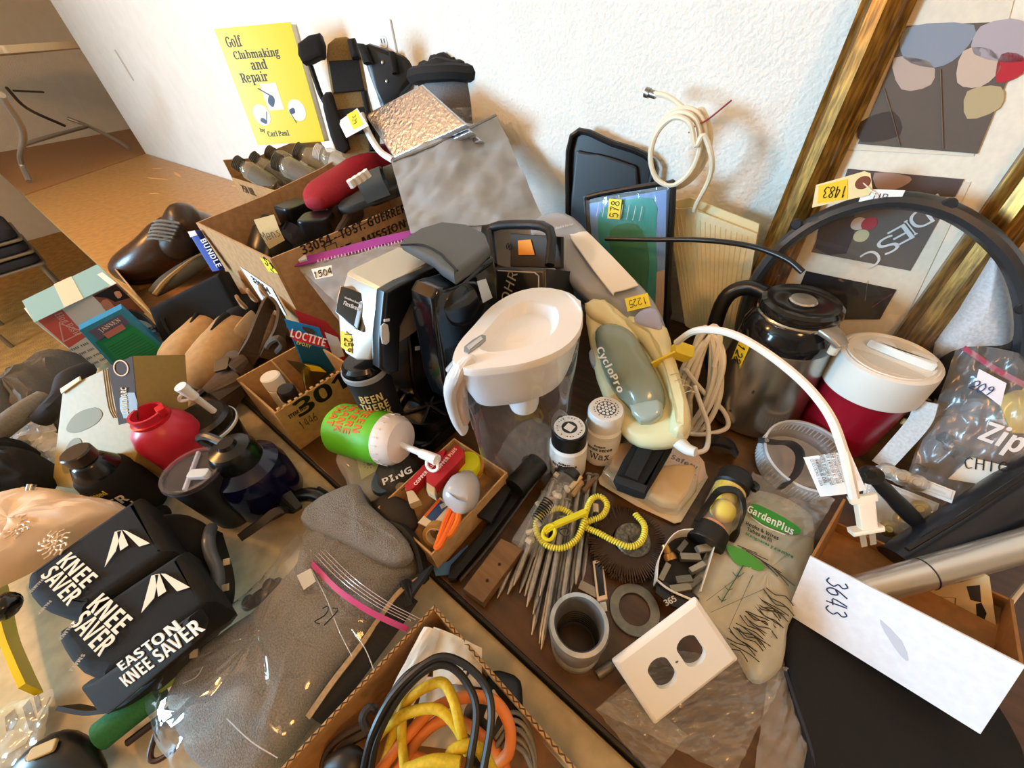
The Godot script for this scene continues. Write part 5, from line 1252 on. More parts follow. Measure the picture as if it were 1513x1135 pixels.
func coffee_maker() -> void:
	var blk := M("08090a", 0.2)
	var gry := M("4d5050", 0.5)
	var sil := M("b9b4aa", 0.3, "", 0.55)
	var o := thing("coffee_maker", "silver and black single serve coffee maker with a grey lid", "coffee maker", tf(v(-.5262, .74, .5761)))
	var f := f3([-.543,1.04,.5984,-.4516,1.04,.6018,-.4516,1.002,.6168,-.4615,.965,.6314,-.4655,.94,.6526,-.4822,.94,.664,-.5047,.945,.6671,-.5271,.962,.656,-.5404,.985,.6399,-.5411,1.017,.62])
	var b := v(.0008, 0, -.0975)
	inw(o, "silver_hood", loft_prism(f, b, 0.006), sil)
	inw(o, "hood_lid_panel", loft_prism(f3([-.5369,1.043,.5965,-.4551,1.043,.6016,-.4517,1.04,.604,-.5391,1.04,.601]), b * 0.97, 0.002), M("c8c2b0", 0.35, "", 0.3))
	var inv := o.transform.affine_inverse()
	part(o, "display_bezel", slab(sm2(f2([-.023,.0988,.0196,.0996,.0322,.0841,.0273,.04,-.0195,.0562]), 2), 0.006, 0.003).at(inv * basis_of(.931, -.1189, -.3451, -.1376, .7613, -.6336, -.5047, .945, .6671) * tf(v(0, 0, 0.002))), M("8f8b82", 0.3, "", 0.5))
	part(o, "display", slab(f2([-.0196,.0995,.0228,.0953,.0222,.0419,-.0201,.0591]), 0.008, 0.002).at(inv * basis_of(.931, -.1189, -.3451, -.1376, .7613, -.6336, -.5047, .945, .6671) * tf(v(0, 0, 0.005))), M("211a15", 0.15))
	part(o, "display_edge", slab(f2([.0165,.0827,.0226,.0861,.0218,.0439,.0152,.0475]), 0.009, 0.001).at(inv * basis_of(.931, -.1189, -.3451, -.1376, .7613, -.6336, -.5047, .945, .6671) * tf(v(0, 0, 0.005))), M("b7d4ec", 0.2))
	part(o, "lettering", letters("FlexBrew", .0278, 0.006).at(inv * basis_of(.931, -.1189, -.3451, -.1376, .7613, -.6336, -.5047, .945, .6671) * tf(v(.0066, .0744, .0145), 0, 0, -8)), M("cfcac0", 0.4))
	part(o, "lettering", letters("Hamilton Beach", .027, 0.003).at(inv * basis_of(.931, -.1189, -.3451, -.1376, .7613, -.6336, -.5047, .945, .6671) * tf(v(.006, .0823, .0145), 0, 0, -8)), M("cfcac0", 0.4))
	part(o, "price_sticker", slab(f2([-.0124,.0348,.0083,.0314,.0145,.0036,-.0058,.0102]), 0.0008, 0.0002).at(inv * basis_of(.931, -.1189, -.3451, -.1376, .7613, -.6336, -.5047, .945, .6671) * tf(v(0, 0, 0.003))), M("f2e23a", 0.55))
	part(o, "handwriting", hand("1259", 0.03, 0.012, 0.0009).at(inv * basis_of(.931, -.1189, -.3451, -.1376, .7613, -.6336, -.5047, .945, .6671) * tf(v(.0047, .0199, .0045), 0, 0, -80)), M("15130f"))
	# side shell and arm
	part(o, "side_shell", slab(sm2(f2([.0466,-.0381,.1022,-.0413,.1486,-.0553,.238,-.0453,.2413,-.1541,.2321,-.3181,.1427,-.3319,.0428,-.2893,.0091,-.2222,.025,-.1319,.0393,-.0607]), 2), 0.10, 0.006, 3).mv(0, 0, -0.12).at(inv * basis_of(0, 0, -1, 0, 1, 0, -.4486, 1.04, .6042)), blk)
	part(o, "water_tank", slab(sm2(f2([-.0384,-.0096,-.0128,-.0027,.0132,-.0089,.0806,-.0021,.081,-.0818,.0714,-.1996,.0106,-.2234,-.0504,-.1823,-.0485,-.0901]), 2), 0.05, 0.008, 3).mv(0, 0, -0.05).at(inv * basis_of(0, 0, -1, 0, 1, 0, -.3541, 1.06, .5536)), M("0c0d0f", 0.1))
	part(o, "reservoir_bulge", dome(sm2(f2([-.0135,-.015,.0229,-.0125,.0495,-.0333,.0477,-.0611,.0213,-.0767,-.0147,-.0628,-.028,-.0337]), 3), 0.008, 4).at(inv * basis_of(0, 0, -1, 0, 1, 0, -.3541, 1.06, .5536)), M("101114", 0.12))
	part(o, "side_arm", slab(f2([-.0065,.0063,.0216,.0072,.0995,0,.152,-.0315,.0796,-.022,.0309,-.0285,.0013,-.0527,-.0242,-.1204,-.041,-.1163,-.0519,-.0951,-.0365,-.0536]), 0.022, 0.005, 3).mv(0, 0, -0.004).at(inv * basis_of(0, 0, -1, 0, 1, 0, -.4486, 1.04, .6042)), M("121314", 0.3))
	part(o, "pod_button", slab(sm2(f2([-.0297,-.0331,-.0194,-.0369,-.0259,-.062,-.0367,-.0587]), 2), 0.003, 0.001).mv(0, 0, 0.018).at(inv * basis_of(0, 0, -1, 0, 1, 0, -.4486, 1.04, .6042)), M("c9cccd", 0.4))
	part(o, "indicator", slab(f2([-.0216,-.0267,-.0135,-.0302,-.0148,-.0339,-.0229,-.0304]), 0.002, 0.0005).mv(0, 0, 0.018).at(inv * basis_of(0, 0, -1, 0, 1, 0, -.4486, 1.04, .6042)), M("dfe5e8", 0.4))
	part(o, "side_label", slab(f2([.0295,-.0127,.0467,-.0166,.0558,-.0507,.0355,-.0491]), 0.001, 0.0003).mv(0, 0, 0.009).at(inv * basis_of(0, 0, -1, 0, 1, 0, -.3541, 1.06, .5536)), M("b9c6d2", 0.35))
	part(o, "side_recess", slab(sm2(f2([.0607,-.0826,.0846,-.0826,.0941,-.0931,.0688,-.1059,.0528,-.0992]), 2), 0.002, 0.0005).mv(0, 0, -0.021).at(inv * basis_of(0, 0, -1, 0, 1, 0, -.4486, 1.04, .6042)), M("070708", 0.4))
	part(o, "inner_mark", slab(f2([.036,-.1272,.0451,-.1316,.0429,-.1389,.0337,-.1343]), 0.001, 0.0003).mv(0, 0, -0.019).at(inv * basis_of(0, 0, -1, 0, 1, 0, -.4486, 1.04, .6042)), M("c4d2de", 0.4))
	part(o, "top_lid", slab(sm2(f2([-.0709,.0237,-.0812,.0717,-.0695,.1089,-.0258,.1211,.0209,.1098,.0574,.0784,.069,.0335,.073,-.0087,.0408,-.0014,.0139,.0091]), 1), 0.02, 0.008, 3).mv(0, 0, -0.02).at(inv * basis_of(1, 0, 0, 0, 0, -1, -.4185, 1.075, .5524)), gry)
	part(o, "lid_seam", tube(f3([-.0526,.0109,.001,-.0238,.0277,.001,.0169,.0218,.001,.0398,.0122,.001,.0737,-.002,.001]), 0.0016, 6, 4).at(inv * basis_of(1, 0, 0, 0, 0, -1, -.4185, 1.075, .5524)), M("1a1a1a", 0.6))
	# brew base with the round slatted tray
	inw(o, "base", bx(0.16, 0.028, 0.2, 0.03, 0.006).at(tf(v(-.4833, .74, .5596))), blk)
	var tr: Vector3 = v(-.4593, .79, .5785)
	inw(o, "drip_tray", lathe([0.02, -0.03, 0.05, -0.028, 0.054, 0.0, 0.056, 0.004, 0.052, 0.004, 0.049, -0.006, 0.005, -0.008], 40).at(tf(tr)), blk)
	for k in 6: inw(o, "tray_slat", bx(0.046, 0.004, 0.006, 0.001).at(tf(v(0.024, 0, 0))).at(tf(tr + v(0, -0.006, 0), 0, k * 60.0)), M("232528", 0.25))

func golf_bits() -> void:
	var p := thing("plastic_pouch", "clear pouch with a pale green card and sun print beside the green bottle", "pouch", basis_of(1, 0, 0, 0, 0, -1, -.4381, .752, .7378))
	part(p, "film", lump(f2([-.0898,-.0072,-.0393,.0439,.0364,.043,.0512,.0092,.0157,-.0382,-.0337,-.0279]), 0.012, 6.0, 0.004), clear("dfe3e6", 0.28, 0.1), Transform3D(), "", 60)
	part(p, "card", slab(f2([-.059,.0115,-.0228,.0522,-.0054,.0125,-.011,-.0113]), 0.001, 0.0003), M("b5c98a", 0.6), tf(v(0, 0, 0.006)))
	part(p, "sun_print", lathe([0, 0, 0.006, 0, 0.006, 0.0006, 0, 0.0006], 20, false, false), M("39513c", 0.6), tf(v(-.0266, .0181, .0072), 90))
	for k in 12: part(p, "sun_ray", plc(0.0012, 0.003, 0.0005).mv(0, 0.0105, 0), M("39513c", 0.6), tf(v(-.0266, .0181, .0072), 0, 0, k * 30.0))
	var c := thing("head_cover", "black and grey golf club cover with pale lettering beside the small carton", "golf cover", basis_of(1, 0, 0, 0, 0, -1, -.3942, .76, .72))
	part(c, "cover", lump(f2([-.0255,-.0203,-.0445,.0082,-.0292,.04,-.0034,.0483,.017,.0364,.0279,.0065,.0308,-.0181,.0059,-.0307]), 0.026, 5.0, 0.003), M("27261f", 0.7, "cloth"), Transform3D(), "", 60)
	part(c, "blue_patch", slab(sm2(f2([-.019,-.0279,-.0285,-.0098,-.0054,-.0055,.0144,-.0185,.0096,-.0309,-.005,-.0357]), 2), 0.012, 0.003), M("2c4a66", 0.5), tf(v(0, 0, 0.010)))
	part(c, "lettering", letters("PING", .0472, 0.013), M("d6d0c2", 0.5), tf(v(.0108, .0037, .0285), 0, 0, 66.7766))
	part(c, "button", lathe([0.004, 0, 0.008, 0.001, 0.007, 0.003, 0.002, 0.003], 20), M("7a6a50", 0.4, "", 0.5), tf(v(.0284, -.0055, .024), 90))

func small_box() -> void:
	var cb := M("cda671", 0.85, "card")
	var o := carton("small_carton", "narrow open cardboard carton of red boxes, tape measures and scissors", tf(v(-0.304, 0.741, 0.69)), 0.117, 0.16, 0.05, cb, 0.003)
	for q in [[f2([-.0452,.0065,-.0492,.0729,-.0309,.0729,-.0218,.0634,-.0196,-.0006,-.0364,-.0016]), 0.0, "nearer box", 0.024], [f2([-.0513,-.0183,-.0557,.0484,-.0637,.0624,-.0739,.0417,-.065,-.0226,-.0561,-.0275]), 0.0, "farther box", 0.012]]:
		var r := thing("red_box", "red carton with pale lettering, the %s of the two in the small carton" % q[2], "box", basis_of(1, 0, 0, 0, 0, -1, -.2865, .792, .7014), "red cartons in the small carton")
		part(r, "carton", slab(q[0], 0.02, 0.001).mv(0, 0, q[3] - 0.024), M("b3202a", 0.45))
		part(r, "lettering", letters("COPPER PLUS", .047, 0.006), M("f1dcd0", 0.5), tf((v(-.0401, .0438, 0) if q[3] > 0.02 else v(-.056, .0106, 0)) + v(0, 0, q[3] - 0.0035), 0, 0, 95.7848))
		part(r, "cream_end", slab(f2([-.0364,-.0016,-.0196,-.0006,-.0097,-.0099,-.0261,-.011]) if q[3] > 0.02 else f2([-.0632,-.0242,-.0495,-.0198,-.0292,-.0243,-.0372,-.0383]), 0.016, 0.001).mv(0, 0, q[3] - 0.022), M("cbb894", 0.7))
	var t := thing("tape_measure", "round yellow tape measure in the small carton behind the grey one", "tape measure", tf(v(-.3096, .775, .6339), 0, 20, 0))
	part(t, "case", lathe([0.004, -0.012, 0.02, -0.012, 0.024, -0.006, 0.024, 0.012, 0.020, 0.018, 0.004, 0.02], 32), M("d9e016", 0.4))
	part(t, "belt_clip", tube(PackedVector3Array([v(0.02, 0.0, 0.014), v(0.026, 0.012, 0.0), v(0.018, 0.016, -0.016)]), 0.003, 8), M("b07a2a", 0.4))
	var g := thing("tape_measure", "rounded silver grey tape measure resting on the small carton contents", "tape measure", tf(v(-.2844, .785, .6736), 0, 0, 0))
	inw(g, "case", body([[v(-.2848, .8, .6581), 0.012, 0.012], [v(-.2788, .802, .6669), 0.022, 0.02], [v(-.2711, .802, .6836), 0.026, 0.022], [v(-.2684, .796, .6962), 0.024, 0.016], [v(-.2686, .79, .7002), 0.012, 0.01]], Vector3.UP, 2.8), M("b2b2b4", 0.25))
	inw(g, "tape_lip", bx(0.014, 0.004, 0.014, 0.001).at(tf(v(-.2671, .79, .7017), 20, 30, 0)), M("e9ece9", 0.3))
	inw(g, "logo_stripe", strap(f3([-.2836,.815,.6971,-.2618,.818,.6992,-.249,.815,.6928]), v(0.2, 1, 0.4), 0.006, 0.001), M("8aa0c8", 0.4))
	var s := thing("utility_scissors", "orange handled scissors in the small carton", "scissors", basis_of(1, 0, 0, 0, 0, -1, -.2865, .792, .7014))
	part(s, "handle", tube(f3([.0163,-.0068,.004,.0262,-.0299,.004,.036,-.0501,.002,.0392,-.0569,.002,.0425,-.0533,.004,.0363,-.0345,.004,.0269,-.0093,.004]), 0.0045, 8, 4), M("ee6a12", 0.4))
	part(s, "handle", tube(f3([.0257,.0002,.004,.0372,-.0143,.004,.0417,-.0323,.003,.0386,-.037,.003,.0318,-.0251,.003]), 0.0045, 8, 4), M("f07a1c", 0.4))
	part(s, "blade", plc(0.008, 0.05, 0.003).at(tf(v(.0098, .0099, 0), 0, 0, -20)), M("a9acad", 0.25, "", 0.9))
	var k := thing("blade_pack", "white and blue printed pack lying in the small carton", "packet", basis_of(1, 0, 0, 0, 0, -1, -.2865, .792, .7014))
	part(k, "card", slab(f2([-.0161,-.0463,-.0196,.0022,.0048,.0008,.0154,-.0151,.0133,-.0395]), 0.004, 0.001).mv(0, 0, -0.016), M("e4dccb", 0.5))
	part(k, "blue_panel", slab(f2([-.013,-.0336,-.0163,-.001,.0008,-.0021,.0027,-.0323]), 0.0008, 0.0002).mv(0, 0, -0.012), M("274a86", 0.4))
	part(k, "orange_stripe", slab(f2([-.0161,-.0334,-.0188,-.0014,-.0138,-.0019,-.0114,-.0337]), 0.0008, 0.0002).mv(0, 0, -0.0114), M("d9682a", 0.4))
	var rl := thing("masking_roll", "narrow roll of tan tape at the near end of the small carton", "tape roll", tf(v(-.272, .77, .7414), 60, 40, 10))
	part(rl, "tape", lathe([0.014, -0.006, 0.019, -0.006, 0.019, 0.006, 0.014, 0.006, 0.014, -0.006], 28, false, false), M("c09a58", 0.6))
	part(rl, "core", lathe([0.0125, -0.006, 0.014, -0.006, 0.014, 0.006, 0.0125, 0.006, 0.0125, -0.006], 28, false, false), M("e6d8b8", 0.7))

func pitcher() -> void:
	var wt := M("efece8", 0.3)
	var o := thing("water_filter_pitcher", "white and clear water filter pitcher with an oval lid and front handle", "pitcher", basis_of(1, 0, 0, 0, 0, -1, -.2676, 1.01, .5298))
	var lid := ccw(sm2(f2([-.0226,-.1045,-.0414,-.0761,-.0523,-.0344,-.063,.0136,-.0585,.0598,-.0342,.0934,.0091,.1025,.0421,.0811,.0684,.0343,.0714,-.0134,.053,-.056,.0267,-.0856,.0023,-.1051]), 3))
	var c := Vector2.ZERO
	for p in lid: c += p
	c /= lid.size()
	var ring := func(s: float, z: float, dx := 0.0) -> PackedVector3Array:
		var r := PackedVector3Array()
		for p in lid: r.append(Vector3(c.x + (p.x - c.x) * s + dx, c.y + (p.y - c.y) * s, z))
		return r
	part(o, "lid", MB.new().loft([ring.call(0.97, -0.012), ring.call(1.0, -0.010), ring.call(1.0, -0.003), ring.call(0.985, 0.0), ring.call(0.62, 0.001), ring.call(0.58, -0.002), ring.call(0.5, -0.012), ring.call(0.34, -0.016), ring.call(0.3, -0.013), ring.call(0.1, -0.011)]), wt)
	part(o, "reservoir", MB.new().loft([ring.call(0.97, -0.011), ring.call(0.96, -0.02), ring.call(0.88, -0.055), ring.call(0.80, -0.078), ring.call(0.74, -0.082)], false, true), M("e6e8ee", 0.35))
	part(o, "clear_body", MB.new().loft([ring.call(0.985, -0.013), ring.call(0.96, -0.06), ring.call(0.90, -0.15), ring.call(0.84, -0.25), ring.call(0.80, -0.266), ring.call(0.5, -0.268)], false, true), clear("eef2f6", 0.03, 0.03))
	part(o, "filter", lathe([0.01, -0.13, 0.02, -0.128, 0.022, -0.12, 0.024, -0.07], 28).at(tf(v(c.x, c.y, 0) + v(0.012, -0.012, 0), 90)), M("e9ecf2", 0.35))
	part(o, "lid_gauge", slab(sm2(f2([-.0285,-.0774,-.0272,-.0464,-.0153,-.0521,-.0152,-.0842]), 2), 0.003, 0.001), M("8d949a", 0.3), tf(v(0, 0, -0.0005)))
	part(o, "gauge_window", slab(f2([-.0248,-.0765,-.0241,-.0511,-.0181,-.0539,-.0174,-.0795]), 0.001, 0.0003), M("c3c9cc", 0.15), tf(v(0, 0, 0.0025)))
	part(o, "spout", slab(f2([.0047,.0953,.037,.086,.05,.0664,.0274,.084]), 0.004, 0.001), M("e3e0dc", 0.3))
	inw(o, "handle", body([[v(-.2727, 1.002, .617), 0.016, 0.008], [v(-.285, .996, .629), 0.018, 0.010], [v(-.3035, .965, .6306), 0.017, 0.010], [v(-.322, .915, .6225), 0.015, 0.009], [v(-.3285, .865, .6163), 0.013, 0.008], [v(-.3281, .835, .6112), 0.010, 0.006]], v(1, 0, -0.4), 2.6), M("e9e7e6", 0.35))
	inw(o, "handle_inset", body([[v(-.2802, .988, .6238), 0.010, 0.008], [v(-.2947, .965, .6246), 0.012, 0.008], [v(-.3125, .915, .6159), 0.011, 0.008], [v(-.3233, .858, .6084), 0.009, 0.006]], v(1, 0, -0.4), 2.6), M("d9c3b4", 0.6))
	inw(o, "grey_accent", body([[v(-.2924, 1.002, .6212), 0.012, 0.006], [v(-.2999, .99, .6294), 0.014, 0.006]], v(1, 0, -0.4), 2.6), M("a7abb2", 0.35))
	inw(o, "lid_clip", bx(0.012, 0.008, 0.005, 0.001).at(tf(v(-.2666, .998, .6147), 0, 30)), wt)

func vac() -> void:
	var gry := M("a2a6ad", 0.35)
	var crm := M("ece2b0", 0.35)
	var ink := M("15130f", 0.5)
	var o := thing("hand_vacuum", "cream and grey handheld vacuum with a translucent dust cup, leaning back", "vacuum", basis_of(.6523, .3717, -.6606, -.7579, .3346, -.56, -.0856, .8, .4457))
	part(o, "cream_body", slab(sm2(f2([-.0034,.284,.0334,.2762,.0562,.2255,.0816,.1938,.0984,.1733,.0876,.1342,.0775,.0691,.0667,.0167,.0482,-.0074,.0176,-.0088,-.019,.0073,-.0355,.037,-.0344,.068,-.0385,.0873,-.0383,.1372,-.0252,.2049]), 2), 0.05, 0.018, 4).mv(0, 0, -0.02), crm)
	part(o, "neck", slab(sm2(f2([.0525,.2119,.0801,.1882,.0961,.1628,.0875,.1241,.0748,.0554,.0637,.0121,.0441,-.0063,.0296,.006,.0469,.0441,.0543,.0939,.0511,.153,.0397,.1954]), 2), 0.045, 0.018, 4).mv(0, 0, 0.005), crm)
	part(o, "grey_handle", slab(sm2(f2([-.046,.4945,-.0333,.5195,.0001,.5256,.0369,.4988,.0533,.4541,.0711,.3548,.0905,.2876,.1014,.2273,.0973,.168,.0829,.1587,.0643,.1854,.0468,.2123,.0325,.257,.0067,.2845,-.0145,.3374,-.0313,.4133]), 2), 0.042, 0.015, 5).mv(0, 0, -0.008), gry)
	part(o, "cream_collar", slab(sm2(f2([-.0054,.2748,.0293,.2646,.0366,.2326,.0523,.1887,.0483,.1571,.0241,.1835,.0074,.2213,-.0066,.244]), 2), 0.03, 0.012, 4).mv(0, 0, 0.012), crm)
	part(o, "cover_panel", slab(sm2(f2([.0213,.4143,.0302,.4234,.0502,.4172,.0587,.3963,.087,.2685,.0817,.256,.0482,.2633,.0412,.2705]), 2), 0.004, 0.0018, 3).mv(0, 0, 0.0405), M("f1efe8", 0.3))
	part(o, "dust_cup", dome(sm2(f2([-.0145,.2006,.003,.2207,.0283,.2101,.0468,.1802,.0503,.1347,.0509,.0811,.0428,.0488,.0245,.0358,-.0004,.0369,-.0124,.0702,-.024,.1203]), 3), 0.042, 7, 2.6).mv(0, 0, 0.022), M("8f9c8c", 0.16))
	part(o, "cup_foot", slab(sm2(f2([-.0074,.063,.0333,.0547,.0333,.0365,.0215,.028,-.0036,.0317]), 2), 0.03, 0.008, 3).mv(0, 0, 0.026), M("a9b5a9", 0.14))
	part(o, "cup_latch", slab(sm2(f2([-.0329,.186,-.0227,.1896,-.0218,.1692,-.0314,.1571,-.0369,.1653]), 2), 0.03, 0.005, 3).mv(0, 0, -0.004), M("a9adb2", 0.3))
	part(o, "cup_hole", lathe([0.0, 0, 0.004, 0, 0.004, 0.0015, 0, 0.0015], 14, false, false), M("4c5650", 0.5), tf(v(.0071, .1969, .042), 90))
	part(o, "power_switch", dome(sm2(f2([.0522,.1906,.0675,.2051,.0872,.2028,.0941,.1876,.0858,.1589,.0714,.1665]), 3), 0.008, 5, 2.6).mv(0, 0, 0.046), M("aab0d2", 0.35))
	sticker(o, "1225", .0374, .0263, tf(v(.0732, .2239, .046), 0, 0, -12.4891 + 180.0), "f7e43a", 0.5)
	part(o, "lettering", letters("CycloPro", .0839, 0.015, "Droid Sans", 700), M("eef0ea", 0.4), tf(v(-.0139, .1225, .0665), 0, 0, -87.8169))
	part(o, "lettering", letters("Black & Decker", 0.036, 0.006), M("d9dce0", 0.4), tf(v(.0209, .4537, .0425), 0, 0, -17.8981))
	part(o, "grey_vent", slab(f2([.052,.0282,.0623,.0329,.0535,.0096,.0433,.0049]), 0.03, 0.003).mv(0, 0, 0.006), M("9aa0ac", 0.4))
	for k in 4: part(o, "neck_groove", tube(PackedVector3Array([v(.0641, .0821, .05) + v(0.002 * k, -0.011 * k, 0), v(.074, .0811, .05) + v(0.002 * k, -0.011 * k, 0.001), v(.08, .0761, .044) + v(0.002 * k, -0.011 * k, 0)]), 0.0006, 4, 2), M("c8bc88", 0.5))
	part(o, "strain_relief", tube(f3([.0342,.0025,.01,.0385,-.0107,.012,.0432,-.022,.016,.0511,-.0301,.02]), [0.012, 0.007], 12), M("eeeae0", 0.4))
	# cord: loops beside the body, then the long arch to the plug
	var wc := M("efe9dc", 0.4)
	var lp := PackedVector3Array()
	for k in 70:
		var a := TAU * k / 10.0 + 0.5
		lp.append(v(-.078, .82, .2867) + v(cos(a) * (0.022 + 0.010 * sin(k * 0.7)) - 0.012 * sin(a) + 0.008 * sin(k * 0.21), sin(a) * (0.078 + 0.012 * sin(k * 0.9)), -0.05 * sin(a) + 0.016 * cos(k * 0.6)))
	inw(o, "cord_coil", tube(lp, 0.0044, 7, 4), wc)
	inw(o, "cord", tube(f3([-.0325,.785,.4063,-.0213,.78,.3805,-.0345,.785,.3395,-.0565,.81,.3271,-.0795,.83,.3088]), 0.004, 8), wc)
	inw(o, "cord", tube(f3([-.077,.75,.3446,-.0456,.748,.3315,-.0177,.752,.3081,-.0094,.76,.2917,-.0269,.78,.2834,-.0639,.81,.293,-.1035,.85,.3004]), 0.004, 8), wc)
	inw(o, "cord", tube(f3([-.1138,.94,.3614,-.0927,.98,.382,-.0663,1,.3944,-.0392,1.005,.3999,-.0063,1,.4062,.0279,.995,.4217,.0542,.99,.4397,.076,.98,.4564,.0965,.96,.4715]), 0.0048, 8), wc)
	inw(o, "cord_clip", bx(0.03, 0.02, 0.022, 0.004).at(tf(v(-.1129, .9, .3353), 20, 20, -20)), M("f0cf2c", 0.4))
	inw(o, "cord_strap", strap(f3([-.1361,.895,.3756,-.1227,.905,.3613,-.1109,.91,.3408]), v(0.2, 1, 0.2), 0.02, 0.003), M("f0cf2c", 0.4))
	var pf := o.transform.affine_inverse() * basis_of(.9659, 0, -.2588, -.1664, .766, -.6209, .1425, .89, .4749)
	for q in [[f2([-.0176,.0147,.0038,.0274,.0068,.0201,-.013,.0085]), 0.010, 0.0], [f2([-.0102,.0118,.0034,.0197,.0126,-.0077,.0002,-.0154]), 0.014, -0.002], [f2([-.0075,-.0184,.0162,-.0033,.0179,-.008,-.0052,-.023]), 0.018, -0.004]]: part(o, "plug", slab(q[0], q[1], 0.002).mv(0, 0, q[2]).at(pf), M("efe2cc", 0.4))
	for q in [f2([.0006,-.0192,.0053,-.0166,.0103,-.0295,.0058,-.0328]), f2([.0079,-.0149,.0124,-.0116,.0168,-.0246,.0123,-.0279])]: part(o, "plug_prong", slab(q, 0.0014, 0.0003).mv(0, 0, 0.006).at(pf), M("e0d6c6", 0.25, "", 0.8))
	inw(o, "plug_cord", tube(f3([.0965,.96,.4715,.1069,.95,.4874,.1211,.93,.4948]), 0.0048, 8), wc)
	# hanging instruction tag
	var tg := thing("cord_tag", "white instruction tag hanging from the vacuum cord above the white carton", "tag", basis_of(.9848, 0, -.1736, -.0996, .8192, -.5649, .1028, .9, .4854))
	part(tg, "paper", cloth(func(x, y): return bil(v(0, 0, 0), v(.0332, .0227, 0), v(.0063, .0585, 0), v(-.0273, .036, 0), x, y) + v(0, 0, 0.003 * sin(x * 3)), 8, 8, 0.0007), M("f3f1ee", 0.6))
	for k in 7:
		tx(tg, ["Allow unit to cool", "Clean filters", "See instructions", "To restart, be", "wall outlet and", "switch is ON", "QUESTIONS 1-800"][k], v(.0087, .0437, .0045).lerp(v(-.013, .0254, .0045), k / 6.0), [0.036, 0.03, 0.034, 0.034, 0.034, 0.026, 0.03][k], 0.0032, -54.7516, M("77777a"), "Droid Sans", 400 if k != 5 else 800)

const ORD := ["first", "second", "third", "fourth", "fifth", "sixth", "seventh", "eighth", "ninth", "tenth", "eleventh", "twelfth", "thirteenth", "fourteenth", "fifteenth", "sixteenth", "seventeenth", "eighteenth", "nineteenth", "twentieth", "twenty-first", "last"]

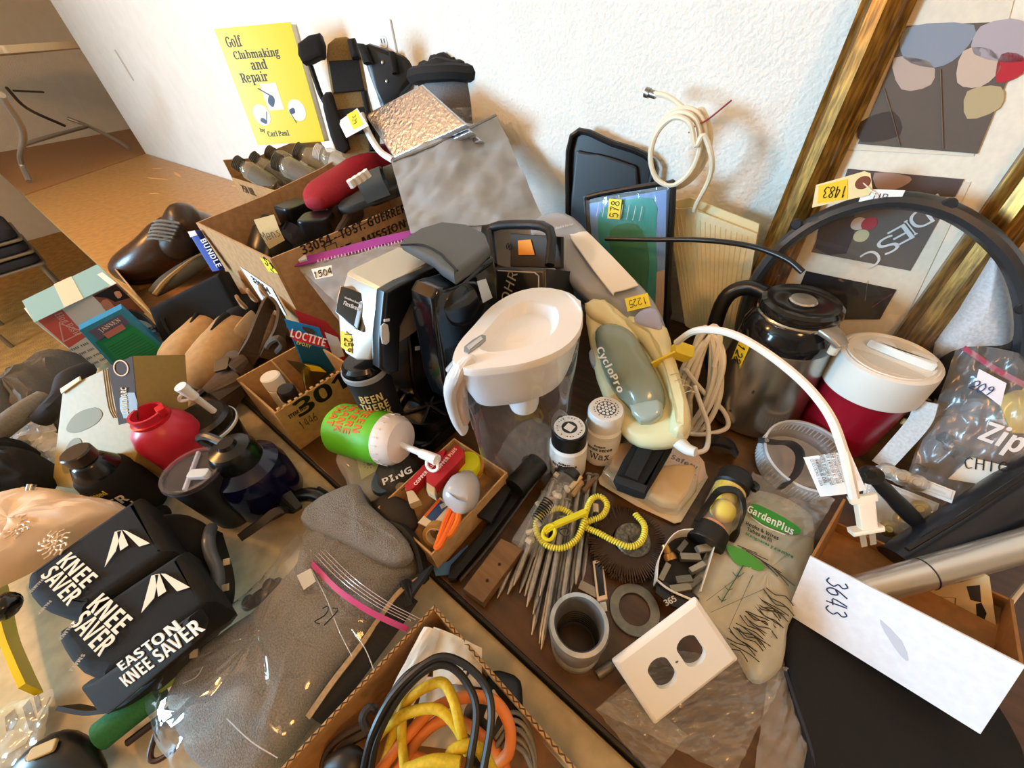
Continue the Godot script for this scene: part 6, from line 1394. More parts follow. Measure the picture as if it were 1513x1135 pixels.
func tool_things() -> void:
	var ink := M("15130f", 0.5)
	# loose spikes
	var sp := thing("spike", "first grey steel spike from the left by its tip in the heap", "nail", Transform3D(), "steel spikes heaped on the dark table")
	var steel := M("a9a69f", 0.4, "metal", 0.5)
	part(sp, "shank", tube(PackedVector3Array([v(0, 0, 0), v(0.08, 0, 0), v(0.15, 0, 0), v(0.165, 0, 0)]), [0.0034, 0.0036, 0.0034, 0.0008], 8, 1), steel)
	part(sp, "head", lathe([0.0005, -0.002, 0.006, -0.0015, 0.006, 0.0005, 0.0028, 0.002], 12).at(tf(Vector3.ZERO, 0, 0, -90)), steel)
	var tips := f3([-.1558,.74,.7479,-.1464,.74,.7366,-.1362,.74,.7246,-.1161,.74,.7348,-.1057,.74,.7357,-.1099,.74,.7149,-.0876,.74,.7343,-.0946,.74,.7537,-.081,.74,.7567,-.0815,.74,.7343,-.0854,.74,.7133,-.075,.74,.7609,-.0821,.74,.7058,-.0825,.74,.6857,-.0813,.74,.6742,-.0777,.74,.6629,-.1108,.74,.7227,-.0925,.74,.7137,-.127,.74,.7249,-.1451,.74,.725,-.0845,.74,.6924,-.0965,.74,.7218])
	var srt := Array(tips)
	srt.sort_custom(func(a, b): return a.x - a.z * 0.25 < b.x - b.z * 0.25)
	tips = PackedVector3Array(srt)
	for i in tips.size():
		var n: Node3D = sp if i == 0 else sp.duplicate()
		if i:
			n.name = named("spike")
			add_child(n)
		var tip := tips[i] + v(0, 0.004 + 0.006 * (i % 3), 0)
		var dir := (v(-.1903, .74, .5988).lerp(v(-.1403, .74, .5038), clampf((tip.x - -.1558) / 0.075, 0, 1)) - v(-.1558, .74, .7479).lerp(v(-.0656, .74, .6728), clampf((tip.x - -.1558) / 0.075, 0, 1))).normalized()
		dir = (dir + v(0.015 * sin(i * 2.1), 0.05, 0)).normalized()
		n.transform = Transform3D(Basis(-dir, Vector3.UP, (-dir).cross(Vector3.UP)).orthonormalized(), tip + dir * 0.165)
		n.set_meta("label", "%s grey steel spike from the left by its tip in the heap" % ORD[i])
	# pale matchlike rods at the top of the heap
	for q in [[f3([-.1597,.77,.5662,-.1572,.772,.539]), "cream", "e2cda0"], [f3([-.1502,.77,.5736,-.151,.77,.545]), "tan", "a8865a"], [f3([-.1412,.768,.5569,-.1383,.77,.5297]), "brown", "6e5233"]]:
		solo("wooden_dowel", "short %s wooden dowel end at the top of the spike heap" % q[1], "dowel", tube(q[0], 0.004, 8, 2), M(q[2], 0.6))
	# yellow coil lanyard
	var y := thing("coil_lanyard", "bright yellow spiral lanyard with a clip lying over the spikes", "lanyard", tf(v(-.1144, .77, .6235)))
	var pth := sm3(f3([-.1345,.77,.6004,-.1558,.772,.6055,-.1699,.77,.6319,-.163,.768,.6499,-.1406,.77,.66,-.1193,.772,.6521,-.109,.774,.6326,-.1112,.778,.61,-.118,.78,.5896,-.1226,.776,.566,-.1149,.774,.5533,-.1005,.774,.5592,-.0977,.774,.5783,-.1081,.774,.5963,-.1125,.772,.6071,-.0886,.774,.6041,-.0681,.774,.6019,-.0469,.774,.5965,-.0377,.774,.5791,-.0439,.774,.5572,-.0626,.772,.547]), 10)
	var hx := PackedVector3Array()
	var ang := 0.0
	for i in pth.size() - 1:
		var d := (pth[i + 1] - pth[i])
		var t := d.normalized()
		var s := t.cross(Vector3.UP).normalized()
		var w := s.cross(t)
		for k in 6:
			ang += d.length() / 6.0 / 0.0034 * TAU
			hx.append(pth[i] + d * (k / 6.0) + (s * cos(ang) + w * sin(ang)) * 0.0033)
	inw(y, "coil", tube(hx, 0.0014, 5, 1), M("ebe250", 0.4))
	inw(y, "core", tube(pth, 0.0027, 6, 1), M("d8ce30", 0.5))
	inw(y, "clip", strap(f3([-.1474,.784,.6518,-.1405,.786,.6356,-.126,.786,.6098,-.1166,.786,.5927]), v(0, 0.2, 1), 0.010, 0.004), M("e6dc2a", 0.35))
	inw(y, "clip", tube(f3([-.1487,.786,.6467,-.145,.786,.6583,-.1345,.786,.6575,-.134,.786,.6453,-.1435,.786,.6378]), 0.0026, 8, 4, true), M("e6dc2a", 0.35))
	inw(y, "key_ring", tube(f3([-.1327,.782,.6371,-.1226,.782,.6391,-.1188,.782,.6315,-.1259,.782,.6272]), 0.0012, 6, 4, true), M("5d5850", 0.3, "", 0.9))
	# glass vial
	var g := thing("glass_vial", "clear glass vial of small white parts and springs with a black cap", "vial", tf(v(-.1764, .76, .618)))
	var a: Vector3 = v(-.1631, .762, .6819)
	var b: Vector3 = v(-.1761, .766, .548)
	var ax := (b - a).normalized()
	var fr := Transform3D(Basis(ax.cross(Vector3.UP).normalized(), ax, ax.cross(Vector3.UP).normalized().cross(ax)), a)
	var L := (b - a).length()
	inw(g, "glass", lathe([0.004, 0, 0.019, 0.001, 0.02, 0.006, 0.02, L * 0.93, 0.017, L * 0.97], 28).at(fr), clear("e8e4d8", 0.14, 0.03))
	inw(g, "cap", lathe([0.019, L * 0.95, 0.021, L * 0.96, 0.021, L * 1.06, 0.019, L * 1.07, 0.002, L * 1.07], 28).at(fr), M("26241f", 0.3))
	for k in 16:
		var c := fr * v(0.010 * sin(k * 2.4), 0.012 + L * 0.88 * k / 16.0, 0.010 * cos(k * 1.7))
		inw(g, "small_part", tube(PackedVector3Array([c, c + v(0.008 * cos(k * 3.1), 0.004 * sin(k), 0.008 * sin(k * 2.3))]), 0.004, 7, 1), M(["c9bfa8", "a89c84", "ddd4c0"][k % 3], 0.5))
	for k in 2:
		var h2 := PackedVector3Array()
		for i in 40: h2.append(fr * v(cos(i * 0.9) * 0.009, L * 0.30 + 0.012 * k + i * 0.0006, sin(i * 0.9) * 0.009 + 0.014))
		inw(g, "spring", tube(h2, 0.0009, 5, 2), M("1c1b19", 0.35, "", 0.7))
	# wooden block
	var wb := thing("wood_block", "short reddish brown wooden block with two nail holes at the table edge", "block", basis_of(1, 0, 0, 0, 0, -1, -.1789, .742, .7275))
	part(wb, "block", slab(f2([-.0189,.0405,.016,.047,.0171,-.0391,-.0154,-.0423]), 0.02, 0.002), M("8f6c44", 0.5, "table"))
	for q in [v(.0032, .0106, .0202), v(.0038, -.0153, .0202)]: part(wb, "nail_hole", lathe([0, 0, 0.0022, 0, 0.0022, 0.0003, 0, 0.0003], 12, false, false), M("2a120a", 0.8), tf(q, 90))
	# black rail with bracket
	var r := thing("steel_rail", "long black steel rail running along the small carton to the table edge", "rail", basis_of(1, 0, 0, 0, 0, -1, -.2145, .744, .6697))
	var bk := M("121111", 0.35, "metal", 0.3)
	part(r, "rail", slab(f2([-.0213,.1193,-.0061,.1137,.0029,-.0313,.0033,-.0966,-.0057,-.1034,-.0155,-.0884,-.0132,-.0282]), 0.016, 0.002), bk)
	part(r, "lip", slab(f2([-.0208,.1264,-.012,.126,-.006,.0944,-.0142,.098]), 0.022, 0.001), M("8e8f92", 0.3, "", 0.7))
	part(r, "edge", tube(f3([.0015,.0996,.016,.0105,-.0346,.016,.0098,-.0945,.016]), 0.0022, 6), M("3b3a39", 0.3, "", 0.5))
	var bp := thing("bracket_plate", "black steel bracket plate with three holes lying on the rail", "bracket", tf(Vector3.ZERO))
	bp.transform = basis_of(1, 0, 0, 0, 0, -1, -.2145, .744, .6697) * tf(v(0, 0, 0.018))
	part(bp, "plate", slab(f2([-.0445,.0535,-.0171,.0493,-.0071,-.0106,-.0355,-.0157]), 0.008, 0.001), M("2b2b2c", 0.4, "metal", 0.4))
	for q in [[v(-.031, .0185, .0082), 0.005], [v(-.0311, .0419, .0082), 0.0022], [v(-.0248, -.0076, .0082), 0.0022]]: part(bp, "hole", lathe([0, 0, q[1], 0, q[1], 0.0003, 0, 0.0003], 18, false, false), M("1a0f0a", 0.8), tf(q[0], 90))
	var rc := thing("rubber_bumper", "black rubber end cap lying above the bracket plate", "cap", tf(v(-.2217, .76, .595)))
	inw(rc, "cap", tube(f3([-.2284,.77,.6167,-.2279,.77,.586,-.2268,.77,.5564]), 0.019, 20, 1), M("0f0f10", 0.45))
	inw(rc, "wing_nut", tube(f3([-.2443,.78,.5746,-.2414,.785,.5672,-.2352,.78,.5648]), 0.003, 8), M("222222", 0.4))
	var bl := thing("blue_scrap", "scrap of blue plastic under the near end of the small carton", "scrap", basis_of(1, 0, 0, 0, 0, -1, -.2145, .744, .6697))
	part(bl, "sheet", slab(f2([-.0232,-.0584,-.021,-.0493,-.0117,-.0619,-.0103,-.0936,-.0272,-.1086,-.0397,-.1021,-.0266,-.0827]), 0.003, 0.001), M("4b7ab0", 0.5))

	# wire wheel brush
	var w := thing("wire_brush", "round wire wheel brush with a rusty steel hub", "brush", tf(v(-.0552, .742, .5824)))
	var brm := M("4a3524", 0.7, "", 0.2)
	part(w, "hub", lathe([0.004, 0.020, 0.008, 0.021, 0.023, 0.0215, 0.0245, 0.020, 0.0245, 0.004, 0.004, 0.002], 36), M("8f8a7c", 0.45, "rust", 0.6), tf(v(0.006, 0, -0.004)))
	part(w, "hub_nut", lathe([0.003, 0, 0.007, 0, 0.006, 0.003, 0.003, 0.003], 6), M("6e675a", 0.5, "rust", 0.6), tf(v(0.006, 0.021, -0.004)))
	var bm := MB.new()
	for k in 520:
		var an := k * 2.39996
		var r0 := 0.022
		var r1 := 0.052 + 0.003 * sin(k * 7.7)
		var z := 0.004 + 0.014 * fmod(k * 0.377, 1.0)
		bm.add(tube(PackedVector3Array([v(cos(an) * r0, 0.012, sin(an) * r0), v(cos(an + 0.06) * r1, z, sin(an + 0.06) * r1)]), 0.00075, 4, 1))
	part(w, "bristles", bm, brm).set_meta("kind", "stuff")
	part(w, "bristle_core", lathe([0.02, 0.006, 0.047, 0.004, 0.047, 0.014, 0.02, 0.017], 40, false, false), M("38281b", 0.9))
	# pipe coupling, washer
	var p := upright("pipe_coupling", "galvanised threaded pipe coupling standing on end near the outlet plate", "pipe fitting", v(-.047, .74, .7295))
	var ph := .0867
	var zn := M("c4c7c6", 0.28, "metal", 0.7)
	part(p, "body", lathe([0.022, 0.0, 0.028, 0.001, 0.0295, 0.004, 0.0295, 0.012, 0.028, 0.014, 0.0285, ph * 0.55, 0.031, ph * 0.62, 0.0325, ph * 0.9, 0.031, ph * 0.99, 0.0265, ph, 0.0245, ph * 0.95, 0.0235, 0.003, 0.022, 0.0], 48, false, false), zn)
	for k in 6: part(p, "thread", lathe([0.0238, 0.0, 0.0228, 0.002, 0.0238, 0.004], 40, false, false), M("6d685e", 0.4, "", 0.8), tf(v(0, 0.008 + k * 0.007, 0)))
	for k in 3: part(p, "outer_thread", lathe([0.0285, 0.0, 0.0298, 0.002, 0.0285, 0.004], 40, false, false), zn, tf(v(0, 0.015 + k * 0.005, 0)))
	var wa := thing("washer", "flat grey steel washer beside the pipe coupling", "washer", tf(v(-.0085, .741, .6507)))
	part(wa, "ring", lathe([0.0195, 0, 0.0305, 0, 0.031, 0.001, 0.0305, 0.003, 0.0195, 0.003, 0.019, 0.0015, 0.0195, 0], 44, false, false), M("8b8a7e", 0.45, "metal", 0.4))
	# usb meter
	var u := thing("usb_meter", "small clear USB power meter on a short black lead", "meter", tf(v(-.0609, .744, .6498)))
	var uf := u.transform.affine_inverse() * basis_of(1, 0, 0, 0, 0, -1, -.0601, .743, .6509)
	part(u, "case", slab(f2([-.0199,.0184,-.0101,.0292,.0197,-.0121,.0109,-.0228]), 0.008, 0.0015).at(uf), M("d9c7b0", 0.25))
	part(u, "display", slab(f2([-.0154,.016,-.0089,.0232,.0146,-.0099,.0095,-.0168]), 0.0012, 0.0003).mv(0, 0, 0.008).at(uf), M("100c0b", 0.12))
	part(u, "usb_plug", slab(f2([.013,-.0213,.0191,-.0146,.0262,-.024,.0208,-.0301]), 0.005, 0.0008).at(uf), M("b9b2a4", 0.25, "", 0.9))
	part(u, "usb_socket", slab(f2([-.025,.0309,-.0184,.0383,-.0116,.0281,-.0181,.0208]), 0.005, 0.0008).at(uf), M("b9b2a4", 0.25, "", 0.9))
	inw(u, "lead", tube(f3([-.0804,.748,.6215,-.0902,.752,.607,-.0994,.77,.5936,-.1106,.774,.5747]), 0.0036, 8), M("16130f", 0.4))
	inw(u, "lead_end", tube(f3([-.1074,.774,.5803,-.1136,.775,.5696]), 0.005, 8, 1), M("c9b8a0", 0.35, "", 0.5))
	inw(u, "metal_tab", plc(0.03, 0.012, 0.002).at(tf(v(-.0644, .743, .6648), -90, 10, 0)), M("9a8c78", 0.3, "", 0.8))
	# open packet of square metal parts
	var k := thing("parts_packet", "torn white and black packet of grey square metal parts", "packet", basis_of(1, 0, 0, 0, 0, -1, .0227, .752, .5738))
	part(k, "back", slab(f2([-.0214,-.0406,-.0329,.0031,-.0281,.0477,.0101,.0738,.0185,.0654,.0223,.0116,.0259,-.0227]), 0.002, 0.0005), M("1a1714", 0.6))
	part(k, "wall", strap(f3([-.0234,-.0413,.012,-.0326,-.0086,.014,-.0264,.0344,.016,.0084,.0604,.016,.0167,.056,.014,.0212,.0156,.012,.0241,-.0203,.01]), v(0, 0, 1), 0.022, 0.0012), M("efeae0", 0.6, "paper"))
	part(k, "front", slab(f2([-.0187,-.0508,-.0255,-.0291,-.0057,-.0308,.0189,-.0221,.0264,-.0243,.0298,-.0428,.0036,-.0534]), 0.004, 0.001), M("15120f", 0.4), tf(v(0, 0, 0.006)))
	part(k, "white_edge", tube(f3([-.0248,-.0371,.014,-.0055,-.0387,.014,.0228,-.0319,.012]), 0.0014, 6), M("efeae0", 0.6))
	part(k, "lettering", letters("365", 0.016, 0.007), M("d9d4cc"), tf(v(-.0005, -.0493, .011), 0, 0, 60))
	var cs := [v(-.0009, .0163, .008), v(-.0155, .0246, .006), v(.0085, .037, .012), v(-.02, -.0213, .006), v(.0044, -.0163, .008), v(.0125, .0088, .008), v(.0041, -.0279, .006), v(.0145, -.0098, .006)]
	for i in cs.size():
		var c := part(k, "square_tube", plc([0.009, 0.007][i % 2], [0.026, 0.02, 0.022][i % 3], 0.009, 0.001), M(["8d8878", "6d6a60", "a39c88"][i % 3], 0.4, "", 0.7), tf(cs[i], 0, 12.0 * sin(i), [-55, -10, -40, 0, -50, -30, -45, -20][i]))
		part(c, "bore", plc([0.0065, 0.005][i % 2], 0.001, 0.0065), M("1b1916", 0.7), tf(v(0, [0.013, 0.01, 0.011][i % 3], 0.0012)))
	part(k, "brass_bolt", lathe([0.002, 0, 0.008, 0.0, 0.0085, 0.004, 0.0075, 0.008, 0.005, 0.009, 0.005, 0.02, 0.001, 0.02], 20), M("b58a4a", 0.35, "", 0.8), tf(v(-.0186, -.0014, .012), 20, 0, 50))
	# blank outlet cover plate
	outlet_plate()
	solo("steel_pin", "short grey steel pin poking out beside the outlet plate", "pin", tube(f3([-.0115,.746,.7406,-.0031,.746,.721]), 0.0055, 12, 1), M("8a8478", 0.4, "metal", 0.7))

	# safety blister with black pouch
	var s := thing("blister_pack", "opened clear blister of peach foam pads on a tan backing card", "packet", basis_of(1, 0, 0, 0, 0, -1, -.0656, .744, .4665))
	part(s, "card", slab(f2([-.0742,-.0434,-.0702,.0593,-.019,.096,.0462,.0834,.0647,.0613,.0593,-.0374,.0523,-.0452,-.0041,-.0517,-.0675,-.051]), 0.0015, 0.0004), M("d9cdb0", 0.4))
	part(s, "header", slab(f2([-.0259,.0948,.016,.1102,.0497,.0859,.0638,.0576,.0555,.0391,.0034,.0423,-.0274,.0645]), 0.001, 0.0003), M("e6cdb6", 0.4), tf(v(0, 0, 0.0016)))
	part(s, "lettering", letters("Safety", .0427, 0.014, "Droid Sans", 700), ink, tf(v(.0244, .0651, .0028), 0, 0, 2.7023))
	part(s, "lettering", letters("comfort first system", 0.03, 0.003), ink, tf(v(.0329, .0516, .0028), 0, 0, 2.7023))
	part(s, "foam_pad", slab(sm2(f2([-.0702,-.0145,-.0777,.0283,-.0558,.0405,-.0453,.0341,-.0386,-.0142,-.0603,-.0237]), 2), 0.018, 0.006, 3), M("d9a878", 0.6), tf(v(0, 0, 0.002)))
	part(s, "foam_pad", slab(sm2(f2([-.0001,.0235,.0354,.0526,.047,.039,.0464,-.0254,.006,-.0357,-.0017,-.0089]), 2), 0.022, 0.006, 3), M("dfb978", 0.6), tf(v(0, 0, 0.002)))
	part(s, "blister", slab(sm2(f2([-.0707,-.0408,-.0686,.0457,-.0292,.074,.0484,.0589,.0522,-.0347,-.0072,-.0454]), 2), 0.024, 0.006, 3), clear("f2ecd8", 0.16, 0.05), tf(v(0, 0, 0.0018)))
	var bp2 := thing("black_pouch", "black fabric pouch with a flap lying across the blister pack", "pouch", tf(Vector3.ZERO))
	bp2.transform = basis_of(1, 0, 0, 0, 0, -1, -.0656, .744, .4665) * tf(v(0, 0, 0.03))
	part(bp2, "pouch", slab(sm2(f2([-.0443,-.0582,-.0513,.0262,-.0472,.0539,-.0219,.0685,-.0023,.0617,.0034,.0423,.004,-.0457,.0031,-.0576,-.0205,-.0639]), 2), 0.022, 0.008, 3), M("0c0d10", 0.9, "cloth"))
	part(bp2, "strap", slab(f2([-.0428,.0393,-.021,.0447,-.0142,-.0448,-.0336,-.0474]), 0.003, 0.001), M("222428", 0.85, "cloth"), tf(v(0, 0, 0.0215)))
	part(bp2, "flap_edge", slab(f2([-.0437,-.0548,.0014,-.0448,.0031,-.0576,-.0381,-.0654]), 0.004, 0.0015), M("24262a", 0.85), tf(v(0, 0, 0.020)))
	# jar of yellow balls
	var j := thing("ball_jar", "clear plastic tube of yellow balls with black end caps and strap", "jar", tf(v(.0372, .77, .4664)))
	var ja: Vector3 = v(.0304, .766, .5151)
	var jb: Vector3 = v(.0319, .776, .3982)
	var jx := (jb - ja).normalized()
	var jf := Transform3D(Basis(jx.cross(Vector3.UP).normalized(), jx, jx.cross(Vector3.UP).normalized().cross(jx)), ja)
	var jl := (jb - ja).length()
	inw(j, "tube", lathe([0.02, 0.0, 0.022, 0.01, 0.022, jl * 0.72, 0.0205, jl * 0.74], 32, false, false).at(jf), clear("f0ece0", 0.12, 0.03))
	inw(j, "base_cap", lathe([0.004, -0.016, 0.022, -0.015, 0.024, -0.012, 0.024, 0.010, 0.022, 0.012], 32).at(jf), M("100d0a", 0.5))
	inw(j, "lid", lathe([0.021, jl * 0.74, 0.024, jl * 0.76, 0.0245, jl * 0.92, 0.021, jl * 0.98, 0.004, jl], 32).at(jf), M("16130f", 0.5))
	inw(j, "yellow_band", lathe([0.021, jl * 0.60, 0.021, jl * 0.72], 32, false, false).at(jf), M("f2cf1a", 0.4))
	for q in [v(0.003, jl * 0.38, 0.004), v(-0.003, jl * 0.62, -0.002)]: inw(j, "ball", lathe([0.0005, -0.017, 0.0085, -0.0147, 0.0147, -0.0085, 0.017, 0, 0.0147, 0.0085, 0.0085, 0.0147, 0.0005, 0.017], 24).at(jf * tf(q)), M("ecd91c", 0.5))
	inw(j, "orange_disc", lathe([0.002, 0.014, 0.018, 0.014, 0.018, 0.018, 0.002, 0.018], 28).at(jf), M("d98a4a", 0.5))
	inw(j, "strap", strap(PackedVector3Array([jf * v(-0.02, 0.004, 0.014), jf * v(-0.017, jl * 0.3, 0.018), jf * v(-0.011, jl * 0.52, 0.023), jf * v(0.008, jl * 0.6, 0.025), jf * v(0.023, jl * 0.5, 0.014), jf * v(0.028, jl * 0.3, 0.004), jf * v(0.026, 0.01, 0.0)]), jx, 0.010, 0.003), M("161514", 0.35))
	inw(j, "lid_tab", tube(PackedVector3Array([jf * v(0.021, jl * 0.93, 0.008), jf * v(0.028, jl * 0.9, 0.008), jf * v(0.026, jl * 0.82, 0.009)]), 0.004, 8), M("191817", 0.3))
	solo("folded_strap", "small dark folded strap lying behind the jar of yellow balls", "strap", strap(f3([-.0247,.75,.3333,-.009,.765,.3403,.0078,.76,.3339,.0209,.75,.3391]), v(0.3, 0.2, 1), 0.022, 0.006), M("1b1a1a", 0.5))

	# tape bag
	garden_bag()
	# clear film bags at the table edge
	var f := thing("clear_bag", "loose empty clear plastic bag under the outlet cover plate", "bag", basis_of(1, 0, 0, 0, 0, -1, .0777, .744, .7307))
	part(f, "film", cloth(func(x, y): return bil(v(-.0749, -.0378, 0), v(.0544, -.0015, 0), v(.0747, .1246, 0), v(-.0402, .0603, 0), x, y) + v(0, 0, 0.008 + 0.012 * nz(x * 5, y * 5) + 0.004 * nz(x * 15, y * 15)), 36, 36, 0.0), clear("e9e6dc", 0.17, 0.15), Transform3D(), "", 60)
	part(f, "film_fold", cloth(func(x, y): return bil(v(-.0755, -.0397, 0), v(-.0071, -.0504, 0), v(.0075, -.0008, 0), v(-.0541, .0008, 0), x, y) + v(0, 0, 0.016 + 0.012 * nz(x * 4 + 3, y * 4)), 24, 24, 0.0), clear("efe9d8", 0.14, 0.15), Transform3D(), "", 60)
	var f2 := thing("clear_bag", "second clear plastic bag whose edge runs under the black mouse pad", "bag", basis_of(1, 0, 0, 0, 0, -1, .0777, .744, .7307))
	part(f2, "film", cloth(func(x, y): return bil(v(.0696, .0106, 0), v(.1223, .0525, 0), v(.0792, .1527, 0), v(.0589, .1328, 0), x, y) + v(0, 0, 0.004 + 0.006 * nz(x * 4, y * 6)), 16, 24, 0.0), clear("e4e0d8", 0.2, 0.12), Transform3D(), "", 60)

func outlet_plate() -> void:
	var o := thing("outlet_cover", "loose white duplex outlet cover plate lying over the tools", "cover plate", basis_of(.3906, .2966, -.8715, -.7798, .6097, -.142, .054, .7616, .7434))
	var w := .1102
	var h := .0763
	var t := 0.006
	var b := 0.005
	var m := MB.new()
	var out := rr(w, h, 0.002, 2)
	m.grid([up2(grown(out, -0.0012), 0.0), up2(out, 0.0), up2(out, t * 0.35), up2(grown(out, -b * 0.35), t * 0.8), up2(grown(out, -b), t)], true)
	var rim := grown(rr(w, h, 0.002, 2), -b)
	for s in [1.0, -1.0]:
		var p := PackedVector2Array([v2(b, h / 2), v2(b, h / 2 - s * (h / 2 - b)), v2(w - b, h / 2 - s * (h / 2 - b)), v2(w - b, h / 2)])
		for q in [[0.67, 0.15], [0.5, 0.016], [0.33, 0.15]]:
			for k in 13:
				var a := PI * k / 12.0
				var e := v2(cos(a) * q[1] * w * 0.95, -s * sin(a) * q[1] * w * 0.95)
				e.x = clampf(e.x, -w * 0.112, w * 0.112)
				p.append(v2(w * q[0], h / 2) + e)
		var id := Geometry2D.triangulate_polygon(p)
		m.cap(up2(p, t), id, false)
	for q in [[0.67, 0.15], [0.5, 0.016], [0.33, 0.15]]:
		var ring := PackedVector2Array()
		for k in 24:
			var a := TAU * k / 24.0
			ring.append(v2(w * q[0] + clampf(cos(a) * q[1] * w * 0.95, -w * 0.112, w * 0.112), h / 2 + sin(a) * q[1] * w * 0.95))
		m.grid([up2(ring, t), up2(ring, 0.0)], true)
	part(o, "plate", m, M("eeebe2", 0.3))

func garden_bag() -> void:
	var o := thing("tie_wire_bag", "clear and green printed bag of garden tie wire beside the yellow ball jar", "bag", basis_of(1, 0, 0, 0, 0, -1, .0942, .746, .5533))
	part(o, "film", lump(f2([-.0433,.1286,-.0175,.1675,.0368,.1662,.0522,.1273,.0566,.0432,.0483,-.0104,.0518,-.0583,.033,-.0885,.0047,-.0702,-.0507,-.0487,-.0579,.0208]), 0.02, 5.0, 0.004), M("b7b6a4", 0.35, "paper"), Transform3D(), "", 60)
	part(o, "clear_top", cloth(func(x, y): return bil(v(-.0363, .1038, .012), v(.0462, .1159, .012), v(.0592, .1957, .016), v(-.0449, .181, .014), x, y) + v(0, 0, 0.006 + 0.008 * nz(x * 5, y * 5)), 24, 20, 0.0), clear("e6e6e0", 0.25, 0.12), Transform3D(), "", 60)
	var z := 0.0245
	part(o, "green_header", slab(sm2(f2([-.0323,.114,-.0239,.1229,.0107,.1228,.0316,.1164,.0231,.1029,-.0004,.0974,-.0227,.098]), 2), 0.0008, 0.0002), M("2f9a2e", 0.4), tf(v(0, 0, z)))
	part(o, "white_swoosh", tube(f3([-.0263,.0971,.0255,-.0082,.0933,.0255,.0159,.0969,.0255]), 0.0012, 5, 4, false, 0.3), M("e4eedd", 0.4))
	part(o, "lettering", letters("GardenPlus", .0577, 0.013, "Droid Sans", 700, true), M("eef4e8", 0.4), tf(v(-.005, .1078, .0258), 0, 0, -.7418))
	var ink := M("2e3a30", 0.6)
	for q in [["Hooks & Wires", v(-.0095, .0851, .0255), 0.04], ["Tubes et fil", v(-.0108, .077, .0255), 0.03], ["Mangueras y alambre", v(.0028, .0687, .0255), 0.056]]:
		tx(o, q[0], q[1], q[2], 0.006, 2.6393, M("2c7a48", 0.5) if q[0][0] == "M" else ink, "Droid Sans", 700)
	for k in 9:
		var u := k / 8.0
		part(o, "printed_line", tube(PackedVector3Array([v(-.029, .045, .0252).lerp(v(.0187, .0417, .0252), u * 0.9), v(-.029, .045, .0252).lerp(v(.0187, .0417, .0252), u * 0.9) + (v(.0529, .0629, 0) - v(.0241, .0581, 0)) * (0.8 + 0.3 * sin(k * 2.0)) - v(0, 0.002 * k, 0)]), 0.0009, 4, 1, false, 0.4), ink)
	# printed tree and the ribbed twist ties showing through
	part(o, "printed_tree_crown", slab(sm2(f2([-.041,.0374,-.0199,.0432,.0061,.0367,.0008,.0264,-.0112,.0236,-.0197,.0193,-.0309,.0238]), 2), 0.0008, 0.0002), M("4a9a34", 0.5), tf(v(0, 0, z)))
	part(o, "printed_trunk", tube(f3([-.0158,.0219,.0252,-.0192,-.0054,.0252,-.0235,-.0379,.0252]), 0.0014, 5, 3, false, 0.4), M("2c6a4a", 0.5))
	for q in [v(-.0185, .0032, .0252), v(-.0215, -.0191, .0252), v(-.024, -.0364, .0252)]: part(o, "printed_branch", tube(PackedVector3Array([q + v(-0.005, 0.003, 0), q, q + v(0.004, 0.005, 0)]), 0.0009, 5, 2, false, 0.4), M("2c6a4a", 0.5))
	for q in [f3([-.0379,-.047,.0252,-.0121,.0142,.0252]), f3([-.0299,-.0567,.0252,.0127,.0089,.0252]), f3([-.0083,-.0623,.0252,-.0032,.0168,.0252])]: part(o, "printed_line", tube(q, 0.0005, 4, 1, false, 0.4), ink)
	for k in 26:
		var u := k / 26.0
		var c: Vector3 = v(.0284, .0081, .0235).lerp(v(.006, -.0767, .021), u) + v(0.004 * sin(k * 1.7), 0.004 * cos(k * 2.9), 0)
		part(o, "wire_ripple", tube(PackedVector3Array([c + v(-0.014, 0.004 * sin(k), 0), c + v(-0.004, -0.003, 0.0015), c + v(0.006, 0.003 * cos(k), 0.001), c + v(0.016, -0.002, -0.001)]), 0.001, 4, 2, false, 0.6), M("39372f", 0.6))

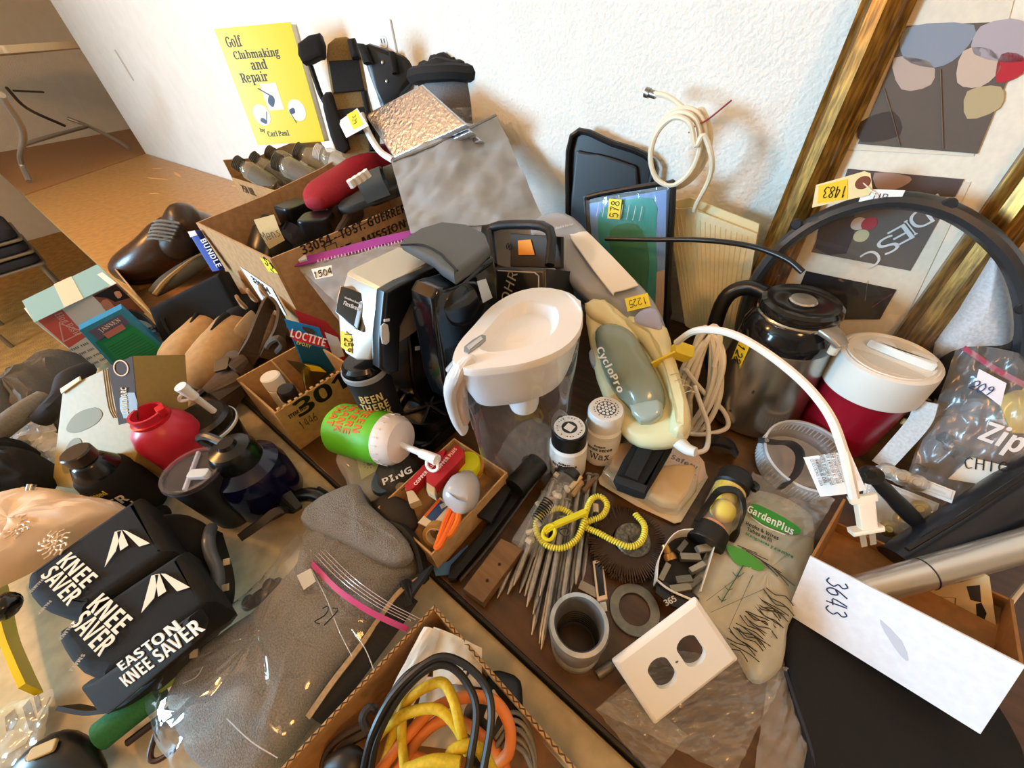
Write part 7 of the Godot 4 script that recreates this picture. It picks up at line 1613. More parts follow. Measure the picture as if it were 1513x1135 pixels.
func right_things() -> void:
	var ink := M("15130f", 0.5)
	# steel carafe
	var b: Vector3 = v(.0068, .74, .2101)
	var h := .2319
	var o := thing("pump_carafe", "tall brushed steel thermal carafe with a black lid and yellow sticker", "carafe", tf(b + v(0, 0.001, 0)))
	part(o, "body", lathe([0.03, 0, 0.072, 0.001, 0.076, 0.006, 0.076, 0.02, 0.071, h * 0.45, 0.0645, h * 0.72, 0.0635, h * 0.735], 64), M("b3aea6", 0.27, "", 0.95))
	part(o, "shoulder", lathe([0.0635, h * 0.73, 0.0645, h * 0.74, 0.064, h * 0.80, 0.057, h * 0.87, 0.050, h * 0.9], 56), M("15161a", 0.12))
	part(o, "chrome_ring", lathe([0.050, h * 0.89, 0.0535, h * 0.9, 0.0545, h * 0.915, 0.053, h * 0.925, 0.048, h * 0.925], 56, false, false), M("c9c2b4", 0.15, "", 0.95))
	part(o, "lid", lathe([0.048, h * 0.92, 0.053, h * 0.925, 0.055, h * 0.95, 0.053, h * 0.985, 0.048, h * 1.0, 0.043, h * 0.995, 0.034, h * 0.985, 0.024, h * 0.99, 0.004, h * 0.99], 56), M("1b1917", 0.12))
	part(o, "button", lathe([0.017, h * 0.99, 0.0185, h * 1.0, 0.0165, h * 1.008, 0.003, h * 1.01], 40), M("c9c4ba", 0.25, "", 0.85))
	part(o, "handle", tube(PackedVector3Array([v(-0.036, h * 0.88, -0.04), v(-0.08, h * 0.87, -0.056), v(-0.108, h * 0.75, -0.05), v(-0.105, h * 0.45, -0.035), v(-0.085, h * 0.2, -0.02), v(-0.066, h * 0.14, -0.012)]), 0.013, 12, 5), M("18181a", 0.3))
	part(o, "spout", body([[v(0.036, h * 0.92, 0.026), 0.016, 0.007], [v(0.052, h * 0.91, 0.036), 0.014, 0.006], [v(0.066, h * 0.88, 0.044), 0.010, 0.004]], Vector3.UP, 3.0), M("9a9488", 0.3, "", 0.5))
	part(o, "spout_tip", lathe([0.002, -0.008, 0.006, -0.008, 0.0065, 0.004, 0.002, 0.005], 20), M("ddd3bf", 0.35), tf(v(0.060, h * 0.84, 0.041)))
	part(o, "price_sticker", bend(plc(0.024, 0.046, 0.0006), 0.0685), M("f3d62e", 0.55), tf(v(0, h * 0.62, 0), 0, -42), "yellow sticker with handwritten lot number")
	part(o, "handwriting", bend(hand("128", 0.036, 0.015, 0.0012).at(tf(Vector3.ZERO, 0, 0, -84)), 0.0692), ink, tf(v(0, h * 0.62, 0), 0, -42))
	part(o, "engraved_mark", bend(plc(0.003, 0.005, 0.0004), 0.0722), M("38342c", 0.5), tf(v(0, h * 0.42, 0), 0, -4))
	part(o, "engraved_mark", bend(plc(0.004, 0.003, 0.0004), 0.0752), M("38342c", 0.5), tf(v(0, h * 0.18, 0), 0, -18))
	# cooler jug
	var cb: Vector3 = v(.1346, .74, .1946)
	var ch := .1755
	var c := thing("cooler_jug", "red insulated drink jug with a white screw lid and strap", "jug", tf(cb + v(0, 0.001, 0)))
	var wt := M("e6e3da", 0.4)
	part(c, "body", lathe([0.03, 0, 0.050, 0.001, 0.054, 0.006, 0.055, 0.03, 0.0575, ch * 0.7, 0.0575, ch * 0.72], 56), M("900c22", 0.3))
	part(c, "lid", lathe([0.0575, ch * 0.69, 0.0625, ch * 0.695, 0.063, ch * 0.71, 0.0615, ch * 0.93, 0.060, ch * 0.985, 0.055, ch * 1.0, 0.053, ch * 0.99, 0.003, ch * 0.985], 64), wt)
	part(c, "lid_rim", lathe([0.049, ch * 0.988, 0.051, ch * 1.004, 0.053, ch * 0.99], 64, false, false), wt)
	part(c, "grip_bar", slab(sm2(f2([-0.034, -0.005, -0.030, 0.008, -0.010, 0.008, -0.005, -0.005, 0.008, -0.005, 0.012, 0.008, 0.036, 0.008, 0.040, -0.003, 0.035, -0.011, -0.03, -0.011]), 2), 0.013, 0.003).at(tf(v(0.008, ch * 0.985, -0.010), -90, -14, 0)), wt)
	part(c, "grip_well", slab(sm2(f2([-0.044, 0, -0.022, -0.018, 0, -0.023, 0.022, -0.018, 0.044, 0, 0, 0.003]), 3), 0.0012, 0.0003).at(tf(v(0.0, ch * 0.984, 0.016), -90, -14, 0)), M("d6d2c6", 0.45))
	part(c, "strap", strap(f3([0.061, ch * 0.76, 0.02, 0.068, ch * 0.6, 0.03, 0.068, ch * 0.3, 0.04, 0.066, 0.02, 0.05]), v(0.93, 0, 0.36), 0.024, 0.003), M("e9e8e4", 0.7, "cloth"))
	part(c, "strap_peg", lathe([0.002, 0, 0.005, 0.0, 0.005, 0.008, 0.002, 0.008], 14), M("caa46a", 0.4), tf(v(0.055, ch * 0.52, 0.022), 0, 0, -90))
	# clear lid with a carry strap
	var l := thing("plastic_tub", "round frosted clear container with ribbed rim and black carry strap", "container", tf(v(.0997, .744, .3063), 8, 0, -6))
	part(l, "wall", lathe([0.052, 0.001, 0.056, 0.0, 0.058, 0.006, 0.060, 0.040, 0.061, 0.044, 0.058, 0.044, 0.056, 0.038], 56, false, false), clear("e4e8ec", 0.42, 0.2))
	part(l, "floor_disc", lathe([0.002, 0.002, 0.054, 0.002, 0.054, 0.004, 0.002, 0.004], 48), clear("d9dcdc", 0.35, 0.2))
	for k in 64: part(l, "rib", bx(0.0018, 0.026, 0.0016, 0, 0.0003).mv(0, 0.010, 0.0595), M("dfe4ea", 0.4), tf(Vector3.ZERO, 0, k * 5.625))
	part(l, "rim", lathe([0.0575, 0.042, 0.0605, 0.042, 0.061, 0.045, 0.058, 0.046, 0.0575, 0.042], 56, false, false), M("d5d9dc", 0.35))
	inw(l, "carry_strap", strap(f3([.0371,.795,.3331,.0592,.8,.3287,.0774,.8,.3188,.0946,.79,.3222,.099,.78,.3525,.088,.77,.3842]), v(0.2, 0.9, 0.4), 0.022, 0.003), M("1a1a1c", 0.35))
	inw(l, "strap_rivet", lathe([0.0015, 0, 0.0035, 0, 0.003, 0.0015, 0.001, 0.0015], 14).at(tf(v(.0468, .806, .337), 60)), M("b9b9ba", 0.25, "", 0.9))
	# white carton with odds and ends
	var x := thing("white_carton", "white open carton marked with blue handwriting at the right table edge", "box", basis_of(.9606, .2317, .1532, -.1377, .8762, -.4619, .1392, .7502, .5448))
	var w := .1581
	var hh := .0846
	var d := 0.15
	var th := asin(clampf(x.transform.basis.z.y, -1, 1))
	var lv := tf(Vector3.ZERO, rad_to_deg(th))
	var sd := f2([0, 0, d, 0, d, hh * cos(th) * 0.9, hh * sin(th), hh * cos(th)])
	var sr := f2([0, 0, d, 0, d, hh * cos(th) * 0.3, hh * sin(th), hh * cos(th)])
	var wc := M("e9eaee", 0.55, "paper")
	var inn := M("a8763f", 0.8, "card")
	part(x, "front_panel", pl(w, hh, 0.003), wc)
	part(x, "front_lining", pl(w - 0.002, hh - 0.001, 0.001), inn, tf(v(0.001, 0, -0.0015)))
	part(x, "left_panel", slab(sd, 0.003), inn, lv * tf(v(0.0005, 0, 0), 0, 90))
	part(x, "right_panel", slab(sr, 0.003), inn, lv * tf(v(w - 0.0035, 0, 0), 0, 90))
	part(x, "back_panel", pl(w, hh * cos(th) * 0.3, 0.003), inn, lv * tf(v(0, 0, -d)))
	part(x, "floor_panel", pl(w, d, 0.003), inn, lv * tf(v(0, 0.003, 0), -90))
	part(x, "handwriting", hand("3643", 0.044, 0.018, 0.0012), M("1b2250", 0.5), tf(v(.0342, .0532, .0036), 0, 0, -75))
	part(x, "scuff", slab(sm2(PackedVector2Array([v2(0, 0), v2(0.02, -0.01), v2(0.03, -0.026), v2(0.024, -0.026), v2(0.008, -0.012)]), 2), 0.0003, 0.0001), M("c2c4cc", 0.7), tf(v(.0702, .0561, .003)))
	# blisters, tools and tubes in it
	for q in [[f2([-.0554,.0331,-.0505,.0454,.0186,.0611,.0246,.0459,-.0429,.0272]), "upper clear blister strip of three round knobs in the white carton", 0.0], [f2([-.0281,-.0305,-.0552,.0205,.018,.039,.0418,-.0176,.0197,-.0287]), "larger clear blister of brass knobs in the white carton", -0.012]]:
		var p := thing("knob_blister", q[1], "packet", tf(Vector3.ZERO), "knob blisters in the white carton")
		p.transform = basis_of(.9397, 0, .342, .2418, .7071, -.6645, .2187, .7852, .3482) * tf(v(0, 0, q[2]))
		part(p, "card", slab(q[0], 0.0012, 0.0003), M("dcdad2", 0.45))
		part(p, "blister", slab(grown(ccw(q[0]), -0.003), 0.016, 0.004, 3), clear("f0f0f0", 0.14, 0.05), tf(v(0, 0, 0.0012)))
		var ks := [v(-.0421, .0379, .002), v(-.0263, .0406, .002), v(-.0122, .0446, .002)] if q[2] == 0.0 else [v(.0091, .0198, .002), v(.0037, -.0239, .002), v(.0065, -.0029, .002)]
		for k in ks: part(p, "knob", lathe([0.003, 0, 0.009, 0.001, 0.011, 0.004, 0.008, 0.008, 0.005, 0.009, 0.004, 0.012, 0.001, 0.012], 24), M("b9a04e" if q[2] < 0 else "c9c4b8", 0.3, "", 0.7), tf(k, 90))
	var t := thing("ratchet_wrench", "black ratchet style handle leaning in the white carton", "tool", tf(v(.2052, .8145, .3603)))
	inw(t, "shaft", tube(f3([.1645,.842,.3624,.1872,.8262,.3617,.2211,.8029,.3606,.2483,.7849,.3587]), [0.008, 0.009, 0.010, 0.009], 14, 4), M("1a1a1b", 0.35))
	inw(t, "head", lathe([0.003, -0.008, 0.011, -0.007, 0.0125, 0, 0.011, 0.007, 0.003, 0.008], 24).at(tf(v(.1598, .8486, .3674), 50, 20, 0)), M("1d1d1e", 0.35))
	inw(t, "drive", lathe([0.001, 0, 0.006, 0, 0.006, 0.004, 0.001, 0.004], 6).at(tf(v(.1536, .8618, .3803), 60, 20, 0)), M("3a3a3a", 0.3, "", 0.8))
	var tb := thing("black_tube", "wide black tube slanting out of the white carton to the right edge", "tube", tf(v(.2917, .7863, .318)))
	inw(tb, "tube", tube(f3([.2303,.7707,.4204,.2714,.7997,.347,.3323,.8505,.2283]), 0.029, 28, 1), M("1b1f27", 0.3))
	inw(tb, "seam", tube(f3([.2145,.817,.428,.2492,.8407,.3669,.2988,.8809,.2717]), 0.003, 8, 1), M("101115", 0.4))
	var sv := thing("silver_tube", "silver tube with a dark ring lying across the white carton", "tube", tf(v(.2621, .7945, .4079)))
	inw(sv, "tube", tube(f3([.1791,.8031,.5086,.2322,.8137,.4475,.3319,.8354,.3305]), 0.0165, 28, 1), M("d3cfc6", 0.25, "", 0.75))
	inw(sv, "dark_ring", lathe([0.0167, -0.001, 0.0172, 0, 0.0167, 0.001], 28, false, false).at(Transform3D(Basis(Quaternion(Vector3.UP, (v(.3319, .8354, .3305) - v(.1791, .8031, .5086)).normalized())), v(.2328, .8136, .447))), M("14141a", 0.4))
	var kr := thing("kraft_card", "kraft hang card with a printed ring diagram in the white carton", "packet", basis_of(.9397, 0, .342, .171, .866, -.4698, .2821, .7466, .4649))
	part(kr, "card", slab(f2([-.06,.0017,-.0546,.0207,-.0198,.0882,-.0164,.0882,.0162,.0482,.0315,.0223,.0072,-.0013,-.0372,-.0199]), 0.0015, 0.0004), M("d3b98a", 0.7, "paper"))
	part(kr, "hang_slot", slab(f2([-.0056,.0551,-.0041,.0599,.0047,.0536,.0097,.0411,.0092,.035]), 0.0004, 0.0001), M("15110c", 0.7), tf(v(0, 0, 0.0015)))
	for r in [0.004, 0.009, 0.014, 0.018]: part(kr, "printed_ring", lathe([r, 0, r + 0.0006, 0, r + 0.0006, 0.0003, r, 0.0003], 32, false, false), M("4b3a24", 0.6), tf(v(-.0221, .0194, .0016), 90))
	for q in [f3([-.0432,.0167,.0017,-.018,.0471,.0017]), f3([-.018,.0471,.0017,.0005,.016,.0017]), f3([-.0432,.0167,.0017,-.0338,.0008,.0017])]: part(kr, "printed_line", tube(q, 0.0005, 4, 1, false, 0.4), M("4b3a24", 0.6))
	part(kr, "printed_badge", slab(f2([-.0206,.0651,-.0155,.075,-.0041,.0599,-.0104,.0553]), 0.0004, 0.0001), M("2a2018", 0.6), tf(v(0, 0, 0.0015)))
	var dc := thing("dark_case", "dark plastic case filling the right end of the white carton", "case", tf(v(.374, .686, .3148)))
	inw(dc, "case", body([[v(.3344, .7085, .3222), 0.03, 0.03], [v(.3883, .6848, .3034), 0.05, 0.05], [v(.4495, .6478, .295), 0.05, 0.04]], Vector3.UP, 3.0), M("121110", 0.4))
	solo("white_cable", "thin white cable at the right edge of the white carton", "cable", tube(f3([.3303,.7501,.4116,.3319,.7638,.393,.3408,.7736,.3634,.3495,.7873,.3383]), 0.0028, 8), M("e6e2d8", 0.5))
	# zip bag of small parts
	var z := thing("zip_bag", "clear zip bag of small dark parts with a handwritten label at the right edge", "bag", basis_of(.9781, 0, .2079, .1193, .8192, -.561, .2621, .7909, .2284))
	var film := clear("e6e8ec", 0.14, 0.2)
	for s in [0.03, 0.0]:
		part(z, "film", cloth(func(x, y): return bil(v(-.0181, -.0656, 0), v(.1164, -.017, 0), v(.0098, .1711, 0), v(-.0822, .1594, 0), x, y) + v(0, 0, s + 0.012 * nz(x * 4, y * 4 + s * 90) + (s * 0.6) * sin(x * PI) * sin(y * PI)), 34, 30, 0.0), film, Transform3D(), "", 60)
	for k in 26:
		var q: Vector3 = v(-.0229, -.016, .012).lerp(v(.0633, .0068, .012), fmod(k * 0.377, 1.0)) + v(0, 0.05 * fmod(k * 0.618, 1.0), 0)
		part(z, "small_part", plc(0.014, 0.008 + 0.01 * fmod(k * 0.23, 1.0), 0.009, 0.002, 0.001), M(["2b2724", "4c4640", "6e675e", "3a2f28"][k % 4], 0.35, "", 0.4), tf(q, k * 40.0, k * 25.0, k * 57.0))
	part(z, "yellow_insert", slab(f2([-.0112,.1072,-.0002,.1454,.044,.0895,.0213,.0737]), 0.006, 0.002), M("cfb95a", 0.5), tf(v(0, 0, 0.008)))
	part(z, "zipper", slab(f2([-.0742,.1482,-.0737,.1549,-.0305,.1411,.0338,.1287,.0372,.1226,-.0289,.1335]), 0.003, 0.001), M("a0425e", 0.35), tf(v(0, 0, 0.03)))
	part(z, "lettering", letters("Zip", .0366, 0.036, "Droid Sans", 800), M("e9eaec", 0.35), tf(v(.0119, .0607, .052), 0, 0, 5.057))
	part(z, "paper_label", slab(f2([.0007,-.0117,.0028,.0261,.0799,.0473,.0901,.0293]), 0.0006, 0.0002), M("e6e1d4", 0.6), tf(v(0, 0, 0.050)))
	part(z, "handwriting", hand("CHIC S", .0567, 0.014, 0.0013), ink, tf(v(.0264, .0288, .0515), 0, 0, 25.9259))
	part(z, "paper_label", slab(f2([-.0405,.1095,-.0486,.1312,-.0193,.1261,-.0086,.0979]), 0.0006, 0.0002), M("e9e9f2", 0.6), tf(v(0, 0, 0.044)))
	part(z, "handwriting", hand("209", .0214, 0.012, 0.0011), M("2a2f66"), tf(v(-.0341, .1108, .0455), 0, 0, -3.4603))
	var db := thing("dark_bag", "black fabric bag behind the cooler jug and the zip bag", "bag", tf(v(.2856, .74, -.0824)))
	inw(db, "fabric", body([[v(.2154, .8666, .16), 0.02, 0.03], [v(.2322, .8804, .14), 0.04, 0.05], [v(.2692, .8845, .12), 0.05, 0.06], [v(.309, .9053, .12), 0.04, 0.05]]), M("18181a", 0.9, "cloth"))
	# black padded rest
	var p := thing("mouse_pad", "soft black padded rest lying under the white carton at the bottom right", "pad", basis_of(1, 0, 0, 0, 0, -1, .227, .74, .5849))
	part(p, "pad", slab(sm2(f2([-.0846,.0053,-.0815,.0383,-.0617,.0649,.0037,.0912,.076,.0816,.1071,.0632,.1087,-.0025,-.0295,-.1183,-.0442,-.0822,-.0656,-.0441]), 3), 0.014, 0.007, 4), M("050507", 0.85, "cloth"))
	part(p, "seam", tube(f3([-.0782,-.0215,.01,-.0578,-.0543,.012,-.0409,-.0806,.012,-.0334,-.1045,.012]), 0.002, 6), M("22252e", 0.8))
	# black aerial lead behind the carafe
	solo("black_lead", "thin black lead arching from the teal tray to the carafe lid", "cable", tube(PackedVector3Array([v(-.3433, .9715, .16), v(-.2516, .9934, .17), v(-.1582, 1.0158, .18), v(-.0881, 1.0212, .18), v(-.0383, 1.0178, .19), v(-.0101, 1.0083, .2)]), 0.0042, 10), M("1f1b19", 0.3))

func front_things() -> void:
	var ink := M("15130f", 0.5)
	# towel in a zip bag
	var tow := M("a8a49e", 1.0, "towel")
	var o := thing("grey_towel", "folded grey terry towel half inside a zip bag", "towel", basis_of(1, 0, 0, 0, 0, -1, -.3387, .742, .9332))
	part(o, "towel", lump(f2([-.0429,-.1291,-.0576,-.0951,-.0526,-.0104,-.0622,.0537,-.106,.0956,-.0864,.1684,-.0499,.1628,.0231,.1628,.0753,.1461,.0809,.1214,.0913,.0609,.1011,-.0313,.1056,-.0892,.0657,-.1209,.0078,-.1336]), 0.055, 2.2, 0.010), tow, Transform3D(), "", 70)
	part(o, "fold", lump(f2([-.0858,.0811,-.1072,.1059,-.0843,.1669,-.0369,.1583,.0375,.1584,.0753,.1461,.0592,.1203,-.0093,.1009]), 0.02, 3.0, 0.006).mv(0, 0, 0.045), tow, Transform3D(), "", 70)
	part(o, "black_lining", strap(f3([.1021,.1082,.05,.1081,.1231,.058,.1027,.1367,.05,.097,.1434,.04]), v(0.4, 0.6, 0.4), 0.03, 0.004), M("191919", 0.8, "cloth"))
	part(o, "gold_trim", strap(f3([.1131,-.0285,.048,.1113,.0039,.056,.1084,.0412,.058,.102,.0734,.056,.0969,.1074,.054,.1024,.1323,.05]), v(0.8, 0.5, 0), 0.006, 0.002), M("b89a6c", 0.6, "cloth"))
	part(o, "dark_border", strap(f3([.1202,-.0257,.038,.1187,.0117,.046,.117,.0485,.05,.1139,.0819,.05,.107,.1137,.046]), v(0.8, 0.5, -0.5), 0.024, 0.003), M("2a2826", 0.85, "cloth"))
	var z := thing("zip_bag", "clear zip bag with a pink zip line around the grey towel", "bag", basis_of(1, 0, 0, 0, 0, -1, -.3387, .742, .9332))
	var film := clear("eef0f2", 0.05, 0.05)
	part(z, "film", lump(f2([-.0445,-.1457,-.0755,-.1304,-.0771,-.0878,-.0764,.0015,-.0962,.0578,-.0858,.0811,.0146,.0955,.0985,.0994,.1173,.0903,.1203,.0389,.1275,-.039,.117,-.0802,.0539,-.1366,.009,-.1463]), 0.068, 3.0, 0.010), film, Transform3D(), "", 60)
	part(z, "zip_line", strap(f3([-.0489,.059,.05,-.0016,.0603,.066,.0444,.0626,.072,.0883,.0703,.072,.1178,.0794,.066,.1346,.0873,.05]), v(-0.6, 0.7, 0.2), 0.006, 0.002), M("c2478c", 0.3))
	for k in 4: part(z, "zip_rib", tube(PackedVector3Array([v(-.0419, .0678, .056) + v(0.004 * k, 0.004 * k, 0), v(.034, .0703, .074) + v(0.004 * k, 0.004 * k, 0), v(.0909, .0787, .074) + v(0.004 * k, 0.004 * k, 0), v(.1293, .0917, .056) + v(0.004 * k, 0.004 * k, 0)]), 0.0004, 5, 4), clear("f6e6f0", 0.5, 0.1))
	for q in [f3([-.0474,.059,.052,.0366,.0491,.072,.0842,.0393,.078,.1144,.0331,.07]), f3([.0631,-.0732,.078,.0974,-.0665,.076,.1251,-.0587,.066]), f3([.0923,.0482,.07,.121,.046,.07,.1455,.0375,.058]), f3([-.0236,-.1002,.05,-.011,-.0849,.06,-.015,-.0765,.06])]: part(z, "film_crease", tube(q, 0.0005, 5), clear("ffffff", 0.4, 0.1))
	part(z, "handwriting", hand("27", 0.022, 0.018, 0.001), ink, tf(v(.0613, .0384, .0785), 0, 0, 20))
	part(z, "paper_label", slab(f2([-.0112,.0403,-.0053,.0557,.0145,.0514,.0115,.0367]), 0.0005, 0.0001), M("c9c7c0", 0.6), tf(v(0, 0, 0.074)))
	# carton of cords
	var c0: Vector3 = v(-.1874, .81, .8104)
	var c1: Vector3 = v(-.2011, .81, .9907)
	var c2: Vector3 = v(.0061, .81, .8236)
	var wx := (c2 - c0).length() + 0.03
	var dz := (c1 - c0).length() + 0.03
	var cb := M("c79a62", 0.8, "card")
	var b := thing("cord_box", "open corrugated carton full of ropes and cords at the bottom of the picture", "box", Transform3D(Basis(Vector3.UP, -atan2((c2 - c0).z, (c2 - c0).x)), v(c0.x, 0.735, c0.z)))
	var bh := c0.y - 0.735
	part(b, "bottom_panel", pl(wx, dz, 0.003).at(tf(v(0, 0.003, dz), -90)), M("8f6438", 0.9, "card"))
	part(b, "back_panel", pl(wx, bh, 0.004), cb, tf(v(0, 0, 0)))
	part(b, "left_panel", pl(dz, bh, 0.004), cb, tf(v(0, 0, 0.002), 0, -90))
	part(b, "right_panel", pl(dz, bh, 0.004), cb, tf(v(wx, 0, 0.002), 0, -90))
	part(b, "front_panel", pl(wx, bh, 0.004), cb, tf(v(0, 0, dz)))
	var fl := MB.new()
	for k in int(wx / 0.004): fl.add(tube(PackedVector3Array([v(k * 0.004, bh + 0.0004, 0.0004 + 0.003 * (k % 2)), v(k * 0.004 + 0.004, bh + 0.0004, 0.0034 - 0.003 * (k % 2))]), 0.0006, 4, 1))
	for k in int(dz / 0.004): fl.add(tube(PackedVector3Array([v(-0.0034 + 0.003 * (k % 2), bh + 0.0004, k * 0.004), v(-0.0004 - 0.003 * (k % 2), bh + 0.0004, k * 0.004 + 0.004)]), 0.0006, 4, 1))
	part(b, "corrugation", fl, M("5a4026", 0.9)).set_meta("kind", "stuff")
	# ropes
	var yel := M("e6c21c", 0.7, "cloth")
	var y := thing("yellow_rope", "yellow nylon rope looped at the top of the cord carton", "rope", tf(v(-.1231, .79, .8811)))
	inw(y, "rope", tube(f3([-.1312,.79,.9429,-.1446,.81,.9008,-.1424,.825,.8806,-.1264,.835,.8567,-.1088,.835,.8574,-.0884,.83,.8684,-.0809,.81,.8752]), 0.0048, 10, 6), yel)
	inw(y, "rope", tube(f3([-.1529,.79,.9426,-.1497,.81,.9174,-.137,.825,.8937,-.1152,.83,.873,-.0918,.825,.8705,-.0772,.8,.8774]), 0.0048, 10, 6), yel)
	inw(y, "rope", tube(f3([-.1088,.8,.9255,-.1272,.81,.9118,-.1391,.815,.9003]), 0.0045, 10, 5), yel)
	inw(y, "rope", tube(f3([-.0794,.815,.9026,-.0833,.825,.8853,-.071,.825,.8699,-.0553,.82,.8701,-.0395,.81,.8761]), 0.0052, 10, 6), yel)
	inw(y, "rope", tube(f3([-.1073,.825,.9187,-.0916,.83,.8994,-.0719,.83,.8854]), 0.0052, 10, 6), yel)
	var ora := M("d97a32", 0.55)
	var e := thing("extension_lead", "orange extension cord coiled under the yellow rope", "cord", tf(v(-.0906, .78, .8675)))
	inw(e, "cord", tube(f3([-.1335,.795,.9393,-.1291,.805,.9068,-.1228,.81,.8759,-.1018,.815,.8483,-.0786,.815,.8342,-.057,.81,.8382,-.0461,.8,.8528,-.0503,.79,.8661]), [0.0052, 0.0056], 10, 6), ora)
	inw(e, "cord", tube(f3([-.1211,.79,.9349,-.12,.8,.8991,-.1082,.805,.8727,-.0826,.8,.8622,-.0502,.79,.8612,-.0373,.78,.868]), 0.0052, 10, 6), ora)
	inw(e, "cord", tube(f3([-.1306,.79,.9189,-.0967,.795,.9043,-.0612,.79,.8873]), 0.0052, 10, 5), ora)
	var bk := M("191817", 0.45)
	var k := thing("flex_cable", "black flex cord arching in two loops over the yellow rope", "cord", tf(v(-.1134, .83, .8791)))
	inw(k, "cord", tube(f3([-.1415,.8,.9514,-.1501,.83,.92,-.1518,.845,.8864,-.1392,.855,.8482,-.1169,.855,.8336,-.0876,.85,.8321,-.0683,.845,.8456,-.0509,.83,.8804]), 0.0036, 8, 7), bk)
	inw(k, "cord", tube(f3([-.1355,.8,.9467,-.1448,.825,.9212,-.1474,.84,.8884,-.1396,.85,.8581,-.1253,.85,.8429,-.1025,.845,.8414,-.0813,.84,.8522,-.0616,.825,.8888]), 0.0036, 8, 7), bk)
	inw(k, "cord", tube(f3([-.1413,.79,.951,-.1552,.82,.9168,-.1572,.835,.8821,-.1501,.84,.8605,-.1377,.84,.8445]), 0.0034, 8, 7), bk)
	inw(k, "loop", tube(f3([-.1581,.83,.9233,-.1644,.835,.9198,-.1656,.835,.9121,-.1601,.83,.9094]), 0.004, 8, 4), M("2a2a2c", 0.3))
	var bc := thing("brown_cable", "dark brown cord coiled at the left of the cord carton", "cord", tf(v(-.1795, .77, .956)))
	inw(bc, "cord", tube(f3([-.1737,.79,.9275,-.1835,.79,.945,-.1884,.785,.9611,-.1847,.78,.9732,-.1752,.78,.9776]), 0.004, 8), M("3a2718", 0.6))
	inw(bc, "cord", tube(f3([-.165,.79,.9272,-.1738,.79,.9437,-.1789,.785,.958,-.17,.78,.9735]), 0.004, 8), M("33230f", 0.6))
	inw(bc, "plug", body([[v(-.1759, .79, .9668), 0.008, 0.008], [v(-.1627, .795, .9531), 0.012, 0.010], [v(-.1515, .79, .9475), 0.008, 0.008]]), M("181512", 0.4))
	var sp := thing("speaker_wire", "grey clear speaker wire coiled at the right of the cord carton", "cord", tf(v(-.037, .77, .8371)))
	for i in 5: inw(sp, "wire", tube(f3([-.0561,.79,.8489,-.0532,.795,.8307,-.0409,.795,.8249,-.024,.79,.8316,-.0113,.785,.8475]), 0.0022, 7, 5).mv(0.004 * i - 0.01, 0.003 * (i % 3), 0.005 * i), M("8d8878" if i % 2 else "6f6a5e", 0.3))
	var p := thing("paper_leaflet", "folded white paper leaflet with printed diagrams standing in the cord carton", "paper", tf(v(-.1476, .77, .8535)))
	for q in [[v(-.166, .8, .9162), v(-.1423, .79, .9041), v(-.16, .8, .8211), v(-.1806, .82, .8336), "f1efe8"], [v(-.1407, .8, .862), v(-.0981, .8, .833), v(-.1198, .805, .8078), v(-.1765, .808, .8264), "d8cbb4"], [v(-.1317, .78, .9127), v(-.0856, .78, .8825), v(-.1092, .79, .8353), v(-.1537, .79, .8626), "dfd6c4"], [v(-.0816, .795, .8492), v(-.0651, .79, .8485), v(-.0788, .8, .8277), v(-.0885, .8, .8269), "e4dccb"]]:
		inw(p, "sheet", cloth(func(x, y): return bil(q[0], q[1], q[2], q[3], x, y) + v(0, 0.006 * sin(x * PI) + 0.003 * nz(x * 4, y * 4), 0), 12, 12, 0.0006), M(q[4], 0.75, "paper"), "", 60)
	inw(p, "printed_diagram", tube(f3([-.1462,.808,.8307,-.1482,.808,.8203,-.1389,.808,.8171,-.1366,.808,.8279]), 0.0005, 4, 1, true), ink)
	inw(p, "printed_mark", plc(0.01, 0.016, 0.001).at(tf(v(-.1199, .806, .8362), -80, 20, -20)), M("17140f"))
	var dk := thing("dark_adapter", "black power adapter lying among the papers in the cord carton", "adapter", tf(v(-.1709, .76, .8449)))
	inw(dk, "case", body([[v(-.086, .775, .8633), 0.03, 0.014], [v(-.0758, .78, .8426), 0.03, 0.016], [v(-.0861, .775, .8142), 0.02, 0.012]], Vector3.UP, 3.0), M("15120f", 0.45))

	# green foam handle with its stick
	var g := thing("foam_handle_tool", "green foam handled stick lying under the knee pad strap", "tool", tf(v(-.4043, .76, 1.0942)))
	inw(g, "foam_handle", tube(f3([-.4056,.762,1.1193,-.4028,.762,1.0933,-.3986,.762,1.0634]), 0.0155, 18, 2), M("2f7d44", 0.85, "cloth"))
	inw(g, "stick", tube(f3([-.3996,.762,1.0673,-.3932,.76,1.0344,-.3923,.756,.9977]), 0.0035, 8, 1), M("8fbf4a", 0.6))
	var st := thing("brown_rod", "dark brown rod with a bent hook beside the green foam handle", "rod", tf(v(-.3755, .75, 1.0885)))
	inw(st, "rod", tube(f3([-.3832,.75,1.1073,-.3773,.752,1.0801,-.3765,.752,1.063]), 0.004, 8, 1), M("2b1d17", 0.5))
	inw(st, "hook", tube(f3([-.373,.76,1.0697,-.36,.756,1.084,-.3486,.752,1.0938,-.3403,.75,1.091,-.3346,.75,1.0758]), 0.0028, 8), M("5a2f1c", 0.5, "rust"))
	# small clip by the towel
	var cl := thing("small_clamp", "small black two knobbed clamp beside the bagged towel", "clamp", tf(v(-.41, .75, .9398)))
	inw(cl, "bar", body([[v(-.4131, .754, .9586), 0.008, 0.008], [v(-.4055, .758, .9398), 0.009, 0.009], [v(-.4057, .754, .9187), 0.008, 0.008]]), M("151515", 0.3))
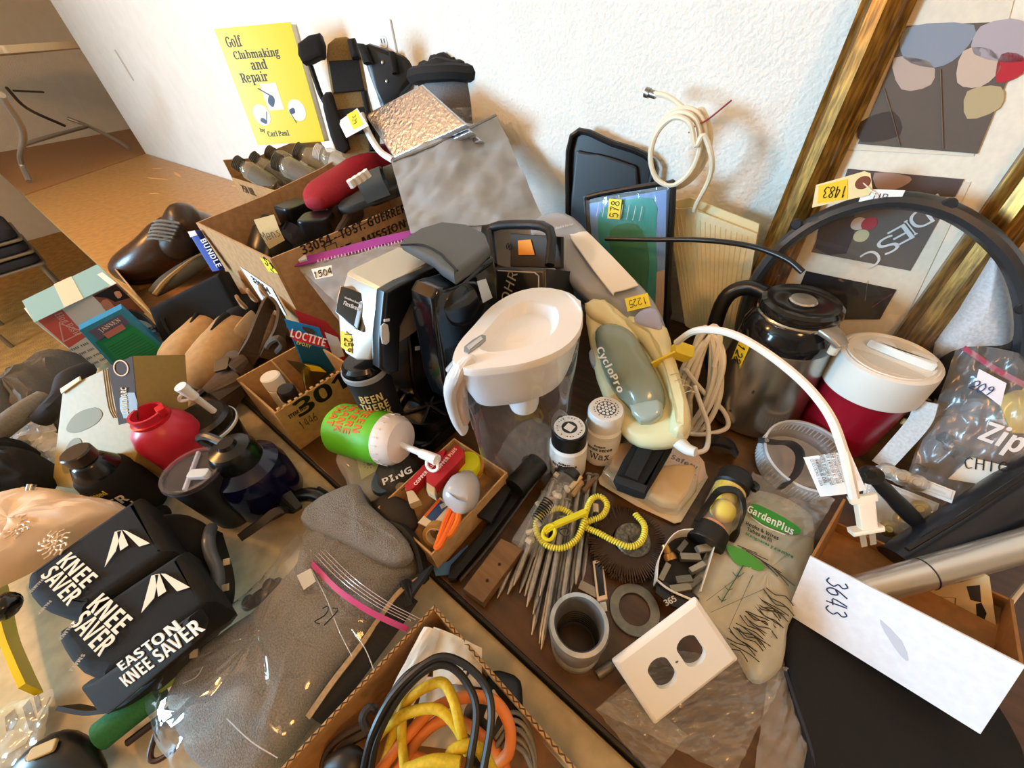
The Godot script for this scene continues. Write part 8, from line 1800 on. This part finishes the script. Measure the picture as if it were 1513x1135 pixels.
	for q in [v(-.4075, .76, .9525), v(-.4054, .76, .9255)]: inw(cl, "knob", lathe([0.003, 0, 0.008, 0.001, 0.008, 0.008, 0.006, 0.010, 0.002, 0.010], 18).at(tf(q, 20, 0, 20)), M("2a1d1c", 0.3))
	# rubber strap bundle under the towel top
	var rb := thing("rubber_strap", "dark rubber strap with a paper tag between towel and small carton", "strap", tf(v(-.3359, .75, .764)))
	inw(rb, "loop", strap(f3([-.35,.78,.7803,-.3147,.79,.768,-.2837,.785,.7688,-.2571,.775,.7804,-.2413,.76,.7942]), v(0.2, 0.8, 0.4), 0.02, 0.006), M("161413", 0.6))
	inw(rb, "bundle", body([[v(-.3664, .77, .7588), 0.02, 0.02], [v(-.3331, .775, .7579), 0.024, 0.022], [v(-.314, .77, .7575), 0.016, 0.014]]), M("2a2119", 0.7, "cloth"))
	inw(rb, "paper_tag", slab(PackedVector2Array([v2(0, 0), v2(0.03, 0.004), v2(0.034, 0.02), v2(0.006, 0.026)]), 0.0008, 0.0002).at(tf(v(-.325, .77, .7935), -70, 20, -20)), M("e4d6ac", 0.7))
	# bottom left packet and black caddy
	var bp := thing("clear_packet", "clear packet with dark printed panels at the bottom left corner", "packet", basis_of(1, 0, 0, 0, 0, -1, -.4972, .744, 1.1688))
	part(bp, "film", cloth(func(x, y): return bil(v(.0133, -.053, 0), v(.0524, -.0019, 0), v(-.0135, .0212, 0), v(-.0576, -.0529, 0), x, y) + v(0, 0, 0.01 + 0.006 * nz(x * 5, y * 5)), 18, 18, 0.0), clear("e9e3cf", 0.3, 0.1), Transform3D(), "", 60)
	part(bp, "card", slab(f2([.0058,-.0524,.0188,-.0146,-.0145,.0123,-.0473,-.0183,-.0489,-.0535]), 0.002, 0.0005), M("c9bf9c", 0.6, "paper"))
	for q in [f2([-.0331,-.026,-.0341,-.0175,-.0181,-.0158,-.0101,-.0215,-.0133,-.027]), f2([-.0277,-.0109,-.0314,-.0042,.0052,-.002,.0166,-.0048,.0054,-.0093]), f2([-.0308,-.0005,-.0289,.0043,-.009,.0038,-.0063,-.0003])]: part(bp, "dark_print", slab(q, 0.0006, 0.0002), M("2a241c", 0.5), tf(v(0, 0, 0.002)))
	var ca := thing("black_caddy", "rounded black plastic part with a slot at the bottom left edge", "plastic part", tf(v(-.4369, .75, 1.1649)))
	inw(ca, "shell", body([[v(-.4425, .752, 1.1891), 0.012, 0.008], [v(-.4411, .758, 1.174), 0.016, 0.012], [v(-.4302, .76, 1.1562), 0.020, 0.014], [v(-.406, .758, 1.1422), 0.016, 0.012], [v(-.378, .752, 1.1378), 0.012, 0.008]]), M("1a1714", 0.3))
	inw(ca, "slot_lining", bx(0.012, 0.004, 0.024, 0.003).at(tf(v(-.4314, .774, 1.1543), 0, -30, 0)), M("c9b27a", 0.6))
	inw(ca, "screw", lathe([0.002, 0, 0.004, 0, 0.003, 0.002, 0.001, 0.002], 12).at(tf(v(-.439, .772, 1.1667))), M("8d8778", 0.3, "", 0.8))
	var ht := thing("short_rod", "short black rod end at the bottom left beside the green handle", "rod", tf(v(-.4044, .75, 1.1323)))
	inw(ht, "rod", tube(f3([-.3957,.752,1.1376,-.4029,.752,1.1313,-.4062,.752,1.1257]), 0.006, 10, 1), M("17130f", 0.4))
